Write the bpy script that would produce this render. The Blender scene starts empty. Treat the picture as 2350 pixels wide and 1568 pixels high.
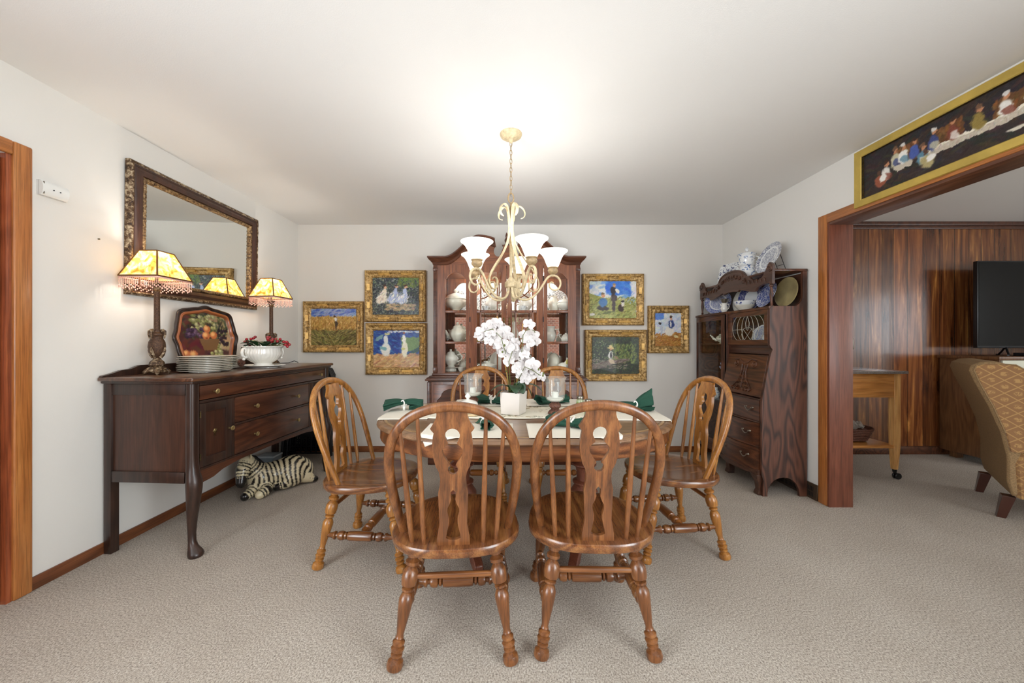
import bpy, bmesh, math, random
import numpy as np
from mathutils import Vector, Matrix
from math import pi, sin, cos, radians, sqrt, atan2
random.seed(7)
SC = bpy.context.scene
COL = SC.collection

# ------------------------------------------------------------------ camera
cam = bpy.data.cameras.new('camera'); cam_o = bpy.data.objects.new('camera', cam); COL.objects.link(cam_o)
cam_o.location = (0, 0, 1.18); cam_o.rotation_euler = (pi/2, 0, 0)
cam.sensor_width = 36; cam.lens = 820/2350*36
cam.shift_x = 7/2350; cam.shift_y = 1/2350
cam.clip_start = 0.05; cam.clip_end = 60
SC.camera = cam_o
SC.view_settings.view_transform = 'Standard'; SC.view_settings.look = 'None'
SC.view_settings.gamma = 1; SC.view_settings.use_curve_mapping = False
SC.view_settings.exposure = 0.5

def lin(c):
    out = []
    for v in c[:3]:
        v = v/255.0
        out.append(v/12.92 if v <= 0.04045 else ((v+0.055)/1.055)**2.4)
    return (out[0], out[1], out[2], 1.0)

# ------------------------------------------------------------------ world and daylight
W = bpy.data.worlds.new('world'); SC.world = W; W.use_nodes = True
W.node_tree.nodes['Background'].inputs[0].default_value = lin((215, 228, 245))
W.node_tree.nodes['Background'].inputs[1].default_value = 1.2

def area(name, loc, rot, sx, sy, power, col=(1, 1, 1)):
    l = bpy.data.lights.new(name, 'AREA'); l.shape = 'RECTANGLE'; l.size = sx; l.size_y = sy
    l.energy = power; l.color = col
    o = bpy.data.objects.new(name, l); o.location = loc; o.rotation_euler = rot; COL.objects.link(o); return o
def point(name, loc, power, rad, col):
    l = bpy.data.lights.new(name, 'POINT'); l.energy = power; l.shadow_soft_size = rad; l.color = col
    o = bpy.data.objects.new(name, l); o.location = loc; COL.objects.link(o); return o
area('added_daylight_left', (-2.30, -1.05, 1.35), (pi/2, 0, -pi/2), 2.5, 1.7, 92, (0.88, 0.95, 1.0))  # added room light in an unseen window left of the camera
area('added_daylight_right', (2.33, -1.15, 1.35), (pi/2, 0, pi/2), 2.2, 1.7, 82, (0.88, 0.95, 1.0))  # its counterpart on the right, also added to light the room
area('daylight_den', (4.9, -2.63, 1.35), (pi/2, 0, 0), 2.8, 1.6, 55, (0.93, 0.97, 1.0))
area('daylight_den_side', (7.14, 0.62, 1.5), (pi/2, 0, pi/2), 1.15, 1.1, 26, (0.93, 0.97, 1.0))
LAMP_W = 13.0; CHAND_W = 1.9

# ------------------------------------------------------------------ mesh builder
class MB:
    def __init__(s): s.bm = bmesh.new(); s.cols = None
    def quadmesh(s, pts, faces):
        vs = [s.bm.verts.new(p) for p in pts]
        for f in faces:
            try: s.bm.faces.new([vs[i] for i in f])
            except ValueError: pass
        return vs
    def box(s, x0, x1, y0, y1, z0, z1, bev=0, m=None, seg=2):
        r = bmesh.ops.create_cube(s.bm, size=1.0)
        vs = r['verts']
        for v in vs:
            v.co = Vector((x0+(v.co.x+.5)*(x1-x0), y0+(v.co.y+.5)*(y1-y0), z0+(v.co.z+.5)*(z1-z0)))
        if bev:
            es = list({e for v in vs for e in v.link_edges})
            rr = bmesh.ops.bevel(s.bm, geom=es, offset=bev, segments=seg, affect='EDGES', profile=.5)
            vs = list({v for f in rr['faces'] for v in f.verts} | {v for v in vs if v.is_valid})
        if m is not None:
            for v in vs: v.co = m @ v.co
        return vs
    def hexa(s, p):   # 8 points: bottom 4 ccw, top 4 ccw
        return s.quadmesh(p, [(3, 2, 1, 0), (4, 5, 6, 7), (0, 1, 5, 4), (1, 2, 6, 5), (2, 3, 7, 6), (3, 0, 4, 7)])
    def lathe(s, prof, p0=(0, 0, 0), p1=None, seg=20, sx=1, sy=1, nrib=0, rib=0, cap=True):
        p0 = Vector(p0)
        if p1 is None: ax = Vector((0, 0, 1)); L = 1
        else:
            ax = Vector(p1)-p0; L = ax.length; ax.normalize()
        if abs(ax.z) > .999: u = Vector((1, 0, 0)); v = Vector((0, 1, 0))
        else:
            u = ax.cross(Vector((0, 0, 1))).normalized(); v = u.cross(ax)*-1
        rings = []
        for r, h in prof:
            ring = []
            for i in range(seg):
                a = 2*pi*i/seg
                rr = r*(1+rib*cos(nrib*a)) if nrib else r
                ring.append(s.bm.verts.new(p0+ax*(h*L)+u*(rr*sx*cos(a))+v*(rr*sy*sin(a))))
            rings.append(ring)
        for a, b in zip(rings[:-1], rings[1:]):
            for i in range(seg):
                j = (i+1) % seg
                s.bm.faces.new((a[i], a[j], b[j], b[i]))
        if cap:
            if prof[0][0] > 1e-4: s.bm.faces.new(rings[0][::-1])
            if prof[-1][0] > 1e-4: s.bm.faces.new(rings[-1])
        return rings
    def tube(s, pts, r=.01, seg=8, wt=None, closed=False, up=None):
        """sweep a circle (radius r, number or list) or an ellipse wt=(half width along up x tangent, half thickness)"""
        pts = [Vector(p) for p in pts]; n = len(pts)
        T = []
        for i in range(n):
            if closed: t = pts[(i+1) % n]-pts[i-1]
            else: t = pts[min(i+1, n-1)]-pts[max(i-1, 0)]
            T.append(t.normalized() if t.length > 1e-9 else Vector((0, 0, 1)))
        if up is not None: N0 = Vector(up)
        else:
            N0 = Vector((0, 0, 1)) if abs(T[0].z) < .9 else Vector((1, 0, 0))
        N0 = (N0-T[0]*N0.dot(T[0])).normalized()
        rings = []; Nn = N0
        for i in range(n):
            if up is not None:
                U = Vector(up); q = U-T[i]*U.dot(T[i])
                Nn = q.normalized() if q.length > 1e-4 else Nn
            else:
                Nn = (Nn-T[i]*Nn.dot(T[i])).normalized()
            B = T[i].cross(Nn)
            rr = r[i] if isinstance(r, (list, tuple)) else r
            a_, b_ = (wt if wt else (1, 1))
            ring = []
            for k in range(seg):
                a = 2*pi*k/seg + (pi/seg)
                ring.append(s.bm.verts.new(pts[i]+Nn*(cos(a)*rr*a_)+B*(sin(a)*rr*b_)))
            rings.append(ring)
        m = n if closed else n-1
        for i in range(m):
            A = rings[i]; Bq = rings[(i+1) % n]
            for k in range(seg):
                j = (k+1) % seg
                s.bm.faces.new((A[k], A[j], Bq[j], Bq[k]))
        if not closed:
            s.bm.faces.new(rings[0][::-1]); s.bm.faces.new(rings[-1])
        return rings
    def prism(s, outline, holes, w0, w1, xf=None):
        """2d polygon with holes, thick from w0 to w1; xf(u,v,w)->xyz"""
        if xf is None: xf = lambda u, v, w: (u, v, w)
        loops = [outline]+list(holes)
        A = []; edges = []
        for lp in loops:
            vs = [s.bm.verts.new((p[0], p[1], 0)) for p in lp]; A.append(vs)
            for i in range(len(vs)): edges.append(s.bm.edges.new((vs[i], vs[(i+1) % len(vs)])))
        r = bmesh.ops.triangle_fill(s.bm, use_beauty=True, use_dissolve=False, edges=edges)
        fs = [g for g in r['geom'] if isinstance(g, bmesh.types.BMFace)]
        cp = {}
        for lp in A:
            for v in lp: cp[v] = s.bm.verts.new(xf(v.co.x, v.co.y, w1))
        for f in fs:
            s.bm.faces.new([cp[v] for v in f.verts])
        for lp in A:
            n = len(lp)
            for i in range(n):
                a, b = lp[i], lp[(i+1) % n]
                s.bm.faces.new((a, b, cp[b], cp[a]))
        for v in list(cp): v.co = Vector(xf(v.co.x, v.co.y, w0))
    def grid(s, nu, nv, fn, closed_u=False, closed_v=False):
        vs = [[s.bm.verts.new(fn(i/(nu if closed_u else nu-1), j/(nv if closed_v else nv-1))) for j in range(nv)] for i in range(nu)]
        for i in range(nu if closed_u else nu-1):
            for j in range(nv if closed_v else nv-1):
                s.bm.faces.new((vs[i][j], vs[(i+1) % nu][j], vs[(i+1) % nu][(j+1) % nv], vs[i][(j+1) % nv]))
        return vs
    def sphere(s, c, r, seg=10, rings=7, sx=1, sy=1, sz=1):
        prof = [(r*sin(pi*k/rings), -r*cos(pi*k/rings)) for k in range(1, rings)]
        prof = [(r*.03, -r)]+prof+[(r*.03, r)]
        c = Vector(c)
        rg = s.lathe([(a, b*sz) for a, b in prof], p0=c, seg=seg, sx=sx, sy=sy)
        return rg
    def sweepframe(s, w, h, prof, xf, nl=1, disp=None, arc=None):
        """mitred moulding round a w x h rectangle; prof = [(inward distance, height)], xf(u,v,hh)->xyz"""
        cs = [(-w/2, -h/2), (w/2, -h/2), (w/2, h/2), (-w/2, h/2)]
        ds = [(1, 1), (-1, 1), (-1, -1), (1, -1)]
        rings = []
        for k in range(4):
            a, b = cs[k], cs[(k+1) % 4]; da, db = ds[k], ds[(k+1) % 4]
            for i in range(nl):
                t = i/nl; ring = []
                for q, (d, hh) in enumerate(prof):
                    u = (a[0]+da[0]*d)*(1-t)+(b[0]+db[0]*d)*t
                    v = (a[1]+da[1]*d)*(1-t)+(b[1]+db[1]*d)*t
                    dh = disp(k, t, q, u, v) if disp else 0
                    ring.append(s.bm.verts.new(xf(u, v, hh+dh)))
                rings.append(ring)
        n = len(rings); m = len(prof)
        for i in range(n):
            for j in range(m-1):
                A, B = rings[i], rings[(i+1) % n]
                s.bm.faces.new((A[j], B[j], B[j+1], A[j+1]))
    def build(s, name, mat, parent=None, ang=38, smooth=True, bevel=0, sub=0, solid=0):
        bmesh.ops.recalc_face_normals(s.bm, faces=s.bm.faces[:])
        if smooth:
            lim = radians(ang)
            for f in s.bm.faces: f.smooth = True
            for e in s.bm.edges:
                if len(e.link_faces) == 2:
                    e.smooth = e.calc_face_angle(0) < lim
        me = bpy.data.meshes.new(name); s.bm.to_mesh(me); s.bm.free()
        o = bpy.data.objects.new(name, me); COL.objects.link(o)
        if mat is not None: me.materials.append(mat)
        if parent is not None: o.parent = parent
        if bevel:
            b = o.modifiers.new('bevel', 'BEVEL'); b.width = bevel; b.segments = 2; b.limit_method = 'ANGLE'; b.angle_limit = radians(50)
        if solid:
            q = o.modifiers.new('solid', 'SOLIDIFY'); q.thickness = solid; q.offset = 0
        if sub:
            q = o.modifiers.new('sub', 'SUBSURF'); q.levels = sub; q.render_levels = sub
        return o

def thing(name, label, cat, loc=(0, 0, 0), rotz=0, group=None):
    o = bpy.data.objects.new(name, None); COL.objects.link(o); o.empty_display_size = .05
    o.location = loc; o.rotation_euler = (0, 0, rotz)
    o['label'] = label; o['category'] = cat
    if group: o['group'] = group
    return o
def tag(o, label, cat, group=None):
    o['label'] = label; o['category'] = cat
    if group: o['group'] = group
    return o
def struct(o):
    o['kind'] = 'structure'; return o
def dup(root, loc=None, rotz=None, label=None, parent=None):
    c = root.copy(); COL.objects.link(c)
    if parent is not None:
        mpi = c.matrix_parent_inverse.copy(); c.parent = parent; c.matrix_parent_inverse = mpi
    if loc is not None: c.location = loc
    if rotz is not None: c.rotation_euler = (0, 0, rotz)
    if label: c['label'] = label
    for ch in [q for q in KIDS.get(root.name, [])]:
        k = dup(ch, parent=c); 
    KIDS[c.name] = [q for q in COL.objects if q.parent == c]
    return c
KIDS = {}
def snap(root):     # remember the children before copying
    for o in list(COL.objects):
        if o.parent is not None: KIDS.setdefault(o.parent.name, [])
    KIDS[root.name] = [q for q in COL.objects if q.parent == root]
    for q in KIDS[root.name]: KIDS[q.name] = [k for k in COL.objects if k.parent == q]

# ------------------------------------------------------------------ materials
def nmat(name):
    m = bpy.data.materials.new(name); m.use_nodes = True
    return m, m.node_tree, m.node_tree.nodes['Principled BSDF']
def nd(nt, t, **kw):
    n = nt.nodes.new(t)
    for k, v in kw.items(): setattr(n, k, v)
    return n
def coords(nt, scale=(1, 1, 1), kind='Object', rot=(0, 0, 0)):
    tc = nd(nt, 'ShaderNodeTexCoord'); mp = nd(nt, 'ShaderNodeMapping')
    mp.inputs['Scale'].default_value = scale; mp.inputs['Rotation'].default_value = rot
    nt.links.new(tc.outputs[kind], mp.inputs['Vector']); return mp.outputs['Vector']
def noise(nt, vec, scale, detail=4, rough=.55, dist=0):
    n = nd(nt, 'ShaderNodeTexNoise'); n.inputs['Scale'].default_value = scale
    n.inputs['Detail'].default_value = detail; n.inputs['Roughness'].default_value = rough
    n.inputs['Distortion'].default_value = dist
    nt.links.new(vec, n.inputs['Vector']); return n.outputs['Fac']
def ramp(nt, fac, stops):
    r = nd(nt, 'ShaderNodeValToRGB'); e = r.color_ramp.elements
    while len(e) < len(stops): e.new(.5)
    for el, (p, c) in zip(e, stops): el.position = p; el.color = c
    nt.links.new(fac, r.inputs[0]); return r.outputs[0]
def mixc(nt, f, a, b, mode='MIX'):
    m = nd(nt, 'ShaderNodeMix', data_type='RGBA', blend_type=mode)
    if isinstance(f, (int, float)): m.inputs[0].default_value = f
    else: nt.links.new(f, m.inputs[0])
    for v, i in ((a, 6), (b, 7)):
        if isinstance(v, tuple): m.inputs[i].default_value = v
        else: nt.links.new(v, m.inputs[i])
    return m.outputs[2]
def bump(nt, b, h, strength=.3, dist=.01):
    n = nd(nt, 'ShaderNodeBump'); n.inputs['Strength'].default_value = strength; n.inputs['Distance'].default_value = dist
    nt.links.new(h, n.inputs['Height']); nt.links.new(n.outputs[0], b.inputs['Normal'])
def plain(name, c, rough=.5, metal=0, spec=.5, bmp=0, bs=60, coat=0, var=0):
    m, nt, b = nmat(name)
    b.inputs['Base Color'].default_value = lin(c); b.inputs['Roughness'].default_value = rough
    b.inputs['Metallic'].default_value = metal; b.inputs['Specular IOR Level'].default_value = spec
    b.inputs['Coat Weight'].default_value = coat
    if bmp or var:
        f = noise(nt, coords(nt), bs)
        if bmp: bump(nt, b, f, bmp, .004)
        if var:
            c2 = tuple(max(0, v*(1-var)) for v in c); c3 = tuple(min(255, v*(1+var)) for v in c)
            nt.links.new(ramp(nt, f, [(.3, lin(c2)), (.7, lin(c3))]), b.inputs['Base Color'])
    return m
def wood(name, dark, mid, light, axis='z', rough=.35, scale=1, coat=.2, contrast=1, cath=.5):
    m, nt, b = nmat(name)
    s = {'x': (1.2, 14, 14), 'y': (14, 1.2, 14), 'z': (14, 14, 1.2)}[axis]
    s = tuple(v*scale for v in s)
    v = coords(nt, s)
    n1 = noise(nt, v, 2.2, 6, .6, .8)
    s2 = {'x': (1.0, 6, 6), 'y': (6, 1.0, 6), 'z': (6, 6, 1.0)}[axis]
    v2 = coords(nt, tuple(q*scale for q in s2))
    n0 = noise(nt, v2, 1.1, 1, .4, .25)
    mu = nd(nt, 'ShaderNodeMath', operation='MULTIPLY'); nt.links.new(n0, mu.inputs[0]); mu.inputs[1].default_value = 55
    sn = nd(nt, 'ShaderNodeMath', operation='SINE'); nt.links.new(mu.outputs[0], sn.inputs[0])
    wv = nd(nt, 'ShaderNodeMapRange'); nt.links.new(sn.outputs[0], wv.inputs[0]); wv.inputs[1].default_value = -1
    mx = nd(nt, 'ShaderNodeMix', data_type='FLOAT'); mx.inputs[0].default_value = cath
    nt.links.new(n1, mx.inputs[2]); nt.links.new(wv.outputs[0], mx.inputs[3])
    k = .5/contrast
    c = ramp(nt, mx.outputs[0], [(max(0, .5-k*.62), lin(dark)), (.5, lin(mid)), (min(1, .5+k*.62), lin(light))])
    s3 = {'x': (2, 90, 90), 'y': (90, 2, 90), 'z': (90, 90, 2)}[axis]
    n3 = noise(nt, coords(nt, tuple(q*scale for q in s3)), 2.6, 3, .6)
    c = mixc(nt, .5, c, ramp(nt, n3, [(.36, (.28, .26, .25, 1)), (.56, (1, 1, 1, 1))]), 'MULTIPLY')
    nt.links.new(c, b.inputs['Base Color'])
    b.inputs['Roughness'].default_value = rough; b.inputs['Coat Weight'].default_value = coat
    b.inputs['Coat Roughness'].default_value = .2
    bump(nt, b, n3, .12, .002)
    return m
M = {}
M['wall'] = plain('painted_wall', (226, 223, 217), .85, bmp=.06, bs=140)
M['ceiling'] = plain('ceiling_paint', (232, 231, 229), .9, bmp=.12, bs=220)
def carpet():
    m, nt, b = nmat('carpet')
    v = coords(nt)
    big = noise(nt, v, 2.2, 4, .55, .4)
    tuft = nd(nt, 'ShaderNodeTexVoronoi'); tuft.inputs['Scale'].default_value = 150
    wv = coords(nt, (1, .75, 1), rot=(0, 0, .5)); nt.links.new(wv, tuft.inputs['Vector'])
    fine = noise(nt, coords(nt, (1, .8, 1)), 170, 4, .8)
    c = ramp(nt, fine, [(.34, lin((126, 111, 97))), (.5, lin((218, 204, 187))), (.64, lin((254, 248, 238)))])
    c = mixc(nt, .5, c, ramp(nt, big, [(.35, (.84, .81, .78, 1)), (.62, (1, 1, 1, 1))]), 'MULTIPLY')
    c = mixc(nt, .3, c, ramp(nt, tuft.outputs['Distance'], [(0, (1, 1, 1, 1)), (.8, (.6, .57, .54, 1))]), 'MULTIPLY')
    nt.links.new(c, b.inputs['Base Color']); b.inputs['Roughness'].default_value = 1
    b.inputs['Specular IOR Level'].default_value = .1
    b.inputs['Sheen Weight'].default_value = .15
    bump(nt, b, fine, .9, .012)
    return m
M['carpet'] = carpet()
# chair oak, uprights in the shaded tone of the near chair backs
M['oak_z'] = wood('oak_upright', (68, 38, 20), (122, 74, 39), (154, 102, 58), 'z', .3, coat=.35, cath=.2)
M['oak_x'] = wood('oak_crosswise', (68, 38, 20), (122, 74, 39), (154, 102, 58), 'x', .3, coat=.35, cath=.2)
M['oak_y'] = wood('oak_seat', (72, 40, 21), (120, 73, 40), (158, 108, 60), 'y', .22, coat=.5, cath=.25)
M['table_wood'] = wood('table_walnut', (92, 66, 46), (138, 104, 76), (164, 130, 98), 'x', .3, scale=.8, coat=.4, cath=.2)
M['table_apron'] = wood('table_apron', (78, 42, 20), (122, 70, 36), (152, 94, 52), 'x', .3, coat=.3)
M['table_rim'] = wood('table_rim', (140, 100, 60), (184, 146, 96), (206, 172, 122), 'x', .3, coat=.3, cath=.1)
M['maho_y'] = wood('mahogany_length', (54, 28, 18), (80, 44, 27), (100, 58, 36), 'y', .35, coat=.3, cath=.3)
M['maho_z'] = wood('mahogany_upright', (48, 27, 18), (68, 39, 26), (86, 52, 36), 'z', .38, coat=.2, cath=.12)
M['maho_dark'] = wood('mahogany_dark', (32, 20, 15), (52, 32, 23), (70, 44, 32), 'z', .4, coat=.2, cath=.2)
M['maho_top'] = wood('mahogany_top', (50, 30, 20), (84, 52, 34), (116, 78, 52), 'y', .28, coat=.4, cath=.3)
M['cherry_z'] = wood('cherry_upright', (84, 42, 20), (126, 70, 38), (152, 92, 52), 'z', .3, coat=.3, cath=.15)
M['cherry_x'] = wood('cherry_crosswise', (84, 42, 20), (124, 68, 36), (150, 90, 50), 'x', .3, coat=.3, cath=.2)
M['cherry_dark'] = wood('cherry_moulding', (56, 30, 18), (90, 50, 32), (116, 70, 46), 'x', .3, coat=.3, cath=.2)
M['fumed_z'] = wood('fumed_oak_side', (50, 29, 20), (88, 52, 37), (108, 67, 49), 'z', .5, scale=1.3, contrast=1.0, coat=.08, cath=.5)
M['fumed_y'] = wood('fumed_oak_front', (48, 26, 15), (88, 50, 30), (118, 70, 42), 'y', .38, coat=.2, cath=.3)
M['fumed_dark'] = wood('fumed_oak_dark', (44, 27, 19), (78, 48, 34), (102, 68, 50), 'y', .4, coat=.2, cath=.1)
M['casing'] = wood('casing_fir', (150, 86, 38), (178, 110, 54), (196, 132, 72), 'z', .35, coat=.3, cath=.06)
M['casing_y'] = wood('casing_fir_head', (150, 86, 38), (178, 110, 54), (196, 132, 72), 'y', .35, coat=.3, cath=.06)
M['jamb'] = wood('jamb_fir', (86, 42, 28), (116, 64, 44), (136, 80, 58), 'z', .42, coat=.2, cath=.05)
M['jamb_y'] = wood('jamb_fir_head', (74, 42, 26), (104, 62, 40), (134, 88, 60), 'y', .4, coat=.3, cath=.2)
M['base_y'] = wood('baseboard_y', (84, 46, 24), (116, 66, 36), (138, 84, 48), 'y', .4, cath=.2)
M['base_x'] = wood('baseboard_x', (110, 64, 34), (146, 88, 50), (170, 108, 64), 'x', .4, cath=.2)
M['door'] = wood('door_slab', (120, 58, 32), (154, 80, 46), (178, 100, 60), 'z', .35, coat=.2, cath=.2)
def panelling():
    m, nt, b = nmat('wall_panelling')
    tc = nd(nt, 'ShaderNodeTexCoord')
    sep = nd(nt, 'ShaderNodeSeparateXYZ'); nt.links.new(tc.outputs['Object'], sep.inputs[0])
    # plank id from x
    vor = nd(nt, 'ShaderNodeTexVoronoi', voronoi_dimensions='1D'); vor.inputs['Scale'].default_value = 6.6
    vor.inputs['Randomness'].default_value = .75
    nt.links.new(sep.outputs['X'], vor.inputs['W'])
    ed = nd(nt, 'ShaderNodeTexVoronoi', voronoi_dimensions='1D', feature='DISTANCE_TO_EDGE'); ed.inputs['Scale'].default_value = 6.6
    ed.inputs['Randomness'].default_value = .75
    nt.links.new(sep.outputs['X'], ed.inputs['W'])
    v = coords(nt, (9, 9, .6)); n1 = noise(nt, v, 2, 6, .6, 1.2)
    grain = ramp(nt, n1, [(.3, lin((64, 34, 17))), (.47, lin((112, 64, 34))), (.6, lin((146, 92, 50))), (.74, lin((210, 148, 78)))])
    tone = ramp(nt, vor.outputs['Color'], [(.2, (.42, .38, .36, 1)), (.5, (.8, .76, .72, 1)), (.8, (1.3, 1.22, 1.15, 1))])
    c = mixc(nt, .9, grain, tone, 'MULTIPLY')
    line = nd(nt, 'ShaderNodeMath', operation='LESS_THAN'); nt.links.new(ed.outputs['Distance'], line.inputs[0]); line.inputs[1].default_value = .018
    c = mixc(nt, line.outputs[0], c, (.012, .007, .005, 1))
    nt.links.new(c, b.inputs['Base Color']); b.inputs['Roughness'].default_value = .22
    b.inputs['Coat Weight'].default_value = .5; b.inputs['Coat Roughness'].default_value = .12
    inv = nd(nt, 'ShaderNodeMath', operation='SUBTRACT'); inv.inputs[0].default_value = 1; nt.links.new(line.outputs[0], inv.inputs[1])
    bump(nt, b, inv.outputs[0], .5, .003)
    return m
M['panelling'] = panelling()
def gilt(name, dark, mid, light, sc=70, patina=.5):
    m, nt, b = nmat(name); v = coords(nt)
    n = noise(nt, v, sc, 5, .65, .6); n2 = noise(nt, v, 14, 3, .5)
    c = ramp(nt, n, [(.36, lin(dark)), (.5, lin(mid)), (.66, lin(light))])
    c = mixc(nt, patina, c, ramp(nt, n2, [(.4, (.55, .52, .45, 1)), (.6, (1, 1, 1, 1))]), 'MULTIPLY')
    nt.links.new(c, b.inputs['Base Color']); b.inputs['Metallic'].default_value = .35; b.inputs['Roughness'].default_value = .4
    bump(nt, b, n, .45, .006)
    return m
M['gilt'] = gilt('carved_gilt', (112, 86, 48), (184, 146, 86), (226, 194, 134), 48, .45)
M['gilt_flat'] = gilt('smooth_gilt', (204, 158, 84), (228, 184, 106), (244, 206, 132), 20, .2)
M['gold_paint'] = plain('gold_paint', (196, 168, 84), .42, .35, var=.08, bs=9)
M['antique'] = gilt('antique_bronze', (48, 32, 22), (104, 78, 52), (206, 188, 158), 55, .3)
M['bronze_rod'] = gilt('bronze_rod', (52, 34, 24), (82, 56, 38), (112, 82, 58), 160, .3)
M['chandelier'] = plain('antique_ivory_metal', (206, 188, 152), .45, .1, var=.1, bs=60, bmp=.15)
M['ivory_dark'] = plain('ivory_rubbed', (168, 144, 108), .45, .1, var=.14, bs=40, bmp=.15)
M['brass'] = plain('aged_brass', (186, 168, 120), .3, .9)
M['dark_brass'] = plain('dark_brass', (110, 94, 62), .35, .9, var=.2)
M['pewter'] = plain('pewter', (150, 144, 132), .3, .95)
M['white_china'] = plain('white_china', (240, 238, 230), .12, coat=.6, spec=.6)
M['cream_china'] = plain('cream_china', (236, 232, 218), .15, coat=.5)
M['plate_edge'] = plain('stoneware', (226, 220, 204), .2, coat=.4)
def bluewhite(name, sc=34, thr=.5, rimr=None, band=None, c1=(44, 66, 138), c0=(236, 238, 238), axis=None, cover=.08):
    """transfer-printed blue pattern; optional denser band between two radii (object space, around local z)"""
    m, nt, b = nmat(name); v = coords(nt)
    n = noise(nt, v, sc, 6, .7, 1.5)
    f = ramp(nt, n, [(thr-cover, (0, 0, 0, 1)), (thr+cover, (1, 1, 1, 1))])
    if band:
        tc = nd(nt, 'ShaderNodeTexCoord'); sp = nd(nt, 'ShaderNodeSeparateXYZ'); nt.links.new(tc.outputs['Object'], sp.inputs[0])
        cb = nd(nt, 'ShaderNodeCombineXYZ'); nt.links.new(sp.outputs['X'], cb.inputs[0]); nt.links.new(sp.outputs['Y'], cb.inputs[1])
        ln = nd(nt, 'ShaderNodeVectorMath', operation='LENGTH'); nt.links.new(cb.outputs[0], ln.inputs[0])
        g = nd(nt, 'ShaderNodeMapRange'); nt.links.new(ln.outputs['Value'], g.inputs[0])
        g.inputs[1].default_value = 0; g.inputs[2].default_value = band[-1][0]; 
        r = nd(nt, 'ShaderNodeValToRGB'); e = r.color_ramp.elements; r.color_ramp.interpolation = 'CONSTANT'
        while len(e) < len(band): e.new(.5)
        for el, (p, q) in zip(e, [(0, band[0][1])]+[(band[i-1][0]/band[-1][0], band[i][1]) for i in range(1, len(band))]):
            el.position = p; el.color = (q, q, q, 1)
        nt.links.new(g.outputs[0], r.inputs[0])
        f = mixc(nt, 1, f, r.outputs[0], 'MULTIPLY')
    c = mixc(nt, f, lin(c0), lin(c1))
    nt.links.new(c, b.inputs['Base Color']); b.inputs['Roughness'].default_value = .12; b.inputs['Coat Weight'].default_value = .5
    return m
M['bw_sparse'] = bluewhite('blue_sprig_china', 26, .58, cover=.02)
M['bw_dense'] = bluewhite('blue_willow_china', 60, .45, cover=.1)
M['bw_black'] = bluewhite('black_transfer_china', 60, .52, c1=(50, 52, 60), cover=.06)
M['green'] = plain('green_cloth', (24, 70, 54), .85, bmp=.2, bs=300, var=.1)
M['cream_cloth'] = plain('cream_cloth', (238, 232, 218), .9, bmp=.1, bs=400)
def runner():
    m, nt, b = nmat('printed_runner'); v = coords(nt)
    n = noise(nt, v, 9, 2, .4, 1.2); n2 = noise(nt, v, 45, 4, .7, 1)
    f = ramp(nt, n, [(.56, (0, 0, 0, 1)), (.6, (1, 1, 1, 1))]); g = ramp(nt, n2, [(.48, (0, 0, 0, 1)), (.56, (1, 1, 1, 1))])
    f = mixc(nt, 1, f, g, 'MULTIPLY')
    c2 = ramp(nt, noise(nt, v, 5, 1), [(.4, lin((120, 104, 98))), (.5, lin((176, 146, 90))), (.6, lin((110, 120, 96)))])
    nt.links.new(mixc(nt, f, lin((238, 232, 214)), c2), b.inputs['Base Color']); b.inputs['Roughness'].default_value = .9
    return m
M['runner'] = runner()
def glassy(name, tint=(1, 1, 1), a=0, rough=.02, dens=0):
    m, nt, b = nmat(name); nt.nodes.remove(b)
    tr = nd(nt, 'ShaderNodeBsdfTransparent'); tr.inputs[0].default_value = (*tint, 1)
    gl = nd(nt, 'ShaderNodeBsdfGlossy'); gl.inputs['Roughness'].default_value = rough
    fr = nd(nt, 'ShaderNodeFresnel'); fr.inputs[0].default_value = 1.45
    mul = nd(nt, 'ShaderNodeMath', operation='ADD'); nt.links.new(fr.outputs[0], mul.inputs[0]); mul.inputs[1].default_value = dens
    geo = nd(nt, 'ShaderNodeNewGeometry'); fb = nd(nt, 'ShaderNodeMath', operation='SUBTRACT'); fb.inputs[0].default_value = 1; nt.links.new(geo.outputs['Backfacing'], fb.inputs[1])
    m2 = nd(nt, 'ShaderNodeMath', operation='MULTIPLY'); nt.links.new(mul.outputs[0], m2.inputs[0]); nt.links.new(fb.outputs[0], m2.inputs[1])
    base = tr.outputs[0]
    if a:
        df = nd(nt, 'ShaderNodeBsdfDiffuse'); df.inputs[0].default_value = (.9, .9, .88, 1); m3 = nd(nt, 'ShaderNodeMixShader'); m3.inputs[0].default_value = a
        nt.links.new(tr.outputs[0], m3.inputs[1]); nt.links.new(df.outputs[0], m3.inputs[2]); base = m3.outputs[0]
    mx = nd(nt, 'ShaderNodeMixShader'); nt.links.new(m2.outputs[0], mx.inputs[0])
    nt.links.new(base, mx.inputs[1]); nt.links.new(gl.outputs[0], mx.inputs[2])
    nt.links.new(mx.outputs[0], nt.nodes['Material Output'].inputs[0]); return m
M['glass'] = glassy('clear_glass', (.97, .98, .97))
M['vase_glass'] = glassy('pressed_glass', (.97, .98, .97), a=.09, dens=.04, rough=.08)
M['green_glass'] = glassy('green_jar_glass', (.8, .9, .75), dens=.04, rough=.05)
M['bead'] = plain('pink_bead', (240, 190, 176), .15, coat=.6, spec=.8)
def mirror_m():
    m, nt, b = nmat('mirror_glass'); b.inputs['Metallic'].default_value = 1; b.inputs['Roughness'].default_value = .01
    b.inputs['Base Color'].default_value = (.84, .86, .83, 1); return m
M['mirror'] = mirror_m()
def emis(name, c, strength, base=(240, 240, 235)):
    m, nt, b = nmat(name); b.inputs['Base Color'].default_value = lin(base)
    b.inputs['Emission Color'].default_value = lin(c); b.inputs['Emission Strength'].default_value = strength
    b.inputs['Roughness'].default_value = .3; return m
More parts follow.
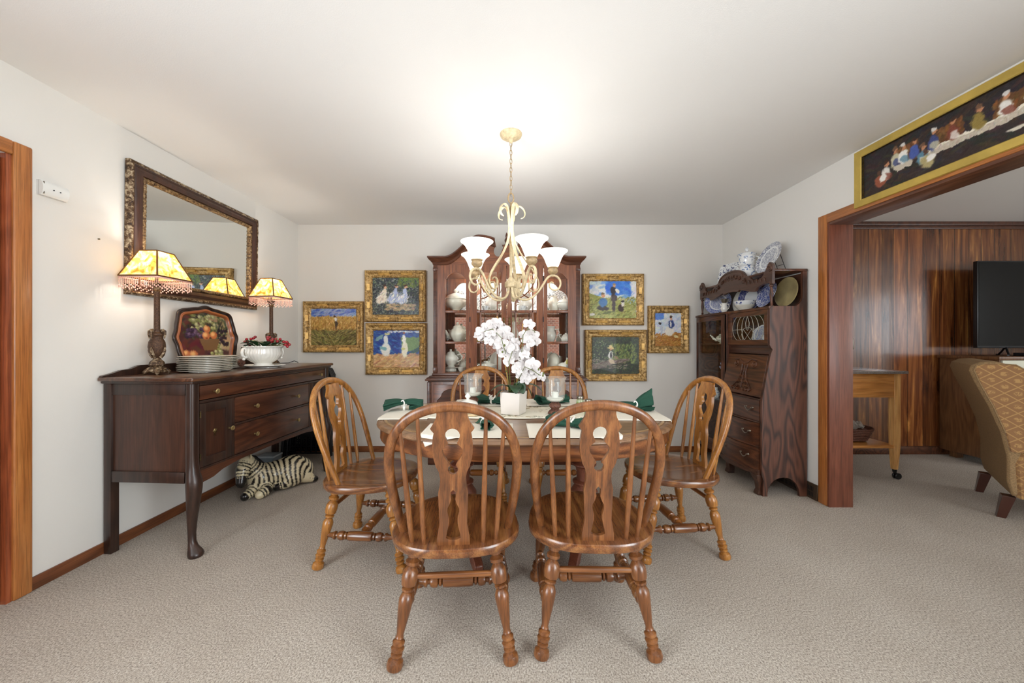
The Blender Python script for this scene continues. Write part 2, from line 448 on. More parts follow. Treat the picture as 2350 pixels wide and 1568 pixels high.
def opal_m():
    m = emis('opal_glass_lit', (255, 252, 245), .8); nt = m.node_tree; b = nt.nodes['Principled BSDF']
    tl = nd(nt, 'ShaderNodeBsdfTranslucent'); tl.inputs[0].default_value = (.9, .88, .84, 1)
    mx = nd(nt, 'ShaderNodeMixShader'); mx.inputs[0].default_value = .4
    nt.links.new(b.outputs[0], mx.inputs[1]); nt.links.new(tl.outputs[0], mx.inputs[2]); nt.links.new(mx.outputs[0], nt.nodes['Material Output'].inputs[0])
    return m
M['opal'] = opal_m()
def shade_m():
    m, nt, b = nmat('mica_lampshade'); v = coords(nt)
    n = noise(nt, v, 22, 6, .6, 1.0)
    tc = nd(nt, 'ShaderNodeTexCoord'); sp = nd(nt, 'ShaderNodeSeparateXYZ'); nt.links.new(tc.outputs['Object'], sp.inputs[0])
    n2 = ramp(nt, n, [(.34, lin((214, 126, 36))), (.44, lin((246, 188, 88))), (.53, lin((255, 222, 140))), (.66, lin((255, 244, 205)))])
    b.inputs['Base Color'].default_value = lin((220, 170, 90)); nt.links.new(n2, b.inputs['Emission Color'])
    nt.links.new(n2, b.inputs['Base Color'])
    b.inputs['Emission Strength'].default_value = .6
    tl = nd(nt, 'ShaderNodeBsdfTranslucent'); nt.links.new(n2, tl.inputs[0])
    mx = nd(nt, 'ShaderNodeMixShader'); mx.inputs[0].default_value = .42
    nt.links.new(b.outputs[0], mx.inputs[1]); nt.links.new(tl.outputs[0], mx.inputs[2]); nt.links.new(mx.outputs[0], nt.nodes['Material Output'].inputs[0])
    return m
M['shade'] = shade_m()
M['black'] = plain('black_steel', (14, 14, 16), .4, .2)
M['black_pad'] = plain('black_vinyl', (18, 18, 20), .35)
M['rattan'] = plain('woven_brown', (92, 58, 44), .6, bmp=1, bs=120, var=.4)
M['wax'] = plain('candle_wax', (246, 244, 236), .5)
M['leaf'] = plain('leaf_green', (34, 62, 36), .35, coat=.3, var=.25, bs=30)
M['petal'] = plain('petal_white', (214, 209, 208), .7, var=.06, bs=60)
M['berry'] = plain('red_berry', (150, 18, 34), .25, coat=.5, var=.2, bs=60)
M['bamboo'] = plain('bamboo_stake', (176, 134, 72), .6, var=.15, bs=80)
M['stem'] = plain('green_stem', (96, 104, 50), .6)
M['pot'] = plain('white_ceramic_pot', (226, 218, 210), .35, coat=.3)
M['hearth'] = plain('dark_inside', (40, 26, 18), .7)
M['paint_white'] = plain('white_plastic', (232, 232, 228), .4)
M['register'] = plain('brown_register', (78, 62, 48), .4, .4)
M['register_dark'] = plain('register_dark', (16, 14, 13), .7)

def brick():
    m, nt, b = nmat('red_brick'); bt = nd(nt, 'ShaderNodeTexBrick'); nt.links.new(coords(nt, (1, 1, 1), rot=(pi/2, 0, 0)), bt.inputs['Vector'])
    bt.inputs['Color1'].default_value = lin((120, 66, 50)); bt.inputs['Color2'].default_value = lin((92, 52, 42)); bt.inputs['Mortar'].default_value = lin((150, 140, 130))
    bt.inputs['Scale'].default_value = 4.6; bt.inputs['Mortar Size'].default_value = .012
    nt.links.new(bt.outputs[0], b.inputs['Base Color']); b.inputs['Roughness'].default_value = .85; return m
M['brick'] = brick()
M['mirror_gilt'] = gilt('dim_gilt', (58, 40, 24), (124, 94, 60), (196, 166, 120), 70, .4)
# ------------------------------------------------------------------ the room
XL, XR, YB, YR, ZC = -2.267, 2.295, 3.841, -2.6, 2.44
XD, XE, YD = 2.436, 7.1, 3.76
OY0, OY1, OZ = 0.35, 2.564, 2.034      # opening to the den
m = MB(); m.box(-2.9, XE+.2, YR-.2, YB+.2, -.12, 0); struct(m.build('floor', M['carpet']))
m = MB(); m.box(-2.9, XE+.2, YR-.2, YB+.2, ZC, ZC+.12); struct(m.build('ceiling', M['ceiling']))
# left wall with a door opening
DY0, DY1 = 0.80, 1.622
m = MB(); m.box(XL-.14, XL, YR, -2.3, 0, ZC); m.box(XL-.14, XL, .2, DY0, 0, ZC); m.box(XL-.14, XL, -2.3, .2, 0, .5); m.box(XL-.14, XL, -2.3, .2, 2.2, ZC); m.box(XL-.14, XL, DY1, YB, 0, ZC); m.box(XL-.14, XL, DY0, DY1, 2.03, ZC)
struct(m.build('wall_left', M['wall']))
m = MB(); m.box(XL-.14, XD, YB, YB+.14, 0, ZC); struct(m.build('wall_back', M['wall']))
m = MB(); m.box(XR, XD, YR, -2.3, 0, ZC); m.box(XR, XD, -.02, OY0, 0, ZC); m.box(XR, XD, -2.3, -.02, 0, .5); m.box(XR, XD, -2.3, -.02, 2.2, ZC); m.box(XR, XD, OY1, YB, 0, ZC); m.box(XR, XD, OY0, OY1, OZ, ZC)
struct(m.build('wall_right', M['wall']))
# rear wall with two windows
m = MB(); m.box(XL-.14, XE, YR-.14, YR, 0, .5); m.box(XL-.14, XE, YR-.14, YR, 2.2, ZC)
for a, b in ((XL-.14, 3.5), (6.3, XE)): m.box(a, b, YR-.14, YR, .5, 2.2)
struct(m.build('wall_rear', M['wall']))
# den walls
m = MB(); m.box(XD, XE, YD, YD+.14, 0, ZC); struct(m.build('wall_den_back', M['panelling']))
m = MB(); m.box(XE, XE+.14, YR, YB, 0, .92); m.box(XE, XE+.14, YR, YB, 2.08, ZC); m.box(XE, XE+.14, YR, 0, .92, 2.08); m.box(XE, XE+.14, 1.22, YB, .92, 2.08)
struct(m.build('wall_den_right', M['wall']))
def window(n, x0, x1, z0, z1, axis='y', c=YR):
    f = MB(); t = .05
    def bx(f, a0, a1, z0, z1, d=.05):
        if axis == 'y': f.box(a0, a1, c-.09, c-.09+d, z0, z1)
        else: f.box(c+.04, c+.04+d, a0, a1, z0, z1)
    bx(f, x0, x1, z0, z0+t); bx(f, x0, x1, z1-t, z1); bx(f, x0, x0+t, z0, z1); bx(f, x1-t, x1, z0, z1)
    bx(f, (x0+x1)/2-.025, (x0+x1)/2+.025, z0, z1)
    o = struct(f.build('window_%d' % n, M['paint_white']))
    g = MB(); bx(g, x0+t, x1-t, z0+t, z1-t, .006); g.build('pane', M['glass'], o)
window(1, -2.3, .2, .5, 2.2, 'x', XL-.14); window(4, -2.3, -.02, .5, 2.2, 'x', XR); window(2, 3.5, 6.3, .5, 2.2); window(3, 0, 1.22, .92, 2.08, 'x', XE)  # left and right windows beside the camera are added, unseen, for the room light
m = MB(); m.box(-1.9, 1.5, YR, YR+.12, 0, ZC-.001); hearth = m.build('fireplace_breast', M['brick'])
tag(hearth, 'wide red brick chimney breast on the wall behind the viewer', 'fireplace')
# baseboards
m = MB(); m.box(XL, XL+.012, DY1+.067, YB, 0, .062, .002); struct(m.build('baseboard_left', M['base_y']))
m = MB(); m.box(XL+.012, XR-.012, YB-.012, YB, 0, .062, .002); struct(m.build('baseboard_back', M['base_x']))
m = MB(); m.box(XR-.012, XR, 3.05, YB-.012, 0, .062, .002); struct(m.build('baseboard_right', M['base_y']))
m = MB(); m.box(XD, XE, YD-.014, YD, 0, .085, .003); struct(m.build('baseboard_den', M['fumed_y']))
m = MB(); m.box(XD, XE, YD-.03, YD, 2.40, ZC, .004); m.box(XD, XE, YD-.018, YD, 2.365, 2.40, .004)
struct(m.build('trim_3', M['maho_y']))
# casing of the opening + jamb (trim_1), left door casing (trim_2)
m = MB(); e = .016
m.box(XR-e, XR, OY1, OY1+.072, 0, OZ+.064, .004)
m.box(XR-e, XR, OY0-.072, OY0, 0, OZ+.064, .004)
t1 = struct(m.build('trim_1', M['casing']))
m = MB(); m.box(XR-e, XR, OY0, OY1, OZ, OZ+.064, .004); m.build('head_casing', M['casing_y'], t1)
m = MB(); m.box(XR-e+.004, XD+.016, OY1-.018, OY1, 0, OZ, .001); m.box(XR-e+.004, XD+.016, OY0, OY0+.018, 0, OZ, .001)
m.build('side_jamb', M['jamb'], t1)
m = MB(); m.box(XR-e+.004, XD+.016, OY0+.018, OY1-.018, OZ-.018, OZ, .001); m.build('head_jamb', M['jamb_y'], t1)
m = MB(); m.box(XD, XD+e, OY1, OY1+.072, 0, OZ+.064, .004); m.build('den_casing', M['casing'], t1)
def rounded_casing(m, y0, y1, z0, z1):
    m.box(XL, XL+.02, y0, y1, z0, z1, .007, seg=3)
m = MB(); rounded_casing(m, DY1, DY1+.066, 0, 2.094); rounded_casing(m, DY0-.066, DY0, 0, 2.094)
t2 = struct(m.build('trim_2', M['casing']))
m = MB(); rounded_casing(m, DY0, DY1, 2.03, 2.094); m.build('head_casing', M['casing_y'], t2)
m = MB(); m.box(XL-.14, XL+.008, DY1-.018, DY1, 0, 2.03); m.box(XL-.14, XL+.008, DY0, DY0+.018, 0, 2.03); m.build('side_jamb', M['door'], t2)
m = MB(); m.box(XL-.05, XL-.012, DY0+.02, DY1-.02, .012, 2.012, .003); d1 = struct(m.build('door_1', M['door']))
m = MB(); m.lathe([(.012, 0), (.01, .03), (.027, .045), (.03, .065), (.018, .08)], (XL-.012, DY0+.09, .95), (XL+.988, DY0+.09, .95), seg=16)
m.build('door_knob', M['brass'], d1)
# wall scuffs are left to the paint; the nail left in the wall beside the lamp
m = MB(); m.lathe([(.0035, 0), (.0035, .008)], (XL, 1.972, 1.748), (XL+.999, 1.972, 1.748), seg=8)
tag(m.build('nail', M['dark_brass']), 'tiny dark nail left in the wall beyond the white wall box', 'nail')
# white sensor box on the left wall
c = thing('wall_sensor', 'small white plastic box with two dark dots on left wall', 'sensor', (XL, 1.765, 1.925))
def xs(u, v, w): return (w, u, v)
m = MB(); n = 9
out = [(-.052, -.036), (.052, -.036), (.052, .036), (-.052, .036)]
prof = []
def bulge(u, v):
    a = (v-.5)*2; return (.012+.022*sqrt(max(0, 1-a*a*.9)), -.052+u*.104, -.036+v*.072)
m.grid(2, 11, bulge)
m.box(.0, .013, -.052, .052, -.036, .036)
for uu in (0, 1):
    pts = [(0.012, -.052+uu*.104, -.036)]+[bulge(uu, k/10) for k in range(11)]+[(.012, -.052+uu*.104, .036)]
    vs = [m.bm.verts.new(p) for p in pts]; m.bm.faces.new(vs)
m.build('cover', M['paint_white'], c)
for yy in (-.012, .014):
    m = MB(); m.lathe([(.0028, 0), (.0028, .003)], (.0335, yy, -.002), (1.0335, yy, -.002), seg=8); m.build('indicator', M['black'], c)
m = MB(); m.box(.0135, .031, -.047, -.043, -.03, .03, .001); m.build('groove', M['pewter'], c)
# floor register at the foot of the right wall
c = thing('air_register', 'brown metal baseboard air register behind the carved bookcase', 'vent', (XR, 2.84, 0))
m = MB(); m.hexa([(-.021, -.2, .0), (-.001, -.2, 0), (-.001, .2, 0), (-.021, .2, 0), (-.014, -.2, .115), (-.001, -.2, .115), (-.001, .2, .115), (-.014, .2, .115)])
m.build('housing', M['register'], c, bevel=.003)
m = MB()
for r in range(2):
    for k in range(26):
        y = -.165+k*.0132; z0 = .018+r*.042; z1 = z0+.034
        xa = -.0222+(z0/.115)*.007; xb = -.0222+(z1/.115)*.007
        m.hexa([(xa, y, z0), (xa+.002, y, z0), (xa+.002, y+.006, z0), (xa, y+.006, z0), (xb, y, z1), (xb+.002, y, z1), (xb+.002, y+.006, z1), (xb, y+.006, z1)])
m.build('louvre', M['register_dark'], c)
# outlet on the panelled wall
c = thing('wall_outlet', 'steel double outlet plate on the wood panelling beside the opening', 'outlet', (3.59, YD, 1.16))
m = MB(); m.box(-.036, .036, -.006, 0, -.058, .058, .003); m.build('plate', M['pewter'], c)
m = MB(); m.box(-.017, .017, -.009, -.004, .008, .042, .004); m.box(-.017, .017, -.009, -.004, -.042, -.008, .004); m.build('socket', M['black'], c)
# ------------------------------------------------------------------ oak bow-back chairs
LEG = [(.019, 0), (.027, .010), (.030, .035), (.027, .07), (.014, .095), (.021, .108), (.021, .122), (.014, .134), (.0225, .148), (.024, .170), (.014, .187),
       (.022, .200), (.022, .220), (.012, .238), (.0155, .25), (.0125, .27), (.017, .34), (.022, .43), (.026, .52), (.026, .56), (.019, .60), (.013, .612),
       (.022, .626), (.022, .643), (.013, .655), (.027, .672), (.030, .72), (.029, .775), (.020, .81), (.014, .825), (.025, .842), (.026, .868), (.014, .893),
       (.022, .906), (.023, .932), (.016, .95), (.026, 1.0)]
STR = [(.009, 0), (.011, .06), (.015, .115), (.021, .135), (.021, .150), (.011, .162), (.011, .182), (.020, .197), (.024, .232), (.022, .268), (.011, .283), (.019, .292),
       (.019, .312), (.011, .322), (.022, .335), (.024, .365), (.024, .44), (.0245, .5), (.024, .56), (.024, .635), (.022, .665), (.011, .678), (.019, .688), (.019, .708), (.011, .717), (.022, .732),
       (.024, .768), (.020, .803), (.011, .818), (.011, .838), (.021, .850), (.021, .865), (.015, .885), (.011, .94), (.009, 1)]
SEATZ = .44
def backxf(x, h, w=0):
    """point on the leaning back plane: h up the back, w behind it"""
    return (x, -.094-.33*h-w, SEATZ-.004+h*.975)
BOW = [(.203, 0), (.212, .06), (.222, .13), (.230, .20), (.234, .27), (.231, .33), (.219, .39), (.196, .44), (.160, .482), (.113, .511), (.058, .528), (0, .534)]
def bow_half(x):      # height of the bow centre line at |x|
    x = abs(x)
    for (xa, ha), (xb, hb) in zip(BOW[4:-1], BOW[5:]):
        if xb <= x <= xa: return ha+(hb-ha)*(xa-x)/(xa-xb)
    return .534
def make_chair(label, mats=('oak_z', 'oak_x', 'oak_y')):
    t = thing('dining_chair', label, 'chair')
    z, x, y = (M[k] for k in mats)
    # seat
    m = MB(); seg = 48
    def outl(a):
        c_, s_ = cos(a), sin(a)
        px = .245*(abs(c_)**.72)*(1 if c_ >= 0 else -1); py = .235*(abs(s_)**.80)*(1 if s_ >= 0 else -1)
        px *= 1-.05*(py/.235) if py < 0 else 1-.02*(py/.235)
        px *= 1+.03*cos(3.2*(py/.235+.3))
        if py > 0: py *= 1-.06*(1-abs(px)/.245)**2*-1
        return px, py
    def dish(px, py):
        r = sqrt((px/.22)**2+((py-.02)/.19)**2)
        return -.011*max(0, 1-r*r)+(.004*max(0, 1-(px/.05)**2)*(1 if py > .05 else 0)*min(1, (py-.05)/.1) if py > .05 else 0)
    levels = [(0, 'c'), (.35, 't'), (.6, 't'), (.8, 't'), (.93, 't'), (.985, 'e0'), (1.0, 'e1'), (1.0, 'e2'), (.985, 'b0'), (.93, 'b1'), (.5, 'b1')]
    rings = []
    for f, k in levels:
        if k == 'c':
            continue
        ring = []
        for i in range(seg):
            px, py = outl(2*pi*i/seg); px *= f; py *= f
            zz = {'t': SEATZ+dish(px, py), 'e0': SEATZ-.002, 'e1': SEATZ-.008, 'e2': SEATZ-.028, 'b0': SEATZ-.034, 'b1': SEATZ-.036}[k]
            ring.append(m.bm.verts.new((px, py, zz)))
        rings.append(ring)
    for a, b in zip(rings[:-1], rings[1:]):
        for i in range(seg):
            j = (i+1) % seg; m.bm.faces.new((a[i], a[j], b[j], b[i]))
    cv = m.bm.verts.new((0, 0, SEATZ-.011)); 
    for i in range(seg): m.bm.faces.new((cv, rings[0][(i+1) % seg], rings[0][i]))
    m.bm.faces.new(rings[-1])
    m.build('seat', y, t)
    # legs
    top = {(-1, -1): (-.15, -.135), (1, -1): (.15, -.135), (-1, 1): (-.16, .155), (1, 1): (.16, .155)}
    foot = {(-1, -1): (-.212, -.205), (1, -1): (.212, -.205), (-1, 1): (-.208, .245), (1, 1): (.208, .245)}
    P = {}
    for k in top:
        a = Vector((*foot[k], 0)); b = Vector((*top[k], SEATZ-.033)); P[k] = (a, b)
        m = MB(); m.lathe(LEG, a, b, seg=18); m.build('leg', z, t)
    def on(k, zz):
        a, b = P[k]; f = zz/b.z; return a+(b-a)*f
    mids = []
    for sx_ in (-1, 1):
        a, b = on((sx_, -1), .165), on((sx_, 1), .165); mids.append((a+b)/2)
        m = MB(); m.lathe(STR, a, b, seg=14); m.build('side_stretcher', y, t)
    m = MB(); m.lathe(STR, mids[0], mids[1], seg=14); m.build('cross_stretcher', x, t)
    m = MB(); m.lathe([(.008, 0), (.011, .1), (.012, .5), (.011, .9), (.008, 1)], on((-1, -1), .30), on((1, -1), .30), seg=10); m.build('rear_rod', x, t)
    # bow
    half = [Vector(backxf(px, h)) for px, h in BOW]
    pts = half+[Vector((-p.x, p.y, p.z)) for p in half[:-1][::-1]]
    # smooth
    def cr(P, n=4):
        out = []
        for i in range(len(P)-1):
            p0 = P[max(i-1, 0)]; p1 = P[i]; p2 = P[i+1]; p3 = P[min(i+2, len(P)-1)]
            for k in range(n):
                s_ = k/n
                out.append(.5*((2*p1)+(p2-p0)*s_+(2*p0-5*p1+4*p2-p3)*s_*s_+(3*p1-p0-3*p2+p3)*s_**3))
        out.append(P[-1]); return out
    pts = cr(pts)
    m = MB(); nn = len(pts)
    rr = [.0165*(.78+.22*min(1, min(i, nn-1-i)/10)) for i in range(nn)]
    m.tube(pts, rr, seg=12, wt=(.85, 1.12), up=(0, 1, .25)); m.build('bow', z, t, ang=60)
    # splat with its three cut-outs
    prof = [(.060, 0), (.059, .03), (.050, .085), (.0515, .13), (.053, .165), (.054, .20), (.048, .228), (.046, .255), (.050, .28), (.060, .30), (.068, .33), (.0715, .36),
            (.0715, .39), (.069, .412), (.0655, .428), (.072, .436), (.078, .445), (.071, .456), (.064, .468), (.058, .480), (.0545, .492), (.0535, .51)]
    outl_ = [(w, h) for w, h in prof]+[(-w, h) for w, h in prof[::-1]]
    up_ = []
    for k in range(0, 13):       # keyhole: round top
        a = radians(-35+ (250*k/12)); up_.append((.0265*cos(a), .418+.0265*sin(a)))
    L = [(-.0165, .392), (-.0165, .386), (-.030, .374), (-.0365, .362), (-.034, .345), (-.023, .326), (-.012, .311), (-.0095, .303)]
    C2 = []
    for k in range(0, 11):
        a = radians(125+290*k/10); C2.append((.0185*cos(a), .289+.0185*sin(a)))
    R = [(-p[0], p[1]) for p in L[::-1]]
    hole1 = up_+L+C2+R
    h2 = [(0, .212), (.009, .203), (.009, .188), (.0075, .176), (.012, .160), (.021, .142), (.021, .126), (.0155, .104), (.0155, .085), (.0245, .045), (.0265, .031), (.012, .024)]
    hole2 = h2+[(-p[0], p[1]) for p in h2[::-1][:-1]]
    def sxf(u, v, w):
        # foot of the splat stands on the rear rim of the seat, its top tucks under the bow
        y_ = -.196-.10*v-.25*max(0, .25-v)*0; zz = SEATZ-.004+v*.985
        return (u, y_-w+.012*sin(pi*v/.5), zz)
    m = MB(); m.prism(outl_, [hole1, hole2], -.0085, .0085, sxf); m.build('splat', z, t, ang=30)
    # spindles
    for sx_ in (-1, 1):
        for xb, xt, yb in ((.108, .119, -.190), (.155, .182, -.172)):
            h = bow_half(xt)-.010; a = Vector((sx_*xb, yb, SEATZ-.004)); b = Vector(backxf(sx_*xt, h)); 
            m = MB(); m.lathe([(.0075, 0), (.0095, .1), (.0105, .35), (.0085, .7), (.0065, 1)], a, b, seg=10); m.build('spindle', z, t)
    return t
M['oak_lit_z'] = wood('lit_oak_upright', (122, 74, 32), (168, 110, 48), (196, 140, 70), 'z', .28, coat=.4, cath=.15)  # same chair oak, lit tone painted in for the chairs facing the light
M['oak_lit_x'] = wood('lit_oak_crosswise', (96, 52, 22), (150, 90, 42), (184, 122, 64), 'x', .3, coat=.35, cath=.2)
ch = make_chair('oak bow-back chair with its back to the camera, left one, worn pale seat rim')
snap(ch)
ch.location = (-.215, 1.505, 0); ch.rotation_euler = (0, 0, radians(3.5)); ch['group'] = 'oak bow-back chairs round the table'
cb = dup(ch, (.335, 1.535, 0), radians(-1), 'oak bow-back chair with its back to the camera, right one, plain dark seat')
ca = make_chair('oak bow-back chair at the left end of the table beside the sideboard', ('oak_lit_z', 'oak_lit_x', 'oak_y'))
snap(ca); ca['group'] = 'oak bow-back chairs round the table'
ca.location = (-.778, 2.055, 0); ca.rotation_euler = (0, 0, radians(-94))
dup(ca, (.955, 2.135, 0), radians(95), 'oak bow-back chair at the right end of the table beside the carved bookcase')
dup(ca, (-.235, 2.79, 0), radians(180), 'oak bow-back chair on the far side of the table, left one before the china cabinet')
dup(ca, (.405, 2.79, 0), radians(180), 'oak bow-back chair on the far side of the table, right one before the china cabinet')

# ------------------------------------------------------------------ table
TX, TY, TZ = .085, 2.14, .75
t = thing('dining_table', 'oval walnut dining table with pale edge band and two turned pedestals', 'table', (TX, TY, 0))
LEAF = .13; RX = .715; RY = .575
def oval(f=0, n=28):
    pts = []
    for k in range(n+1):
        a = -pi/2+pi*k/n; pts.append((LEAF+(RX-f)*(abs(cos(a))**.92), (RY-f)*sin(a)))
    for k in range(n+1):
        a = pi/2+pi*k/n; pts.append((-LEAF-(RX-f)*(abs(cos(a))**.92), (RY-f)*sin(a)))
    return pts
m = MB()
def ringset(m, lv):
    rings = [[m.bm.verts.new((x, y, z)) for x, y in oval(f)] for f, z in lv]
    n = len(rings[0])
    for a, b in zip(rings[:-1], rings[1:]):
        for i in range(n):
            j = (i+1) % n; m.bm.faces.new((a[i], a[j], b[j], b[i]))
    return rings
r = ringset(m, [(.062, TZ-.001), (.062, TZ)]); m.bm.faces.new(r[-1])
r = None
m.build('tabletop', M['table_wood'], t)
m = MB(); ringset(m, [(.062, TZ), (.060, TZ-.002), (.057, TZ), (.040, TZ+.0), (.037, TZ-.003), (.034, TZ-.001), (.018, TZ-.003), (.004, TZ-.012), (0, TZ-.022), (.006, TZ-.030), (.012, TZ-.032), (.062, TZ-.034)])
m.build('edge_moulding', M['table_wood'], t)
m = MB(); ringset(m, [(.052, TZ-.002), (.052, TZ+.0006), (.041, TZ+.0006), (.041, TZ-.002)]); m.build('inlay_band', M['table_rim'], t)
m = MB(); ringset(m, [(.062, TZ-.034), (.020, TZ-.034), (.018, TZ-.095), (.024, TZ-.104), (.044, TZ-.104), (.046, TZ-.034)]); m.build('apron', M['table_apron'], t)
m = MB(); m.box(-.62, .62, -.40, .40, TZ-.06, TZ-.034); m.box(-.5, .5, -.06, .06, TZ-.1, TZ-.06); m.build('slide_rail', M['oak_x'], t)
for sx_ in (-1, 1):   # leaf joints
    m = MB(); m.box(sx_*LEAF-.0012, sx_*LEAF+.0012, -RY+.024, RY-.024, TZ-.02, TZ+.0006); m.build('leaf_joint', M['black'], t)
PED = [(.10, 0), (.10, .03), (.055, .05), (.05, .09), (.075, .14), (.088, .22), (.085, .30), (.06, .37), (.05, .39), (.068, .40), (.068, .415), (.045, .43), (.043, .50), (.052, .56), (.072, .585), (.072, .60), (.05, .62), (.06, .66), (.075, .68), (.075, .70)]
for sx_ in (-1, 1):
    px = sx_*.365
    m = MB(); m.lathe([(a*1.0, b*.58+.11) for a, b in PED], (px, 0, 0), seg=24); m.box(px-.13, px+.13, -.13, .13, TZ-.115, TZ-.1+.005); ped = m.build('pedestal', M['jamb'], t)
    for dx, dy in ((sx_, .0), (-sx_*.35, .9), (-sx_*.35, -.9)):
        d = Vector((dx, dy, 0)).normalized(); n_ = Vector((-d.y, d.x, 0)); L = .36 if dx*sx_ > 0 else .33
        c0 = Vector((px, 0, 0)); m = MB()
        ups = [(.04, .20, .12), (.12, .185, .10), (.2, .13, .065), (.28, .085, .02), (.36*L/.36, .062, .004), (L+.03, .045, .0)]
        rings = []
        for q, hi, lo in ups:
            w = .036-.012*(q/L)
            rings.append([m.bm.verts.new(c0+d*q+n_*s_*w+Vector((0, 0, h))) for s_, h in ((-1, lo), (1, lo), (1, hi), (-1, hi))])
        for a, b in zip(rings[:-1], rings[1:]):
            for i in range(4): m.bm.faces.new((a[i], a[(i+1) % 4], b[(i+1) % 4], b[i]))
        m.bm.faces.new(rings[0]); m.bm.faces.new(rings[-1][::-1])
        m.build('foot', M['jamb'], t, bevel=.006)
# ------------------------------------------------------------------ sideboard
# local frame: x from the wall (0) towards the room, y along its length from the near end
SBX, SBY, SBR = -2.252, 1.985, radians(-3.27)
SB = thing('sideboard', 'dark mahogany sideboard with low backboard and brass knobs on left wall', 'sideboard', (SBX, SBY, 0), SBR)
D, L, ZT = .52, 1.335, .985
ZB = .40
m = MB(); m.box(-.004, D+.028, -.028, L+.028, ZT-.022, ZT, .007, seg=3); m.build('top', M['maho_top'], SB)
m = MB(); m.box(.0, D+.014, -.014, L+.014, ZT-.036, ZT-.021, .004); m.build('top_moulding', M['maho_dark'], SB)
# carcase: posts, panels
for yy in (0, L-.042):
    m = MB(); m.box(0, .042, yy, yy+.042, 0, ZT-.036, .002); m.build('rear_leg', M['maho_dark'], SB)
for yy, s_ in ((0, 0), (L, 1)):
    y0 = yy+.012 if s_ == 0 else yy-.03
    m = MB(); m.box(.04, D-.05, y0, y0+.018, ZB+.06, ZT-.1, 0); m.build('side_panel', M['maho_z'], SB)
    m = MB(); y0 = yy+.002 if s_ == 0 else yy-.03
    m.box(.04, D-.05, y0, y0+.028, ZB, ZB+.062, .003); m.build('side_rail', M['maho_dark'], SB); m = MB(); m.box(.04, D-.05, y0+.004, y0+.024, ZT-.1, ZT-.036, .001)
    m.build('side_rail', M['maho_dark'], SB)
m = MB(); m.box(.01, D-.03, .02, L-.02, ZB+.03, ZB+.05); m.box(.01, .02, .03, L-.03, ZB+.03, ZT-.04); m.build('carcase_back', M['hearth'], SB)
# front legs: square post then cabriole
for yy, s_ in ((0, 1), (L, -1)):
    m = MB()
    cx, cy = D-.024, yy+s_*.024
    dirv = Vector((1, -s_*.35, 0)).normalized()
    st = [(ZT-.036, .024, 0), (.56, .024, 0), (.50, .026, .002), (.455, .030, .006), (.425, .034, .014), (.40, .036, .018), (.37, .035, .017), (.30, .030, .010), (.20, .0225, .0), (.12, .018, -.004), (.075, .018, -.001), (.05, .022, .008), (.028, .029, .020), (.012, .032, .026), (.0, .029, .026)]
    rings = []
    for z, r, o_ in st:
        ring = []
        for k in range(16):
            a = 2*pi*k/16+pi/16
            sq = 1/max(abs(cos(a)), abs(sin(a)))
            kk = max(0, min(1, (z-.47)/.06)); kk = kk*kk*(3-2*kk)
            q = r*(sq*kk+(1.06)*(1-kk))
            if z < .04: q *= 1+.35*max(0, cos(a)*dirv.x+sin(a)*dirv.y)
            ring.append(m.bm.verts.new((cx+q*cos(a)+dirv.x*o_, cy+q*sin(a)+dirv.y*o_, z)))
        rings.append(ring)
    for a, b in zip(rings[:-1], rings[1:]):
        for i in range(16): m.bm.faces.new((a[i], a[(i+1) % 16], b[(i+1) % 16], b[i]))
    m.bm.faces.new(rings[0]); m.bm.faces.new(rings[-1])
    m.build('cabriole_leg', M['maho_dark'], SB, ang=50)
# front rails
F = D-.010
m = MB(); fr = [(.048, L-.048, ZT-.052, ZT-.036), (.048, L-.048, .832, .848), (.29, L-.29, .655, .668), (.048, L-.048, .455, .468)]
for y0, y1, z0, z1 in fr: m.box(F-.03, F+.006, y0, y1, z0, z1, .003)
m.box(F-.03, F+.002, .268, .29, .46, .835, .002); m.box(F-.03, F+.002, L-.29, L-.268, .46, .835, .002)
m.build('front_rail', M['maho_dark'], SB)
# scalloped apron
ap = [(.05, .455), (L-.05, .455), (L-.05, ZB-.015)]
def apz(q):
    e = min(q, 1-q)
    if e < .07: return ZB-.018+e*.1
    if e < .15: return ZB-.011+(e-.07)/.08*.035
    return ZB+.024-.006*cos((e-.15)*30)*math.exp(-(e-.15)*12)+.012*sin(pi*(e-.15)/.7)
for k in range(40, -1, -1): ap.append((.05+(L-.1)*k/40, apz(k/40)))
m = MB(); m.prism(ap, [], F-.018, F+.002, lambda u, v, w: (w, u, v)); m.build('apron', M['maho_y'], SB)
KNOB = [(.006, 0), (.005, .008), (.005, .014), (.012, .018), (.0145, .022), (.0145, .025), (.011, .027), (.010, .025), (.004, .026), (.003, .029), (0.0005, .029)]
def knob(parent, y, z, x=F+.006, name='knob'):
    k = MB(); k.lathe(KNOB, (x, y, z), (x+1, y, z), seg=16); return k.build(name, M['brass'], parent)
def drawer(y0, y1, z0, z1, ks):
    d = MB(); d.box(F-.02, F+.004, y0, y1, z0, z1, .003); o = d.build('drawer', M['maho_y'], SB)
    for ky in ks: knob(o, ky, (z0+z1)/2, F+.003)
CY = L/2
drawer(.052, L-.052, .852, ZT-.054, (CY-.525, CY+.525))
drawer(.292, L-.292, .671, .830, (CY-.215, CY+.215))
drawer(.292, L-.292, .471, .653, (CY-.215, CY+.215))
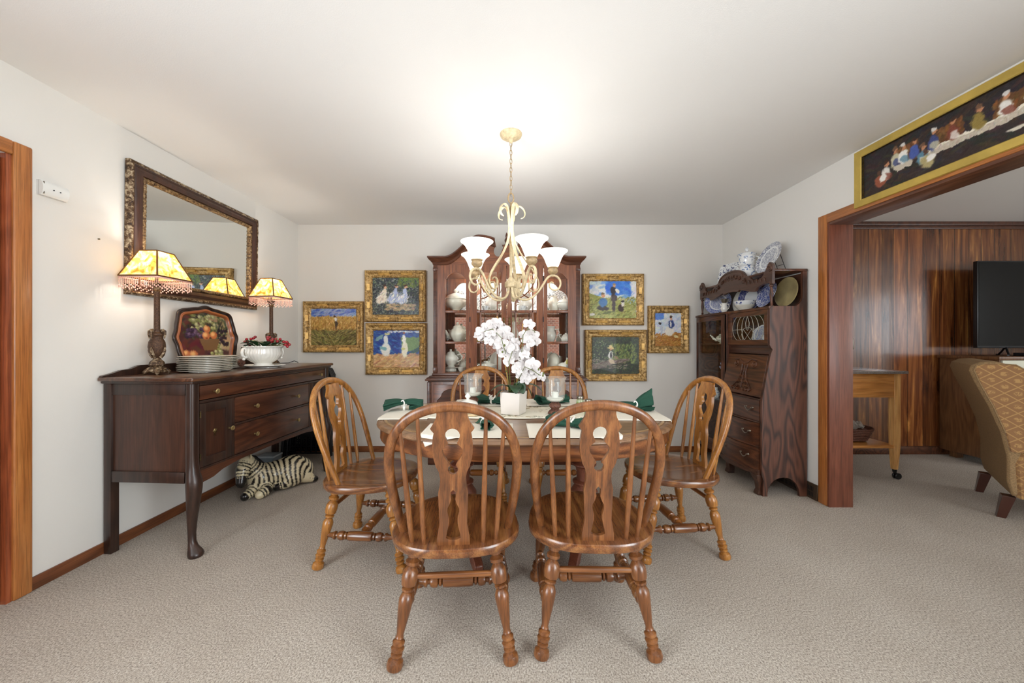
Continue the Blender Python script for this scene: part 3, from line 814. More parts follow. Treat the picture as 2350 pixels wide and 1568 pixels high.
for s_ in (-1, 1):
    y0, y1 = (.05, .266) if s_ < 0 else (L-.266, L-.05)
    m = MB(); z0, z1 = .470, .830; w = .04
    m.box(F-.02, F+.004, y0, y0+w, z0, z1, .002); m.box(F-.02, F+.004, y1-w, y1, z0, z1, .002)
    m.box(F-.02, F+.004, y0+w, y1-w, z0, z0+w+.01, .002); m.box(F-.02, F+.004, y0+w, y1-w, z1-w-.01, z1, .002)
    o = m.build('door', M['maho_dark'], SB)
    m = MB(); m.box(F-.02, F-.006, y0+w-.002, y1-w+.002, z0+w, z1-w); m.build('door_panel', M['maho_z'], o)
    ky = y1-.018 if s_ < 0 else y0+.018
    knob(o, ky, .65, F+.004)
    m = MB(); yc = (y0+y1)/2
    m.lathe([(.008, 0), (.014, .002), (.008, .006), (.002, .009)], (F-.006, yc, .655), (F+1-.006, yc, .655), seg=12, nrib=5, rib=.25)
    m.box(F-.006, F-.002, yc-.003, yc+.003, .625, .65, .001); m.build('escutcheon', M['dark_brass'], o)
    for zz in (.53, .77):
        m = MB(); yy = y0+.002 if s_ < 0 else y1-.002
        m.lathe([(.004, 0), (.004, .035)], (F+.006, yy, zz-.017), seg=8); m.build('hinge', M['dark_brass'], o)
# backboard with stepped ends
bb = [(.0, ZT-.002), (L, ZT-.002), (L, ZT+.012), (L-.05, ZT+.022), (L-.11, ZT+.04), (L-.17, ZT+.055), (.17, ZT+.055), (.155, ZT+.05), (.12, ZT+.036), (.07, ZT+.032), (.02, ZT+.016), (-.02, ZT+.008), (-.026, ZT-.001)]
m = MB(); m.prism(bb, [], .002, .022, lambda u, v, w: (w, u, v)); m.build('backboard', M['maho_dark'], SB, bevel=.003)
def sb(x, y, z=0):     # sideboard frame -> room
    c_, s_ = cos(SBR), sin(SBR)
    return (SBX+x*c_-y*s_, SBY+x*s_+y*c_, z)
# ------------------------------------------------------------------ china cabinet
HX = -.022; HF = 3.49; HB = 3.826          # centre, upper front plane, back
H = thing('china_cabinet', 'tall cherry china cabinet with broken arched pediment and glass doors', 'cabinet', (HX, HB, 0))
def hy(y): return y-HB
f = hy(HF); UW = .715
ZW, ZC0, ZC1 = .83, 1.935, 2.01
# base cabinet
BW, bf = .745, hy(3.435)
m = MB(); m.box(-BW, BW, bf, 0, .08, ZW-.03, .003); m.build('base_body', M['cherry_z'], H)
m = MB(); m.box(-BW-.012, BW+.012, bf-.012, 0, 0, .09, .006); m.build('plinth', M['cherry_dark'], H)
m = MB()
for e, z0, z1 in ((.012, ZW-.034, ZW-.022), (.034, ZW-.022, ZW-.004), (.022, ZW-.004, ZW+.008), (.004, ZW+.008, ZW+.02)):
    m.box(-BW-e, BW+e, bf-e, 0, z0, z1, .004)
m.box(-UW-.014, UW+.014, f-.014, 0, ZW+.02, ZW+.045, .006)
m.build('waist_moulding', M['cherry_dark'], H)
# base doors: four raised arches
for k in range(4):
    xa = -BW+.045+k*(2*BW-.09)/4; xb = xa+(2*BW-.09)/4-.012
    m = MB(); m.box(xa, xb, bf-.016, bf, .12, ZW-.06, .003); o = m.build('base_door', M['cherry_x'], H)
    w = (xb-xa)/2-.035; cx = (xa+xb)/2
    arch = [(-w, .16), (w, .16), (w, .62)]
    for q in range(0, 9):
        a = pi*q/8
        arch.append((w*.72*cos(a)+(0), .66+.07*sin(a)))
    arch.append((-w, .62))
    m = MB(); m.prism(arch, [], bf-.026, bf-.015, lambda u, v, ww: (cx+u, ww, v)); m.build('raised_panel', M['cherry_dark'], o, bevel=.006)
    m = MB(); hx = xb-.02 if k % 2 == 0 else xa+.02
    m.lathe([(.004, 0), (.005, .012), (.01, .018), (.002, .024)], (hx, bf-.016, .5), (hx, bf-1.016, .5), seg=10); m.build('knob', M['dark_brass'], o)
for s_ in (-1, 1):
    m = MB(); m.box(s_*BW-.02, s_*BW+.02, bf-.008, bf+.03, .1, ZW-.036, .004)
    for q in (-.008, 0, .008): m.box(s_*(BW)+q-.002, s_*BW+q+.002, bf-.011, bf, .15, ZW-.12, .001)
    m.build('base_pilaster', M['cherry_dark'], H)
# upper case
m = MB(); m.box(-UW+.002, -UW+.02, f+.03, 0, ZW+.045, ZC0); m.box(UW-.02, UW-.002, f+.03, 0, ZW+.045, ZC0)
m.box(-UW+.02, UW-.02, f+.03, 0, ZC0-.03, ZC0); m.box(-UW+.02, UW-.02, f+.03, 0, ZW+.045, ZW+.05)
m.build('upper_case', M['cherry_z'], H)
m = MB(); m.box(-UW+.02, UW-.02, -.012, -.004, ZW+.05, ZC0-.03); m.build('mirror_back', M['mirror'], H)
for zz in (1.165, 1.490):
    m = MB(); m.box(-UW+.022, UW-.022, f+.05, -.014, zz-.006, zz); m.build('glass_shelf', M['glass'], H)
# puck lights added under the top of the case to brighten the china
for s_ in (-1, 1):
    m = MB(); m.lathe([(.030, ZC0-.046), (.032, ZC0-.044), (.032, ZC0-.031)], (s_*.33, -.15, 0), seg=20); m.build('added_puck_light', M['opal'], H)
    point('added_cabinet_bulb', (HX+s_*.33, HB-.15, ZC0-.06), 5.0, .025, (1.0, .97, .92))
# face frame pilasters
for s_ in (-1, 1):
    m = MB(); m.box(s_*(UW-.018)-.02, s_*(UW-.018)+.02, f-.004, f+.032, ZW+.045, ZC0, .003)
    for q in (-.009, 0, .009): m.box(s_*(UW-.018)+q-.0025, s_*(UW-.018)+q+.0025, f-.008, f, .98, ZC0-.08, .001)
    m.box(s_*(UW-.018)-.022, s_*(UW-.018)+.022, f-.012, f, ZC0-.06, ZC0-.03, .003); m.box(s_*(UW-.018)-.022, s_*(UW-.018)+.022, f-.012, f, ZW+.05, ZW+.1, .003)
    m.build('pilaster', M['cherry_dark'], H)
def archtop(xa, xb, zs, zt, n=18):
    """ogee arch from (xb,zs) over to (xa,zs)"""
    out = []; w = (xb-xa)/2; cx = (xa+xb)/2
    for k in range(n+1):
        q = 1-2*k/n; e = abs(q)
        if e > .82: h = 0+ .15*(1-(e-.82)/.18)
        else: h = .15+.85*(cos(pi/2*(e/.82))**.62)
        out.append((cx+q*w, zs+(zt-zs)*h))
    return out
def glazed(name, xa, xb, ga, gb, z0, z1, arch, muntins_x, rails, hingex=None):
    g0, g1 = .878, 1.80
    if arch: hole = [(ga, g0), (gb, g0)]+archtop(ga, gb, 1.793, 1.862)
    else: hole = [(ga, g0), (gb, g0), (gb, 1.862), (ga, 1.862)]
    m = MB(); m.prism([(xa, z0), (xb, z0), (xb, z1), (xa, z1)], [hole], f, f+.022, lambda u, v, w: (u, w, v))
    for zz in rails: m.box(ga, gb, f+.002, f+.018, zz-.012, zz+.012, .003)
    for xx in muntins_x: m.box(xx-.007, xx+.007, f+.002, f+.018, g0, 1.862, .002)
    o = m.build(name, M['cherry_z'], H)
    m = MB(); m.box(ga-.004, gb+.004, f+.020, f+.0225, g0-.004, 1.866); m.build('pane', M['glass'], o)
    return o
RA = (1.478, 1.172)
glazed('side_light', -UW+.02, -.362, -.601, -.397, ZW+.045, ZC0, True, (), RA)
glazed('side_light', .362, UW-.02, .397, .601, ZW+.045, ZC0, True, (), RA)
for s_ in (-1, 1):
    xa, xb = (-.358, -.006) if s_ < 0 else (.006, .358)
    ga, gb = (-.293, -.052) if s_ < 0 else (.052, .293)
    w = gb-ga
    o = glazed('glass_door', xa, xb, ga, gb, ZW+.047, ZC0, False, (ga+.16*w, ga+.84*w), RA)
    # interlaced gothic head of the muntins
    m = MB()
    for q in (0, 1):
        pts = []
        for k in range(13):
            a = k/12; x0 = ga+.16*w if q == 0 else ga+.84*w; x1 = gb if q == 0 else ga
            pts.append((x0+(x1-x0)*sin(a*pi/2), f+.010, 1.60+.262*(1-cos(a*pi/2))**.8))
        m.tube(pts, .006, seg=6)
    m.build('tracery', M['cherry_z'], o)
    m = MB(); kx = -.028 if s_ < 0 else .028
    m.box(kx-.008, kx+.008, f-.004, f, 1.30, 1.41, .003)
    for k in range(5): m.lathe([(.010, 0), (.006, .003)], (kx, f-.004, 1.30+k*.0275), (kx, f-1.004, 1.30+k*.0275), seg=8)
    m.tube([(kx, f-.006, 1.37), (kx, f-.016, 1.365), (kx, f-.02, 1.34), (kx, f-.014, 1.315)], .003, seg=6)
    m.build('pull', M['dark_brass'], o)
    for zz in (1.0, 1.4, 1.8):
        m = MB(); hx = xa if s_ < 0 else xb
        m.lathe([(.005, 0), (.005, .05)], (hx, f-.003, zz-.025), seg=8); m.build('hinge', M['black'], o)
# cornice: straight ends, swan necks rising to the middle
def cor(xx):      # rise of the cornice along |x|
    e = abs(xx)
    if e > .60: return 0
    if e < .27: return .205-.035*((.27-e)/.165)**2
    t_ = (.60-e)/.33; return .205*(t_*t_*(3-2*t_))
PR = [(.0, 0), (.006, .006), (.010, .022), (.022, .036), (.040, .050), (.046, .060), (.052, .066), (.052, .078), (.046, .082), (0, .082)]
for s_ in (-1, 1):
    m = MB(); rings = []
    xs_ = [UW+.0]+[.715-.02*k for k in range(1, 31)]
    xs_ = [x for x in xs_ if x >= .105]
    for x_ in xs_:
        r_ = cor(x_)
        mt = (x_ == xs_[0])
        rings.append([m.bm.verts.new((s_*(x_+(d if mt else 0)), f-d, ZC0-.006+z+r_)) for d, z in PR])
    for a, b in zip(rings[:-1], rings[1:]):
        for i in range(len(PR)-1): m.bm.faces.new((a[i], a[i+1], b[i+1], b[i]))
    # end return along the side
    back = [m.bm.verts.new((s_*(UW+d), -.0, ZC0-.006+z)) for d, z in PR]
    a = rings[0]
    for i in range(len(PR)-1): m.bm.faces.new((a[i], a[i+1], back[i+1], back[i]))
    m.bm.faces.new(rings[-1])
    m.build('cornice', M['cherry_dark'], H)
# pediment board behind the swan necks, with the open middle and round notches
pb = [(-UW, ZC0-.01), (UW, ZC0-.01)]
for k in range(0, 31):
    x_ = .70-.02*k
    if x_ > .115: pb.append((x_, ZC0+.03+cor(x_)))
pb += [(.115, ZC0+.235), (.10, ZC0+.16)]
for k in range(0, 9):
    a = radians(60-170*k/8) ; pb.append((.085+.042*cos(a)*1.0, ZC0+.155+.055*sin(a)-.02))
pb += [(.036, ZC0+.165), (.034, ZC0+.185), (-.034, ZC0+.185), (-.036, ZC0+.165)]
left = [(-x, z) for x, z in pb[2:-4][::-1]]
pb = pb[:-2]+[(-.034, ZC0+.185), (-.036, ZC0+.165)]+left
m = MB(); m.prism(pb, [], f+.004, f+.024, lambda u, v, w: (u, w, v)); m.build('pediment', M['cherry_x'], H)
m = MB(); m.box(-.045, .045, f-.004, f+.03, ZC0+.185, ZC0+.195, .002)
m.lathe([(.028, 0), (.014, .012), (.012, .02), (.020, .035), (.022, .05), (.014, .064), (.010, .07), (.014, .08), (.012, .095), (.008, .11), (.001, .125)], (0, f+.012, ZC0+.195), seg=14)
m.build('finial', M['cherry_dark'], H)
m = MB(); m.box(-UW, UW, f+.02, 0, ZC0, ZC0+.016); m.build('cabinet_top', M['hearth'], H)
# ------------------------------------------------------------------ side-by-side bookcase and desk
BX, BY = 2.272, 2.724
B = thing('secretary_bookcase', 'carved dark oak bookcase desk with glass cabinet and drop lid against right wall', 'bookcase', (BX, BY, 0))
LEN = 1.07; DW = .52
DECK = 1.455
def yz(side_x0, side_x1): pass
# near side panel with arched foot and sloping desk front
side = [(0, 0), (0, 1.735), (-.030, 1.735), (-.030, 1.52), (-.040, 1.492), (-.062, 1.470), (-.085, DECK), (-.262, DECK), (-.278, 1.446), (-.284, 1.43), (-.284, 1.155),
        (-.262, 1.12), (-.275, 1.085), (-.340, .745), (-.345, .72), (-.345, .16), (-.33, .12)]
for k in range(0, 11):
    a = pi-(pi*k/10); side.append((-.178+.122*cos(a)*1.0-.0, .02+.125*sin(a)))
side += [(-.056, 0)]
side[16:16] = []
# front foot of the panel
side = side[:17]+[(-.335, 0), (-.300, 0)]+side[17:]
m = MB(); m.prism(side, [], 0, .022, lambda u, v, w: (u, w, v)); m.build('side_panel', M['fumed_z'], B, bevel=.002)
m = MB(); m.box(-.27, 0, LEN-.02, LEN, .1, DECK); m.box(-.30, 0, DW, DW+.02, .1, DECK); m.build('partition', M['fumed_y'], B)
m = MB(); m.box(-.012, 0, .022, LEN-.02, .1, 1.71); m.build('back_panel', M['fumed_dark'], B)
# deck with bowed far half
def fx(y):      # front edge of the far, glazed half
    t_ = max(0, min(1, (y-DW-.02)/(LEN-DW-.02))); return -.282-.035*sin(pi*t_)**.8
dk = [(0, 0.004), (-.288, .004), (-.288, DW)]+[(fx(DW+(LEN-DW)*k/12)-.01, DW+(LEN-DW)*k/12) for k in range(1, 13)]+[(0, LEN)]
m = MB(); m.prism(dk, [], DECK-.022, DECK, lambda u, v, w: (u, v, w)); m.build('deck', M['fumed_y'], B, bevel=.003)
# upper gallery: narrow far side, top shelf
m = MB(); m.box(-.03, 0, LEN-.022, LEN, DECK, 1.735); m.build('gallery_side', M['fumed_z'], B)
m = MB(); m.box(-.25, .002, -.006, LEN, 1.720, 1.738, .003); m.build('top_shelf', M['fumed_y'], B)
POST = [(.014, 0), (.014, .03), (.009, .06), (.012, .10), (.008, .14), (.008, .2), (.013, .42), (.010, .62), (.008, .70), (.015, .73), (.015, .77), (.009, .80), (.014, .84), (.014, .90), (.009, .93), (.013, 1)]
for yy in (.022, 1.0):
    m = MB(); m.lathe(POST, (-.255, yy, DECK), (-.255, yy, 1.665), seg=14); m.build('turned_post', M['fumed_z'], B)
# carved crest
top = [(0, .0), ]
def ctop(t_):
    c_ = abs(t_-.5)
    if c_ < .19: return 1.735+.088*sqrt(max(0, 1-(c_/.19)**2))**1.0
    if c_ < .22: return 1.735
    e = (c_-.22)/.28
    return 1.735-.055*sin(pi*min(1, e*1.2))+(.062*max(0, (e-.62)/.25)**1.2 if e < .87 else .062-.03*((e-.87)/.13)**2)
def cbot(t_):
    c_ = abs(t_-.5)
    return 1.62 + .03*cos(c_*2*pi*1.5)*(1 if c_ < .33 else .2) + (.02*sin((c_-.33)*18) if c_ > .33 else 0) - (.02 if c_ < .1 else 0)
n = 60; o_ = [(-.005+1.03*k/n, ctop(k/n)) for k in range(n+1)]+[(-.005+1.03*k/n, cbot(k/n)) for k in range(n, -1, -1)]
m = MB(); m.prism(o_, [], -.268, -.246, lambda u, v, w: (w, u, v)); CR = m.build('crest_rail', M['fumed_dark'], B, bevel=.003)
m = MB()
mid = .51
m.tube([(-.268, mid+.175*cos(a), 1.738+.070*sin(a)) for a in [pi*k/16 for k in range(17)]], .006, seg=6)
for s_ in (-1, 1):      # acanthus scrolls either side, rosettes in the arch
    for q in range(6):
        y0 = mid+s_*(.2+.045*q); m.tube([(-.270, y0+s_*.02*k/4, 1.69-.03*k/4+.012*sin(pi*k/4)-q*.002) for k in range(5)], [.004, .007, .008, .006, .002], seg=6)
    pts = [(-.270, mid+s_*(.49-.028*cos(a)*(1-k/20)), 1.745+.028*sin(a)*(1-k/20)) for k, a in enumerate([3.6*pi*k/16 for k in range(16)])]
    m.tube(pts, .006, seg=6)
    for q in range(3):
        c0 = (-.270, mid+s_*(.035+.045*q), 1.765-.014*q)
        m.lathe([(.016, 0), (.018, .004), (.008, .008), (.006, .004), (.001, .005)], c0, (c0[0]-1, c0[1], c0[2]), seg=10, nrib=5, rib=.2)
    c0 = (-.270, mid+s_*.19, 1.70); m.lathe([(.02, 0), (.022, .005), (.010, .01), (.001, .006)], c0, (c0[0]-1, c0[1], c0[2]), seg=12, nrib=6, rib=.18)
for q in range(15):
    a = random.uniform(0, pi); r_ = random.uniform(.02, .12)
    m.sphere((-.269, mid+r_*cos(a), 1.735+r_*.42*sin(a)), .009, 8, 5, sx=.5)
m.build('carving', M['fumed_dark'], CR)
# --- desk half: leaded door
F1 = -.284
m = MB(); m.prism([(.022, 1.155), (DW, 1.155), (DW, 1.432), (.022, 1.432)], [[(.062, 1.195), (DW-.055, 1.195), (DW-.055, 1.395), (.062, 1.395)]], F1, F1+.02, lambda u, v, w: (w, u, v))
ld = m.build('leaded_door', M['fumed_y'], B, bevel=.002)
m = MB(); m.box(F1+.008, F1+.011, .058, DW-.05, 1.19, 1.40); m.build('pane', M['glass'], ld)
M['came'] = plain('lead_came', (186, 182, 168), .35, .5)
m = MB(); cx, cz = (.062+DW-.055)/2, 1.295; hw, hh = (DW-.117)/2, .10
def came(pts): m.tube([(F1+.006, y, z) for y, z in pts], .0021, seg=6)
for rr in (.98, .66, .36):
    came([(cx+hw*rr*cos(a), cz+min(hh, max(-hh, hh*1.32*(.75+.35*rr)*sin(a)))) for a in [2*pi*k/32 for k in range(33)]])
came([(cx-hw, cz-.01), (cx-hw*.3, cz-.01)]); came([(cx+hw*.3, cz-.01), (cx+hw, cz-.01)])
came([(cx, cz+hh), (cx-.022, cz+.045), (cx-.020, cz+.015), (cx, cz), (cx+.020, cz+.015), (cx+.022, cz+.045), (cx, cz+hh)])
came([(cx-.055, cz-hh), (cx-.075, cz-.05), (cx-.05, cz-.005), (cx-.02, cz+.005), (cx, cz-.02), (cx+.02, cz+.005), (cx+.05, cz-.005), (cx+.075, cz-.05), (cx+.055, cz-hh)])
came([(cx-.05, cz-.01), (cx+.04, cz-hh)]); came([(cx+.05, cz-.01), (cx-.04, cz-hh)])
m.build('lead_came', M['came'], ld)
m = MB(); m.box(-.27, -.012, .022, DW, 1.15, 1.162); m.box(-.26, -.012, DW+.02, LEN-.02, .19, .205); m.build('cabinet_floor', M['fumed_dark'], B)
# cove under the door
prof = [(-.284, 1.155), (-.262, 1.148), (-.250, 1.13), (-.252, 1.108), (-.268, 1.09), (-.276, 1.084), (-.24, 1.084), (-.24, 1.155)]
m = MB(); m.prism(prof, [], .022, DW, lambda u, v, w: (u, w, v)); m.build('cove', M['fumed_dark'], B, bevel=.0)
# slanting lid
def lid(y, s_, w): # s along slope 0 top..1 bottom
    return (-.272-.064*s_-w*.98, y, 1.080-.335*s_+w*.19*-1)
m = MB(); pts = []
m.prism([(.026, .01), (DW-.004, .01), (DW-.004, .985), (.026, .985)], [], -.014, .004, lambda u, v, w: lid(u, v, w)); LD = m.build('drop_lid', M['fumed_y'], B, bevel=.002)
m = MB(); c0 = DW/2+.01
def ct(pts, r=.004): m.tube([lid(c0+a*1.15, b, .006) for a, b in pts], [q*1.4 for q in r] if isinstance(r, list) else r*1.4, seg=6)
for s_ in (-1, 1):
    sp = [(s_*(.095-.030*(1-k/22)*cos(a)), .26+.095*(1-k/22)*sin(a)-.03) for k, a in enumerate([3.3*pi*k/18 for k in range(19)])]
    ct(sp, .0045)
    ct([(s_*.115, .14), (s_*.065, .12), (s_*.03, .20), (0, .22)], .004); ct([(s_*.03, .25), (s_*.022, .45), (s_*.045, .65), (s_*.10, .84)], .0045)
    for q in range(3): ct([(s_*(.035+.03*q), .80+.02*q), (s_*(.05+.03*q), .84), (s_*(.03+.03*q), .88), (s_*(.02+.03*q), .84)], .006)
    for q in range(5): ct([(0, .40+.08*q), (s_*(.012+.006*q), .36+.08*q), (s_*(.016+.008*q), .42+.08*q)], [.003, .006, .003])
ct([(0, .28), (0, .82)], .004)
m.build('lid_carving', M['fumed_y'], LD)
# drawers: first flat, two bowed
def bow(y, amp):
    t_ = max(0, min(1, (y-.022)/(DW-.022))); return -.347-amp*sin(pi*t_)**.75
def drawer_b(z0, z1, amp, amp2=None):
    amp2 = amp if amp2 is None else amp2
    m = MB(); n = 16
    def P(u, v):
        y = .026+(DW-.034)*u; return (bow(y, amp+(amp2-amp)*(1-v)), y, z0+(z1-z0)*v)
    g = m.grid(n, 3, P)
    back = [m.bm.verts.new((-.30, .026+(DW-.034)*i/(n-1), z)) for z in (z0, z1) for i in range(n)]
    for i in range(n-1):
        m.bm.faces.new((g[i][0], g[i+1][0], back[i+1], back[i])); m.bm.faces.new((g[i][2], g[i+1][2], back[n+i+1], back[n+i]))
    m.bm.faces.new([g[0][0], g[0][1], g[0][2], back[n], back[0]]); m.bm.faces.new([g[n-1][0], g[n-1][1], g[n-1][2], back[2*n-1], back[n-1]])
    return m.build('drawer', M['fumed_y'], B)
def bail(parent, y, z, amp):
    x = bow(y, amp)
    m = MB()
    for s_ in (-1, 1): m.lathe([(.009, 0), (.008, .004), (.004, .012), (.006, .018), (.001, .022)], (x+.003, y+s_*.037, z), (x-1, y+s_*.037, z), seg=10)
    m.tube([(x-.014, y-.037+.074*k/10, z-.003-.022*sin(pi*k/10)) for k in range(11)], [.0025, .003, .0035, .004, .0045, .005, .0045, .004, .0035, .003, .0025], seg=7)
    m.build('bail_pull', M['pewter'], parent)
for z0, z1, a1, a2 in ((.565, .728, .004, .004), (.378, .552, .03, .045), (.195, .366, .052, .062)):
    o = drawer_b(z0, z1, a1, a2)
    for yy in (.13, .40): bail(o, yy, (z0+z1)/2+.015, (a1+a2)/2)
def strip(name, z0, z1, amp, out, mt):
    m = MB(); n = 20
    pr = [(0, z0), (-out, z0+.004), (-out-.004, (z0+z1)/2), (-out, z1-.004), (0, z1)]
    rings = []
    for i in range(n+1):
        y = .02+(DW-.016)*i/n
        rings.append([m.bm.verts.new((bow(y, amp)+d, y, z)) for d, z in pr]+[m.bm.verts.new((-.30, y, z1)), m.bm.verts.new((-.30, y, z0))])
    for a, b in zip(rings[:-1], rings[1:]):
        k = len(a)
        for i in range(k): m.bm.faces.new((a[i], a[(i+1) % k], b[(i+1) % k], b[i]))
    m.bm.faces.new(rings[0]); m.bm.faces.new(rings[-1]); m.build(name, mt, B)
strip('drawer_rail', .728, .742, .004, .008, M['fumed_dark']); strip('drawer_rail', .552, .565, .02, .004, M['fumed_dark'])
strip('drawer_rail', .366, .378, .045, .006, M['fumed_y']); strip('base_moulding', .155, .195, .06, .012, M['fumed_dark'])
# --- glazed half
def P2(y, d=0): return fx(y)-d
def bowframe(name, y0, y1, z0, z1, th, mt, parent, d=0, n=10):
    m = MB()
    f0 = [[m.bm.verts.new((P2(y0+(y1-y0)*i/n, d), y0+(y1-y0)*i/n, z)) for z in (z0, z1)] for i in range(n+1)]
    f1 = [[m.bm.verts.new((P2(y0+(y1-y0)*i/n, d)+th, y0+(y1-y0)*i/n, z)) for z in (z0, z1)] for i in range(n+1)]
    for i in range(n):
        m.bm.faces.new((f0[i][0], f0[i+1][0], f0[i+1][1], f0[i][1])); m.bm.faces.new((f1[i][1], f1[i+1][1], f1[i+1][0], f1[i][0]))
        m.bm.faces.new((f0[i][1], f0[i+1][1], f1[i+1][1], f1[i][1])); m.bm.faces.new((f0[i][0], f1[i][0], f1[i+1][0], f0[i+1][0]))
    for i in (0, n): m.bm.faces.new((f0[i][0], f0[i][1], f1[i][1], f1[i][0]))
    return m.build(name, mt, parent)
y0, y1 = DW+.028, LEN-.004
m = MB(); m.box(-.30, -.26, DW-.002, DW+.026, .16, DECK-.02, .003); m.build('mullion', M['fumed_z'], B)
gd = bowframe('door_stile', y0, y0+.055, .205, DECK-.024, .018, M['fumed_z'], B)
gd.name = 'glass_door.005'; gd.name = 'curved_glass_door'
bowframe('stile', y1-.022, y1, .205, DECK-.024, .018, M['fumed_z'], gd)
bowframe('rail', y0+.055, y1-.022, .205, .25, .018, M['fumed_y'], gd)
bowframe('rail', y0+.055, y1-.022, DECK-.072, DECK-.024, .018, M['fumed_y'], gd)
bowframe('pane', y0+.05, y1-.018, .245, DECK-.068, .003, M['glass'], gd, d=-.008)
bowframe('base_moulding', DW+.004, LEN+.004, .145, .20, .03, M['fumed_dark'], B, d=.016)
bowframe('door_sill', DW+.02, LEN-.0, .19, .206, .05, M['fumed_y'], B, d=.002)
for zz, nm in ((1.165, 'cabinet_shelf'), (.90, 'cabinet_shelf'), (.62, 'cabinet_shelf')):
    m = MB(); m.box(-.25, -.012, DW+.02, LEN-.02, zz-.012, zz); m.build(nm, M['fumed_y'] if zz > 1.1 else M['glass'], B)
# bracket feet
for yy, sg in ((.05, 1), (LEN-.05, -1), (DW-.0, 1)):
    x0 = -.345 if yy < DW else -.285
    m = MB(); rings = []
    for z, r, o2 in ((.158, .036, -.014), (.13, .034, -.012), (.09, .026, .0), (.04, .024, .004), (.012, .028, -.004), (0, .028, -.004)):
        rings.append([m.bm.verts.new((x0+.02+o2+a*r, yy+b*r, z)) for a, b in ((-1, -1), (1, -1), (1, 1), (-1, 1))])
    for a, b in zip(rings[:-1], rings[1:]):
        for i in range(4): m.bm.faces.new((a[i], a[(i+1) % 4], b[(i+1) % 4], b[i]))
    m.bm.faces.new(rings[0]); m.bm.faces.new(rings[-1]); m.build('front_foot', M['fumed_dark'], B, bevel=.004)
m = MB(); m.box(-.05, -.004, LEN-.05, LEN-.006, 0, .16); m.build('rear_foot', M['fumed_dark'], B)
# ------------------------------------------------------------------ chandelier
CX, CYY = .012, 2.166
CH = thing('chandelier', 'ivory scrolled metal chandelier with five white glass shades over table', 'chandelier', (CX, CYY, 0))
m = MB(); m.lathe([(.004, 2.385), (.010, 2.39), (.014, 2.40), (.016, 2.41), (.05, 2.418), (.064, 2.428), (.067, 2.436), (.067, 2.44)], seg=32); m.build('canopy', M['chandelier'], CH)
def link(m, z, r, h, rot, w=.0018):
    pts = []
    for k in range(14):
        a = 2*pi*k/14; x = r*cos(a); zz = h*sin(a)
        pts.append((x*cos(rot), x*sin(rot), z+zz))
    m.tube(pts, w, seg=6, closed=True)
m = MB(); z = 2.38; k = 0
while z > 2.085:
    link(m, z, .0075, .0165, (k % 2)*pi/2+.3); z -= .0262; k += 1
m.build('chain', M['ivory_dark'], CH)
m = MB(); m.tube([(.004*sin(q*2.2), .004*cos(q*2.2), 2.39-.33*q/20) for q in range(21)], .0016, seg=5); m.build('wire', M['pewter'], CH)
m = MB(); link(m, 2.052, .017, .030, .2, .0045); m.lathe([(.006, 1.93), (.008, 1.95), (.007, 1.975), (.009, 1.985), (.007, 2.0), (.006, 2.02)], seg=10); m.build('hanging_loop', M['ivory_dark'], CH)
m = MB(); m.lathe([(.010, 1.565), (.009, 1.60), (.009, 1.93)], seg=12); m.build('centre_rod', M['chandelier'], CH)
m = MB(); m.lathe([(.030, 1.508), (.037, 1.513), (.037, 1.540), (.030, 1.546), (.016, 1.564), (.011, 1.572)], seg=6); m.build('hub', M['chandelier'], CH)
ANG = [radians(a) for a in (79, 151, 223, 295, 7)]
def rz(a, pts): return [(p*cos(a), p*sin(a), z) for p, z in pts]
def smooth(P, n=5):
    P = [Vector((a, b)) for a, b in P]; out = []
    for i in range(len(P)-1):
        p0 = P[max(i-1, 0)]; p1 = P[i]; p2 = P[i+1]; p3 = P[min(i+2, len(P)-1)]
        for k in range(n):
            s_ = k/n; q = .5*((2*p1)+(p2-p0)*s_+(2*p0-5*p1+4*p2-p3)*s_*s_+(3*p1-p0-3*p2+p3)*s_**3); out.append((q.x, q.y))
    out.append((P[-1].x, P[-1].y)); return out
R = .26
arm = [(.018, 1.520), (.022, 1.482), (.042, 1.448), (.082, 1.436), (.128, 1.450), (.168, 1.487), (.198, 1.530), (.222, 1.568), (.248, 1.588), (.276, 1.587), (.300, 1.568), (.308, 1.538), (.296, 1.508), (.268, 1.498), (.243, 1.512), (.238, 1.536), (.252, 1.548), (.266, 1.540)]
strap = [(.060, 1.930), (.078, 1.938), (.086, 1.958), (.078, 1.985), (.054, 2.004), (.032, 1.994), (.020, 1.955), (.014, 1.90), (.014, 1.84), (.030, 1.775), (.072, 1.70), (.118, 1.64), (.155, 1.585), (.172, 1.54), (.166, 1.505), (.142, 1.488), (.118, 1.498), (.110, 1.528), (.120, 1.553), (.140, 1.555), (.148, 1.540)]
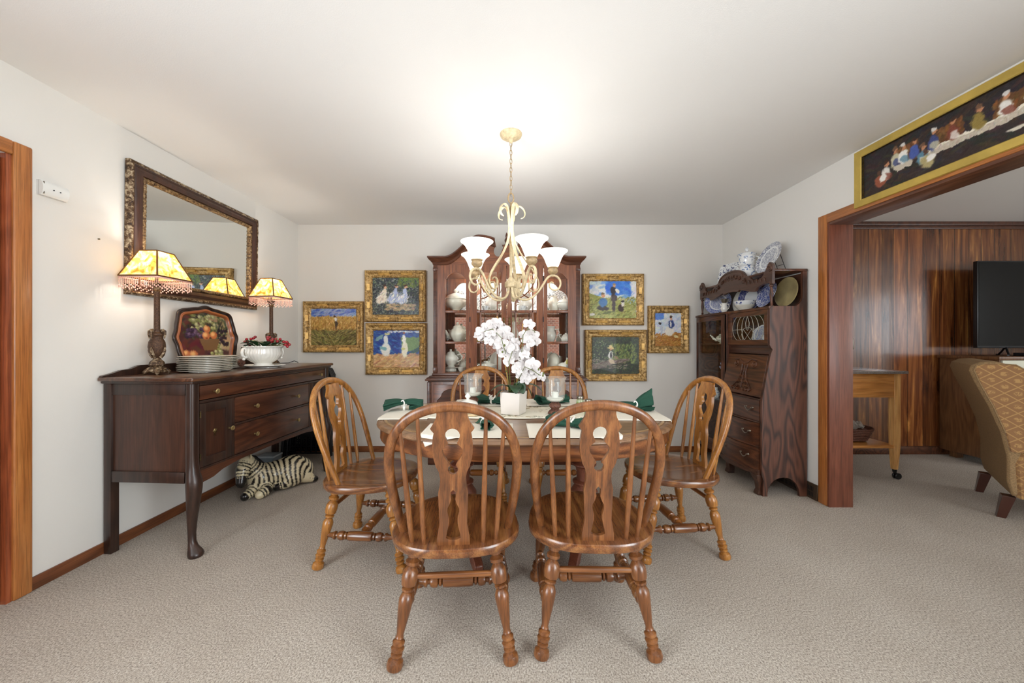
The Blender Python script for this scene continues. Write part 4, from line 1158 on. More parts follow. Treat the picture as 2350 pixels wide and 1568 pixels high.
for a in ANG:
    m = MB(); p = smooth(arm); nn = len(p)
    rad = [.0085*(1 if i < nn*.55 else 1-.5*(i-nn*.55)/(nn*.45)) for i in range(nn)]
    tang = (-sin(a), cos(a), 0)
    m.tube(rz(a, p), rad, seg=10, wt=(1.0, .8), up=tang); ar = m.build('arm', M['chandelier'], CH, ang=60)
    m = MB(); p = smooth(strap); nn = len(p)
    rad = [.010*(.55+.45*min(1, min(i, nn-1-i)/12)) for i in range(nn)]
    m.tube(rz(a, p), rad, seg=10, wt=(1.05, .38), up=tang); m.build('scroll_strap', M['chandelier'], CH, ang=60)
    m = MB(); cx, cy = R*cos(a), R*sin(a)
    m.lathe([(.006, 1.632), (.008, 1.640), (.008, 1.646), (.020, 1.650), (.030, 1.662), (.032, 1.672), (.027, 1.682), (.033, 1.686), (.033, 1.690), (.028, 1.692)], (cx, cy, -.052), seg=18); m.build('cup', M['ivory_dark'], CH)
    m = MB(); g = [(.030, 1.692), (.036, 1.70), (.045, 1.722), (.054, 1.745), (.066, 1.765), (.080, 1.779), (.0905, 1.786), (.0915, 1.789), (.089, 1.789), (.078, 1.783), (.063, 1.769), (.051, 1.748), (.042, 1.724), (.032, 1.702), (.026, 1.697)]
    g = [(r_, z-.052+.0) if False else (r_, 1.692+(z-1.692)*1.02) for r_, z in g]
    m.lathe(g, (cx, cy, -.052), seg=32, cap=False); m.build('glass_shade', M['opal'], CH)
    m = MB(); m.lathe([(.010, 1.694), (.012, 1.715), (.020, 1.735), (.022, 1.75), (.016, 1.765), (.002, 1.772)], (cx, cy, -.052), seg=14); m.build('bulb', emis('bulb_glow', (255, 246, 228), 6) if 'bulbm' not in M else M['bulbm'], CH)
    if 'bulbm' not in M: M['bulbm'] = bpy.data.materials['bulb_glow']
    point('chandelier_bulb', (CX+cx, CYY+cy, 1.745), CHAND_W, .03, (1.0, .99, .98))

# ------------------------------------------------------------------ table lamps
def table_lamp(label):
    t = thing('table_lamp', label, 'lamp', group='mica shade lamps on the sideboard')
    m = MB()
    for k in range(4):   # scroll feet
        a = pi/4+k*pi/2
        c_ = Vector((cos(a), sin(a), 0))
        m.tube([c_*r_+Vector((0, 0, z)) for r_, z in ((.024, .036), (.034, .032), (.046, .022), (.054, .013), (.053, .006), (.048, .006))], [.012, .012, .011, .010, .008, .005], seg=8)
    m.lathe([(.040, .012), (.044, .018), (.042, .026), (.034, .038), (.026, .048)], seg=24, nrib=4, rib=-.12, sx=1, sy=1); m.build('base', M['antique'], t)
    m = MB(); m.lathe([(.026, .046), (.036, .056), (.033, .074), (.021, .088), (.016, .10)], seg=20, nrib=8, rib=.07); m.build('collar', M['antique'], t)
    m = MB(); m.lathe([(.016, .095), (.024, .108), (.035, .135), (.040, .165), (.037, .195), (.028, .215), (.028, .228), (.034, .236), (.033, .246), (.024, .252), (.024, .262)], seg=20, nrib=6, rib=.03)
    m.build('urn', M['bronze_rod'], t)
    for k in range(4):
        a = k*pi/2+.15; c_ = Vector((cos(a), sin(a), 0)); m = MB()
        m.tube([c_*r_+Vector((0, 0, z)) for r_, z in ((.027, .258), (.034, .267), (.042, .260), (.043, .240), (.040, .215))], [.005, .007, .007, .006, .003], seg=8); m.build('scroll_handle', M['antique'], t); m = MB()
        m.tube([c_*r_+Vector((0, 0, z)) for r_, z in ((.019, .104), (.031, .120), (.040, .145), (.042, .165))], [.011, .010, .008, .003], seg=6)
        m.build('scroll_leaf', M['antique'], t)
    m = MB(); m.lathe([(.0150, .258), (.0145, .30), (.0135, .515), (.014, .52)], seg=16); m.build('stem', M['bronze_rod'], t)
    m = MB(); m.lathe([(.015, .495), (.019, .500), (.016, .508), (.021, .522), (.031, .545), (.034, .549), (.026, .551), (.010, .553), (.008, .575), (.012, .590), (.014, .61), (.012, .66)], seg=20, nrib=8, rib=.05); m.build('capital', M['antique'], t)
    m = MB(); m.lathe([(.012, .655), (.022, .675), (.026, .695), (.018, .715), (.003, .722)], seg=14); m.build('bulb', M['bulbm'], t)
    m = MB(); m.box(-.052, .052, -.0012, .0012, .732, .735); m.box(-.0012, .0012, -.052, .052, .732, .735); m.lathe([(.003, .735), (.005, .738), (.005, .742), (.002, .744)], seg=10); m.build('harp', M['antique'], t)
    # square mica shade
    B0, T0, ZA, ZB_ = .112, .053, .576, .733
    sh = thing('lamp_shade', '', ''); del sh['label'], sh['category']; sh.parent = t
    m = MB()
    c4 = [(-1, -1), (1, -1), (1, 1), (-1, 1)]
    for k in range(4):
        a, b = c4[k], c4[(k+1) % 4]; nu, nv = 7, 6
        def P(u, v, a=a, b=b):
            r_ = B0+(T0-B0)*v; bulge = 0
            return ((a[0]*(1-u)+b[0]*u)*r_, (a[1]*(1-u)+b[1]*u)*r_, ZA+(ZB_-ZA)*v)
        m.grid(nu, nv, P)
    m.build('mica_panel', M['shade'], sh, smooth=False)
    for k in range(4):
        a, b = c4[k], c4[(k+1) % 4]
        m = MB()
        m.tube([(a[0]*B0, a[1]*B0, ZA), (a[0]*T0, a[1]*T0, ZB_)], .0042, seg=6)
        m.tube([(a[0]*B0, a[1]*B0, ZA), (b[0]*B0, b[1]*B0, ZA)], .0045, seg=6)
        m.tube([(a[0]*T0, a[1]*T0, ZB_), (b[0]*T0, b[1]*T0, ZB_)], .0038, seg=6)
        m.build('trim_band', M['shade_trim'], sh)
    for k in range(4):       # bead fringe, one string set per side
        a, b = c4[k], c4[(k+1) % 4]; m = MB(); nb = 20
        for i in range(nb):
            u = (i+.5)/nb; x, y = (a[0]*(1-u)+b[0]*u)*B0, (a[1]*(1-u)+b[1]*u)*B0
            L = .046+.007*((i*7) % 3)
            q = 0
            while q < L-.010:
                m.sphere((x, y, ZA-.007-q), .0023, 6, 4); q += .0055
            m.sphere((x, y, ZA-.010-L), .0034, 6, 5, sz=1.6)
        fr = m.build('bead_fringe', M['bead'], sh); fr['kind'] = 'stuff'
    m = MB()
    for k in range(4):
        a, b = c4[k], c4[(k+1) % 4]
        m.quadmesh([(a[0]*B0, a[1]*B0, ZA-.003), (b[0]*B0, b[1]*B0, ZA-.003), (b[0]*B0, b[1]*B0, ZA-.012), (a[0]*B0, a[1]*B0, ZA-.012)], [(0, 1, 2, 3)])
    m.build('pink_ribbon', M['bead'], sh, solid=.001)
    return t
M['shade_trim'] = plain('shade_braid', (104, 66, 26), .7)
TOP = ZT
L1 = (-2.118, 2.150); L2 = (-2.046, 3.075)
lm = table_lamp('tall table lamp with square amber shade at the near end of the sideboard'); snap(lm)
lm.location = (*L1, TOP); lm.rotation_euler = (0, 0, 0)
dup(lm, (*L2, TOP), radians(-5), 'tall table lamp with square amber shade at the far end of the sideboard')
for p in (L1, L2):
    point('lamp_bulb', (p[0], p[1], TOP+.690), LAMP_W, .031, (1.0, .92, .82))
m = MB(); m.tube([(-2.07, 3.12, TOP+.004), (-2.04, 3.19, TOP+.004), (-1.99, 3.23, TOP+.006), (-1.96, 3.262, TOP+.022), (-1.95, 3.30, TOP+.008), (-1.96, 3.36, TOP-.1), (-2.0, 3.40, TOP-.5)], .003, seg=6)
tag(m.build('lamp_cord', M['black']), 'thin black lamp cord looping off the far end of the sideboard', 'cord')
# ------------------------------------------------------------------ painted panels (colour held on the panel's own mesh)
class Canvas:
    def __init__(s, W_, H_, seed=1):
        s.W, s.H = W_, H_; s.a = np.zeros((H_, W_, 3)); s.r = np.random.RandomState(seed)
        s.X, s.Y = np.meshgrid(np.linspace(0, 1, W_), np.linspace(0, 1, H_)); s.asp = W_/H_
    def fill(s, c): s.a[:] = np.array(c)/255.; return s
    def grad(s, y0, c0, y1, c1):
        t = np.clip((s.Y-y0)/(y1-y0), 0, 1)[..., None]; msk = (s.Y >= min(y0, y1)-1e-6) & (s.Y <= max(y0, y1)+1e-6)
        v = (np.array(c0)*(1-t)+np.array(c1)*t)/255.; s.a[msk] = v[msk]; return s
    def put(s, al, c): al = al[..., None]; s.a = s.a*(1-al)+np.array(c)/255.*al
    def ell(s, cx, cy, rx, ry, c, ang=0, soft=.25, al=1):
        dx = (s.X-cx); dy = (s.Y-cy)/s.asp; ca, sa = cos(ang), sin(ang)
        u = (dx*ca+dy*sa)/rx; v = (-dx*sa+dy*ca)/(ry/s.asp); d = np.sqrt(u*u+v*v)
        s.put(np.clip((1-d)/soft, 0, 1)*al, c); return s
    def poly(s, pts, c, al=1):
        ins = np.zeros(s.X.shape, bool); n = len(pts)
        for i in range(n):
            x1, y1 = pts[i]; x2, y2 = pts[(i+1) % n]
            cond = ((y1 > s.Y) != (y2 > s.Y)); xx = (x2-x1)*(s.Y-y1)/((y2-y1) if y2 != y1 else 1e-9)+x1
            ins ^= cond & (s.X < xx)
        s.put(ins.astype(float)*al, c); return s
    def strokes(s, n, xr, yr, L, w, ang, cols, jit=.3, al=.8):
        for _ in range(n):
            x = s.r.uniform(*xr); y = s.r.uniform(*yr); c = np.array(cols[s.r.randint(len(cols))])+s.r.uniform(-10, 10, 3)
            a = (ang(x, y) if callable(ang) else ang)+s.r.uniform(-jit, jit)
            i0, i1 = int(max(0, (x-L)*s.W)), int(min(s.W, (x+L)*s.W+1)); j0, j1 = int(max(0, (y-L*s.asp)*s.H)), int(min(s.H, (y+L*s.asp)*s.H+1))
            if i1 <= i0 or j1 <= j0: continue
            dx = s.X[j0:j1, i0:i1]-x; dy = (s.Y[j0:j1, i0:i1]-y)/s.asp
            u = (dx*cos(a)+dy*sin(a))/L; v = (-dx*sin(a)+dy*cos(a))/w
            m_ = np.clip((1-np.sqrt(u*u+v*v))/.4, 0, 1)[..., None]*al
            s.a[j0:j1, i0:i1] = s.a[j0:j1, i0:i1]*(1-m_)+np.clip(c, 0, 255)/255.*m_
        return s
    def grain(s, amt=.05, warp=1.6):
        def fld():
            g = s.r.uniform(-1, 1, (s.H//4+2, s.W//4+2)); y = np.arange(s.H)/4.; x = np.arange(s.W)/4.
            yi = y.astype(int); xi = x.astype(int); fy = (y-yi)[:, None]; fx_ = (x-xi)[None]
            return g[yi][:, xi]*(1-fy)*(1-fx_)+g[yi+1][:, xi]*fy*(1-fx_)+g[yi][:, xi+1]*(1-fy)*fx_+g[yi+1][:, xi+1]*fy*fx_
        J, I = np.mgrid[0:s.H, 0:s.W]
        J = np.clip(J+(fld()*warp).round().astype(int), 0, s.H-1); I = np.clip(I+(fld()*warp).round().astype(int), 0, s.W-1)
        s.a = s.a[J, I]
        s.a = np.clip(s.a+s.r.uniform(-amt, amt, s.a.shape[:2])[..., None], 0, 1); return s
def vcmat(name, rough=.5, coat=0, spec=.4):
    m, nt, b = nmat(name); at = nd(nt, 'ShaderNodeVertexColor'); at.layer_name = 'paint'
    nt.links.new(at.outputs[0], b.inputs['Base Color']); b.inputs['Roughness'].default_value = rough; b.inputs['Coat Weight'].default_value = coat
    b.inputs['Specular IOR Level'].default_value = spec; return m
M['paint'] = vcmat('oil_paint', .45, .1); M['tray_paint'] = vcmat('painted_metal', .25, .5)
def setcol(me, arr):
    at = me.color_attributes.new('paint', 'FLOAT_COLOR', 'POINT')
    a = np.clip(arr.reshape(-1, 3), 0, 1); l = np.where(a <= .04045, a/12.92, ((a+.055)/1.055)**2.4)
    at.data.foreach_set('color', np.concatenate([l, np.ones((len(l), 1))], 1).astype(np.float32).ravel())
def canvas_mesh(cv, xf, name, parent, mat=None):
    """grid of cv.W x cv.H points; xf(u,v) 0..1 -> xyz"""
    W_, H_ = cv.W, cv.H
    vs = [xf(i/(W_-1), j/(H_-1)) for j in range(H_) for i in range(W_)]
    fs = [(j*W_+i, j*W_+i+1, (j+1)*W_+i+1, (j+1)*W_+i) for j in range(H_-1) for i in range(W_-1)]
    me = bpy.data.meshes.new(name); me.from_pydata(vs, [], fs); setcol(me, cv.a); me.materials.append(mat or M['paint'])
    o = bpy.data.objects.new(name, me); COL.objects.link(o); o.parent = parent; return o
def ornate_frame(t, w, h, d=.045, fw=.082, seed=0):
    """carved gilt frame in the local xz plane, facing -y"""
    r = random.Random(seed); ph = [r.uniform(0, 6) for _ in range(6)]
    prof = [(0, 0), (0, d*.75), (.006, d*.95), (.014, d), (.024, d*.92), (.034, d*.62), (.046, d*.5), (.056, d*.55), (.062, d*.66), (.068, d*.62), (.074, d*.40), (fw, d*.34), (fw, .004)]
    def disp(k, tt, q, u, v):
        if q in (0, 1, 12, 11): return 0
        L = w if k % 2 == 0 else h; e = min(tt, 1-tt)*L; mid_ = abs(tt-.5)*L
        cor = max(0, 1-e/.14); cen = max(0, 1-mid_/.062)
        am = min(1, cor*2.2)+min(1, cen*2.2)
        nz = sin(u*150+ph[0]+q)*cos(v*140+ph[1]-q*1.3)+.6*sin(u*310+v*260+ph[2]+q*2)
        a = .0055*am*nz*(1 if 2 < q < 9 else .6)+.007*am*(1 if 3 < q < 8 else .3)
        return a+ (.0015*sin((u+v)*700) if q in (8, 9) else 0)
    m = MB(); m.sweepframe(w, h, prof, lambda u, v, z: (u, -z, v), nl=34, disp=disp); m.build('gilt_frame', M['gilt'], t, ang=80)
    # plain gilt cove showing between the carvings
    for k in range(4):
        L = (w if k % 2 == 0 else h); ln = L/2-.14-.055
        if ln < .02: ln = .02
        cc = .075+ln/2 if False else (L/2-.145+.062)/2
        hl = max(.01, (L/2-.145-.062)/2)
        for s_ in (-1, 1):
            m = MB(); a0, a1 = s_*(cc-hl), s_*(cc+hl); off = (h if k % 2 == 0 else w)/2
            q0, q1 = off-.052, off-.026
            sg = 1 if k < 2 else -1
            if k % 2 == 0: m.hexa([(a0, -.01, sg*q0), (a1, -.01, sg*q0), (a1, -.01, sg*q1), (a0, -.01, sg*q1), (a0, -d*.60, sg*q0), (a1, -d*.60, sg*q0), (a1, -d*.92, sg*q1), (a0, -d*.92, sg*q1)])
            else: m.hexa([(sg*q0, -.01, a0), (sg*q1, -.01, a0), (sg*q1, -.01, a1), (sg*q0, -.01, a1), (sg*q0, -d*.60, a0), (sg*q1, -d*.92, a0), (sg*q1, -d*.92, a1), (sg*q0, -d*.60, a1)])
            m.build('gilt_cove', M['gilt_flat'], t)
    m = MB(); m.box(-w/2+.01, w/2-.01, -.010, 0, -h/2+.01, h/2-.01); m.build('backing', M['hearth'], t)
PM = 214.6
def wallpic(px0, px1, py0, py1, cv, label, seed):
    x0, x1 = (px0-1168)/PM, (px1-1168)/PM; z1, z0 = 1.18-(py0-785)/PM, 1.18-(py1-785)/PM
    w, h = x1-x0, z1-z0
    t = thing('framed_painting', label, 'painting', ((x0+x1)/2, YB-.002, (z0+z1)/2), 0, 'gilt framed paintings on the back wall')
    ornate_frame(t, w, h, seed=seed); iw, ih = w-.150, h-.150
    canvas_mesh(cv, lambda u, v: ((u-.5)*iw, -.017, (v-.5)*ih), 'canvas', t)
# 1 field under a blue sky
c = Canvas(110, 90, 1).fill((170, 130, 60)).grad(.78, (176, 170, 160), 1, (92, 120, 190)).grad(.4, (150, 108, 48), .78, (196, 158, 84)).grad(0, (84, 74, 36), .4, (112, 100, 52))
c.strokes(220, (0, 1), (.80, 1), .07, .02, .3, [(110, 138, 205), (70, 98, 185), (170, 185, 215), (150, 165, 200)])
c.strokes(700, (0, 1), (.42, .78), .035, .008, 1.4, [(208, 168, 92), (180, 136, 62), (222, 190, 120), (150, 108, 48)])
c.strokes(700, (0, 1), (0, .42), .06, .008, lambda x, y: 2.4 if x < .5 else .6, [(120, 120, 62), (150, 138, 74), (92, 82, 40), (176, 160, 98), (70, 58, 28)])
c.ell(.56, .60, .035, .17, (70, 56, 44)).ell(.55, .70, .032, .06, (232, 228, 220), .3).ell(.53, .79, .026, .022, (70, 44, 30))
wallpic(697, 834, 692, 809, c.grain(), 'gilt framed painting of a golden field under blue sky, leftmost on back wall', 1)
# 2 garden in shade
c = Canvas(110, 90, 2).fill((50, 58, 62))
c.strokes(1700, (0, 1), (0, 1), .025, .010, .4, [(40, 48, 62), (84, 96, 78), (120, 134, 110), (30, 36, 44), (150, 158, 150), (66, 74, 92)], 1.5)
c.strokes(160, (.55, 1), (.75, 1), .03, .015, .4, [(120, 142, 70), (96, 120, 56)], 1.5); c.strokes(200, (.3, .9), (.12, .3), .05, .010, 0, [(206, 180, 140), (160, 140, 110)], .5)
for x, cc, hh in ((.26, (240, 228, 208), .0), (.50, (176, 190, 226), .02), (.70, (188, 200, 234), .02)):
    c.ell(x-.06, .42, .14, .13, cc, .5).ell(x, .58, .055, .16, cc).ell(x+.02, .74, .036, .035, (226, 178, 146)).ell(x, .79, .038, .03, (72, 40, 28))
    c.strokes(60, (x-.16, x+.08), (.32, .6), .05, .008, 1.1, [(255, 250, 240), tuple(int(v*.85) for v in cc)], .5)
wallpic(838, 978, 621, 739, c.grain(), 'gilt framed painting of three pale dressed figures in a dark garden', 2)
# 3 seashore
c = Canvas(110, 90, 3).fill((30, 70, 150)).grad(.0, (206, 160, 108), .34, (196, 152, 108))
c.strokes(500, (0, 1), (.36, 1), .08, .02, -.5, [(26, 60, 150), (20, 44, 120), (60, 110, 180), (40, 84, 150)], .4)
c.poly([(.6, .8), (1, .82), (1, .5), (.72, .42), (.62, .5)], (110, 142, 84)); c.poly([(.7, .34), (1, .56), (1, .44), (.8, .3)], (36, 84, 84))
c.strokes(300, (0, 1), (0, .36), .07, .02, .4, [(214, 170, 116), (226, 190, 140), (176, 128, 92), (196, 158, 110)], .5); c.strokes(60, (.3, 1), (.94, .98), .04, .01, 0, [(220, 226, 230)])
c.ell(.27, .48, .12, .20, (236, 236, 228), .15).ell(.28, .72, .06, .17, (228, 234, 232)).ell(.22, .52, .09, .05, (130, 180, 186), -.3).ell(.30, .90, .07, .035, (206, 206, 150)).ell(.14, .80, .12, .05, (120, 160, 168), .6)
c.ell(.68, .50, .075, .26, (236, 232, 206)).ell(.665, .75, .045, .14, (240, 240, 226)).ell(.665, .92, .03, .035, (140, 74, 48)).ell(.64, .5, .05, .04, (206, 206, 130))
wallpic(840, 979, 742, 860, c.grain(), 'gilt framed painting of figures in white by a deep blue sea', 3)
# 4 hilltop
c = Canvas(110, 90, 4).fill((200, 206, 214)); c.strokes(260, (0, 1), (.35, 1), .09, .05, .4, [(226, 228, 226), (208, 214, 222), (236, 234, 228), (120, 160, 220)], .6)
c.strokes(110, (.38, .85), (.66, 1), .09, .05, -.6, [(50, 110, 215), (80, 140, 225)], .4); c.poly([(0, 0), (0, .68), (.3, .56), (.6, .48), (1, .36), (1, 0)], (158, 160, 82))
c.strokes(600, (0, 1), (0, .55), .05, .012, .6, [(176, 178, 96), (140, 146, 70), (196, 194, 116), (112, 118, 56)], .6)
c.ell(.29, .27, .14, .07, (52, 36, 32)).ell(.29, .43, .10, .15, (70, 120, 176)).ell(.29, .60, .04, .05, (214, 160, 120)).ell(.29, .66, .045, .03, (130, 110, 84))
c.ell(.52, .33, .045, .18, (60, 40, 36)).ell(.52, .55, .07, .12, (64, 42, 42)).ell(.51, .75, .07, .13, (44, 40, 52)).ell(.53, .87, .035, .045, (218, 170, 132)).ell(.53, .92, .04, .025, (150, 130, 96)).ell(.59, .74, .04, .08, (236, 234, 226), .5)
c.ell(.67, .28, .075, .11, (60, 42, 34)).ell(.71, .40, .04, .10, (230, 224, 212)).ell(.71, .46, .035, .04, (50, 44, 44)).ell(.06, .1, .07, .05, (226, 224, 214)).ell(.4, .16, .16, .03, (96, 104, 44), .2)
wallpic(1336, 1477, 629, 747, c.grain(), 'gilt framed painting of two boys and a dog on a grassy hill', 4)
# 5 clearing in the wood
c = Canvas(110, 90, 5).fill((36, 44, 24)); c.strokes(1400, (0, 1), (0, 1), .025, .012, .7, [(30, 40, 20), (56, 70, 34), (24, 30, 18), (74, 90, 44), (44, 56, 28)], 1.5)
c.strokes(350, (.4, .95), (.3, .8), .035, .012, 1.2, [(110, 128, 56), (132, 146, 70), (90, 104, 44)], .5); c.strokes(110, (.02, .45), (.3, .9), .012, .008, 0, [(176, 190, 150), (140, 160, 96)], 1.5)
c.poly([(0, .12), (0, .27), (.35, .36), (.8, .42), (.82, .37), (.45, .26), (.1, .13)], (118, 104, 92)); c.strokes(120, (0, .75), (.15, .4), .05, .008, .25, [(160, 146, 134), (84, 70, 60)], .2)
c.ell(.42, .34, .09, .06, (206, 186, 156), -.5).ell(.40, .50, .065, .12, (228, 224, 216)).ell(.41, .50, .03, .09, (48, 44, 44)).ell(.40, .66, .035, .04, (200, 150, 110)).ell(.40, .70, .085, .028, (222, 196, 130)).ell(.40, .74, .04, .035, (226, 202, 140)).ell(.52, .44, .06, .04, (150, 126, 96), -.6)
wallpic(1342, 1483, 757, 875, c.grain(), 'gilt framed painting of a straw hatted figure on a log in dark woods', 5)
# 6 hill with a figure and a dog
c = Canvas(80, 100, 6).fill((198, 208, 222)); c.strokes(260, (0, 1), (.3, 1), .10, .05, .5, [(214, 222, 230), (186, 200, 222), (226, 228, 226)], .8)
c.strokes(60, (0, .3), (.82, 1), .09, .05, .3, [(84, 130, 210)], .4); c.poly([(0, 0), (0, .27), (.4, .32), (.75, .42), (1, .40), (1, 0)], (166, 112, 48))
c.strokes(500, (0, 1), (0, .38), .06, .016, .5, [(176, 118, 48), (142, 90, 36), (206, 156, 84), (190, 134, 60)], .6)
c.ell(.55, .44, .20, .15, (236, 230, 218), -.5).ell(.62, .66, .13, .14, (54, 72, 130)).ell(.60, .66, .04, .1, (236, 232, 226)).ell(.61, .82, .06, .05, (216, 164, 134)).ell(.61, .88, .07, .045, (74, 46, 34))
c.ell(.25, .52, .06, .14, (190, 198, 212)).ell(.19, .68, .06, .045, (50, 44, 46)).ell(.24, .38, .04, .08, (180, 190, 206)).ell(.80, .29, .10, .05, (222, 206, 150), -.4)
wallpic(1487, 1580, 702, 811, c.grain(), 'small upright gilt framed painting of a seated figure with a dog', 6)

# long painting over the opening: figures along a white table, loosely painted stand-in
t = thing('long_painting', 'long dark banquet painting in flat gold frame above the wide opening', 'painting', (XR-.004, 1.60, 2.236))
PW, PH = 1.50, .365
# local u runs towards the camera (-Y), frame faces -X
def lxf(u, v, z): return (-z, -u, v)
m = MB(); m.sweepframe(PW, PH, [(0, 0), (0, .020), (.003, .024), (.042, .022), (.046, .018), (.046, .004)], lxf); m.build('gold_frame', M['gold_paint'], t)
m = MB(); m.sweepframe(PW-.088, PH-.088, [(0, .004), (0, .0175), (.004, .0175), (.006, .006)], lxf); m.build('inner_lip', M['dark_brass'], t)
m = MB(); m.box(-.004, 0, -PW/2+.01, PW/2-.01, -PH/2+.01, PH/2-.01); m.build('backing', M['hearth'], t)
c = Canvas(340, 74, 9).fill((44, 34, 34)); c.grad(0, (50, 36, 32), 1, (36, 34, 38))
c.strokes(500, (0, 1), (0, 1), .03, .008, .2, [(50, 38, 38), (34, 30, 36), (60, 44, 36), (38, 40, 40)], 1)
for x0, x1 in ((.14, .22), (.28, .36), (.44, .54), (.62, .72), (.80, .9)):
    c.poly([(x0, .40), (x0, .76), (x1, .80), (x1, .40)], (96, 62, 34)); c.strokes(40, (x0, x1), (.45, .75), .015, .005, 1.4, [(128, 84, 44), (90, 56, 30)])
c.poly([(.13, .42), (.20, .48), (.20, .33), (.14, .30)], (196, 186, 168)); c.poly([(.24, .46), (.99, .56), (.99, .38), (.24, .32)], (190, 178, 160)); c.poly([(.24, .46), (.99, .56), (.99, .51), (.245, .42)], (230, 222, 204))
c.strokes(200, (.24, .99), (.34, .48), .006, .003, 1.5, [(170, 158, 142), (206, 196, 180)], .1)
rr = random.Random(4)
robes = [(226, 222, 214), (70, 90, 160), (120, 60, 46), (196, 190, 160), (90, 130, 150), (140, 120, 60), (236, 232, 224), (60, 70, 120)]
for i, x in enumerate((.10, .135, .165, .205, .235, .27, .33, .40, .47, .53, .60, .68, .75, .83, .90, .96)):
    y = .50 if i not in (0, 4) else .30; y += .02*(x*2); cc = robes[(i*3) % 8]
    c.ell(x, y+.06, .020, .17, cc, .1*rr.uniform(-1, 1)).ell(x+.006, y, .016, .10, robes[(i*5+2) % 8], .5, al=.8).ell(x+.003, y+.26, .0085, .06, (190, 134, 98)).ell(x, y+.31, .0105, .05, [(60, 36, 26), (110, 80, 60), (210, 206, 200)][i % 3])
for x, cc in ((.075, (150, 84, 60)), (.25, (170, 156, 110)), (.80, (228, 222, 216))):
    c.ell(x, .25, .026, .16, cc, .5).ell(x+.012, .30, .016, .09, (232, 228, 220), -.6).ell(x-.005, .45, .009, .06, (90, 60, 44))
c.ell(.56, .24, .014, .11, (120, 104, 84)).ell(.50, .16, .03, .035, (206, 198, 180))
iw, ih = PW-.09, PH-.09
c.grain(.03); canvas_mesh(c, lambda u, v: lxf((u-.5)*iw, (v-.5)*ih, .0065), 'canvas', t)

# mirror on the left wall: leans out a touch at the top
t = thing('wall_mirror', 'large mirror in dark wood frame with worn gilt inner band on left wall', 'mirror', (XL, 2.638, 1.862))
MW, MH = 1.075, .80
def mxf(u, v, z): return (.004+z+.012*(v/MH+.5), u, v)
def dm(k, tt, q, u, v): return .0018*sin(u*400+q)*cos(v*390) if q in (1, 2) else 0
m = MB(); m.sweepframe(MW, MH, [(0, -.004), (0, .022), (.006, .030), (.014, .034), (.020, .030)], mxf, nl=60, disp=dm); m.build('outer_gilt_edge', M['antique'], t, ang=70)
m = MB(); m.sweepframe(MW-.040, MH-.040, [(0, .006), (0, .028), (.010, .024), (.022, .032), (.030, .036), (.052, .030), (.056, .024), (.056, .01)], mxf); m.build('wood_frame', M['maho_z'], t)
def dm2(k, tt, q, u, v): return (.003*sin(u*230+q*1.5)*cos(v*210+q)+.0015*sin(u*520+v*480)) if q in (1, 2, 3) else 0
m = MB(); m.sweepframe(MW-.150, MH-.150, [(0, .010), (.003, .026), (.012, .032), (.022, .026), (.027, .014), (.030, .006)], mxf, nl=80, disp=dm2); m.build('carved_band', M['mirror_gilt'], t, ang=70)
m = MB(); a_, b_ = MW/2-.10, MH/2-.10
m.hexa([mxf(-a_, -b_, .007), mxf(a_, -b_, .007), mxf(a_, -b_, .010), mxf(-a_, -b_, .010), mxf(-a_, b_, .007), mxf(a_, b_, .007), mxf(a_, b_, .010), mxf(-a_, b_, .010)]); m.build('mirror_glass', M['mirror'], t, smooth=False)
m = MB(); m.box(.001, .006, -MW/2+.03, MW/2-.03, -MH/2+.02, MH/2-.03); m.build('backing', M['hearth'], t)

# fruit tray leaning on the wall
TRX, TRY = .062, .575     # sideboard frame
p = sb(TRX, TRY, ZT)
t = thing('painted_tray', 'scalloped copper rimmed tray painted with fruit, leaning on the wall', 'tray', p, SBR)
tw, th_ = .245, .222
def scal(a):
    c_, s_ = cos(a), sin(a); e = 2.9
    r_ = 1/((abs(c_)**e+abs(s_)**e)**(1/e)); r_ *= 1+.034*cos(8*a)+.010*cos(16*a)
    return r_
lean = .30
def txf(u, v, z):      # u along the sideboard (+y), v up the tray from its foot
    return (.012+z*cos(lean)-(v)*sin(lean)*.30, u, .004+v*.985+z*sin(lean)*.3)
cv = Canvas(120, 110, 11).fill((76, 40, 38)); cv.strokes(300, (0, 1), (0, 1), .09, .04, .3, [(96, 52, 44), (66, 36, 40), (84, 44, 40)], 1)
cv.strokes(200, (.62, 1), (.3, 1), .08, .04, .3, [(170, 148, 110), (150, 128, 92), (186, 160, 116)], 1); cv.poly([(0, 0), (0, .18), (1, .13), (1, 0)], (120, 84, 52)); cv.poly([(0, 0), (0, .05), (1, .04), (1, 0)], (70, 40, 30))
cv.strokes(120, (.2, .85), (.45, .85), .05, .016, .9, [(52, 58, 40), (84, 88, 56), (40, 44, 34)], 1.5)
rg = random.Random(3)
for n_, xr, yr, r0, cols in ((46, (.32, .66), (.58, .78), .028, [(188, 186, 120), (206, 200, 146), (150, 152, 90)]), (30, (.26, .52), (.46, .58), .028, [(90, 66, 96), (120, 92, 116), (70, 48, 74)]),
                             (26, (.68, .86), (.34, .62), .026, [(46, 34, 48), (62, 44, 58)]), (40, (.56, .74), (.06, .36), .029, [(196, 194, 122), (214, 208, 150), (160, 160, 92)])):
    for _ in range(n_):
        x, y = rg.uniform(*xr), rg.uniform(*yr); cc = cols[rg.randrange(len(cols))]
        cv.ell(x, y, r0, r0*1.1, tuple(int(q*.7) for q in cc), 0, .2).ell(x-.006, y+.008, r0*.7, r0*.75, cc, 0, .6)
cv.poly([(.42, .44), (.72, .44), (.66, .26), (.48, .26)], (120, 88, 56))
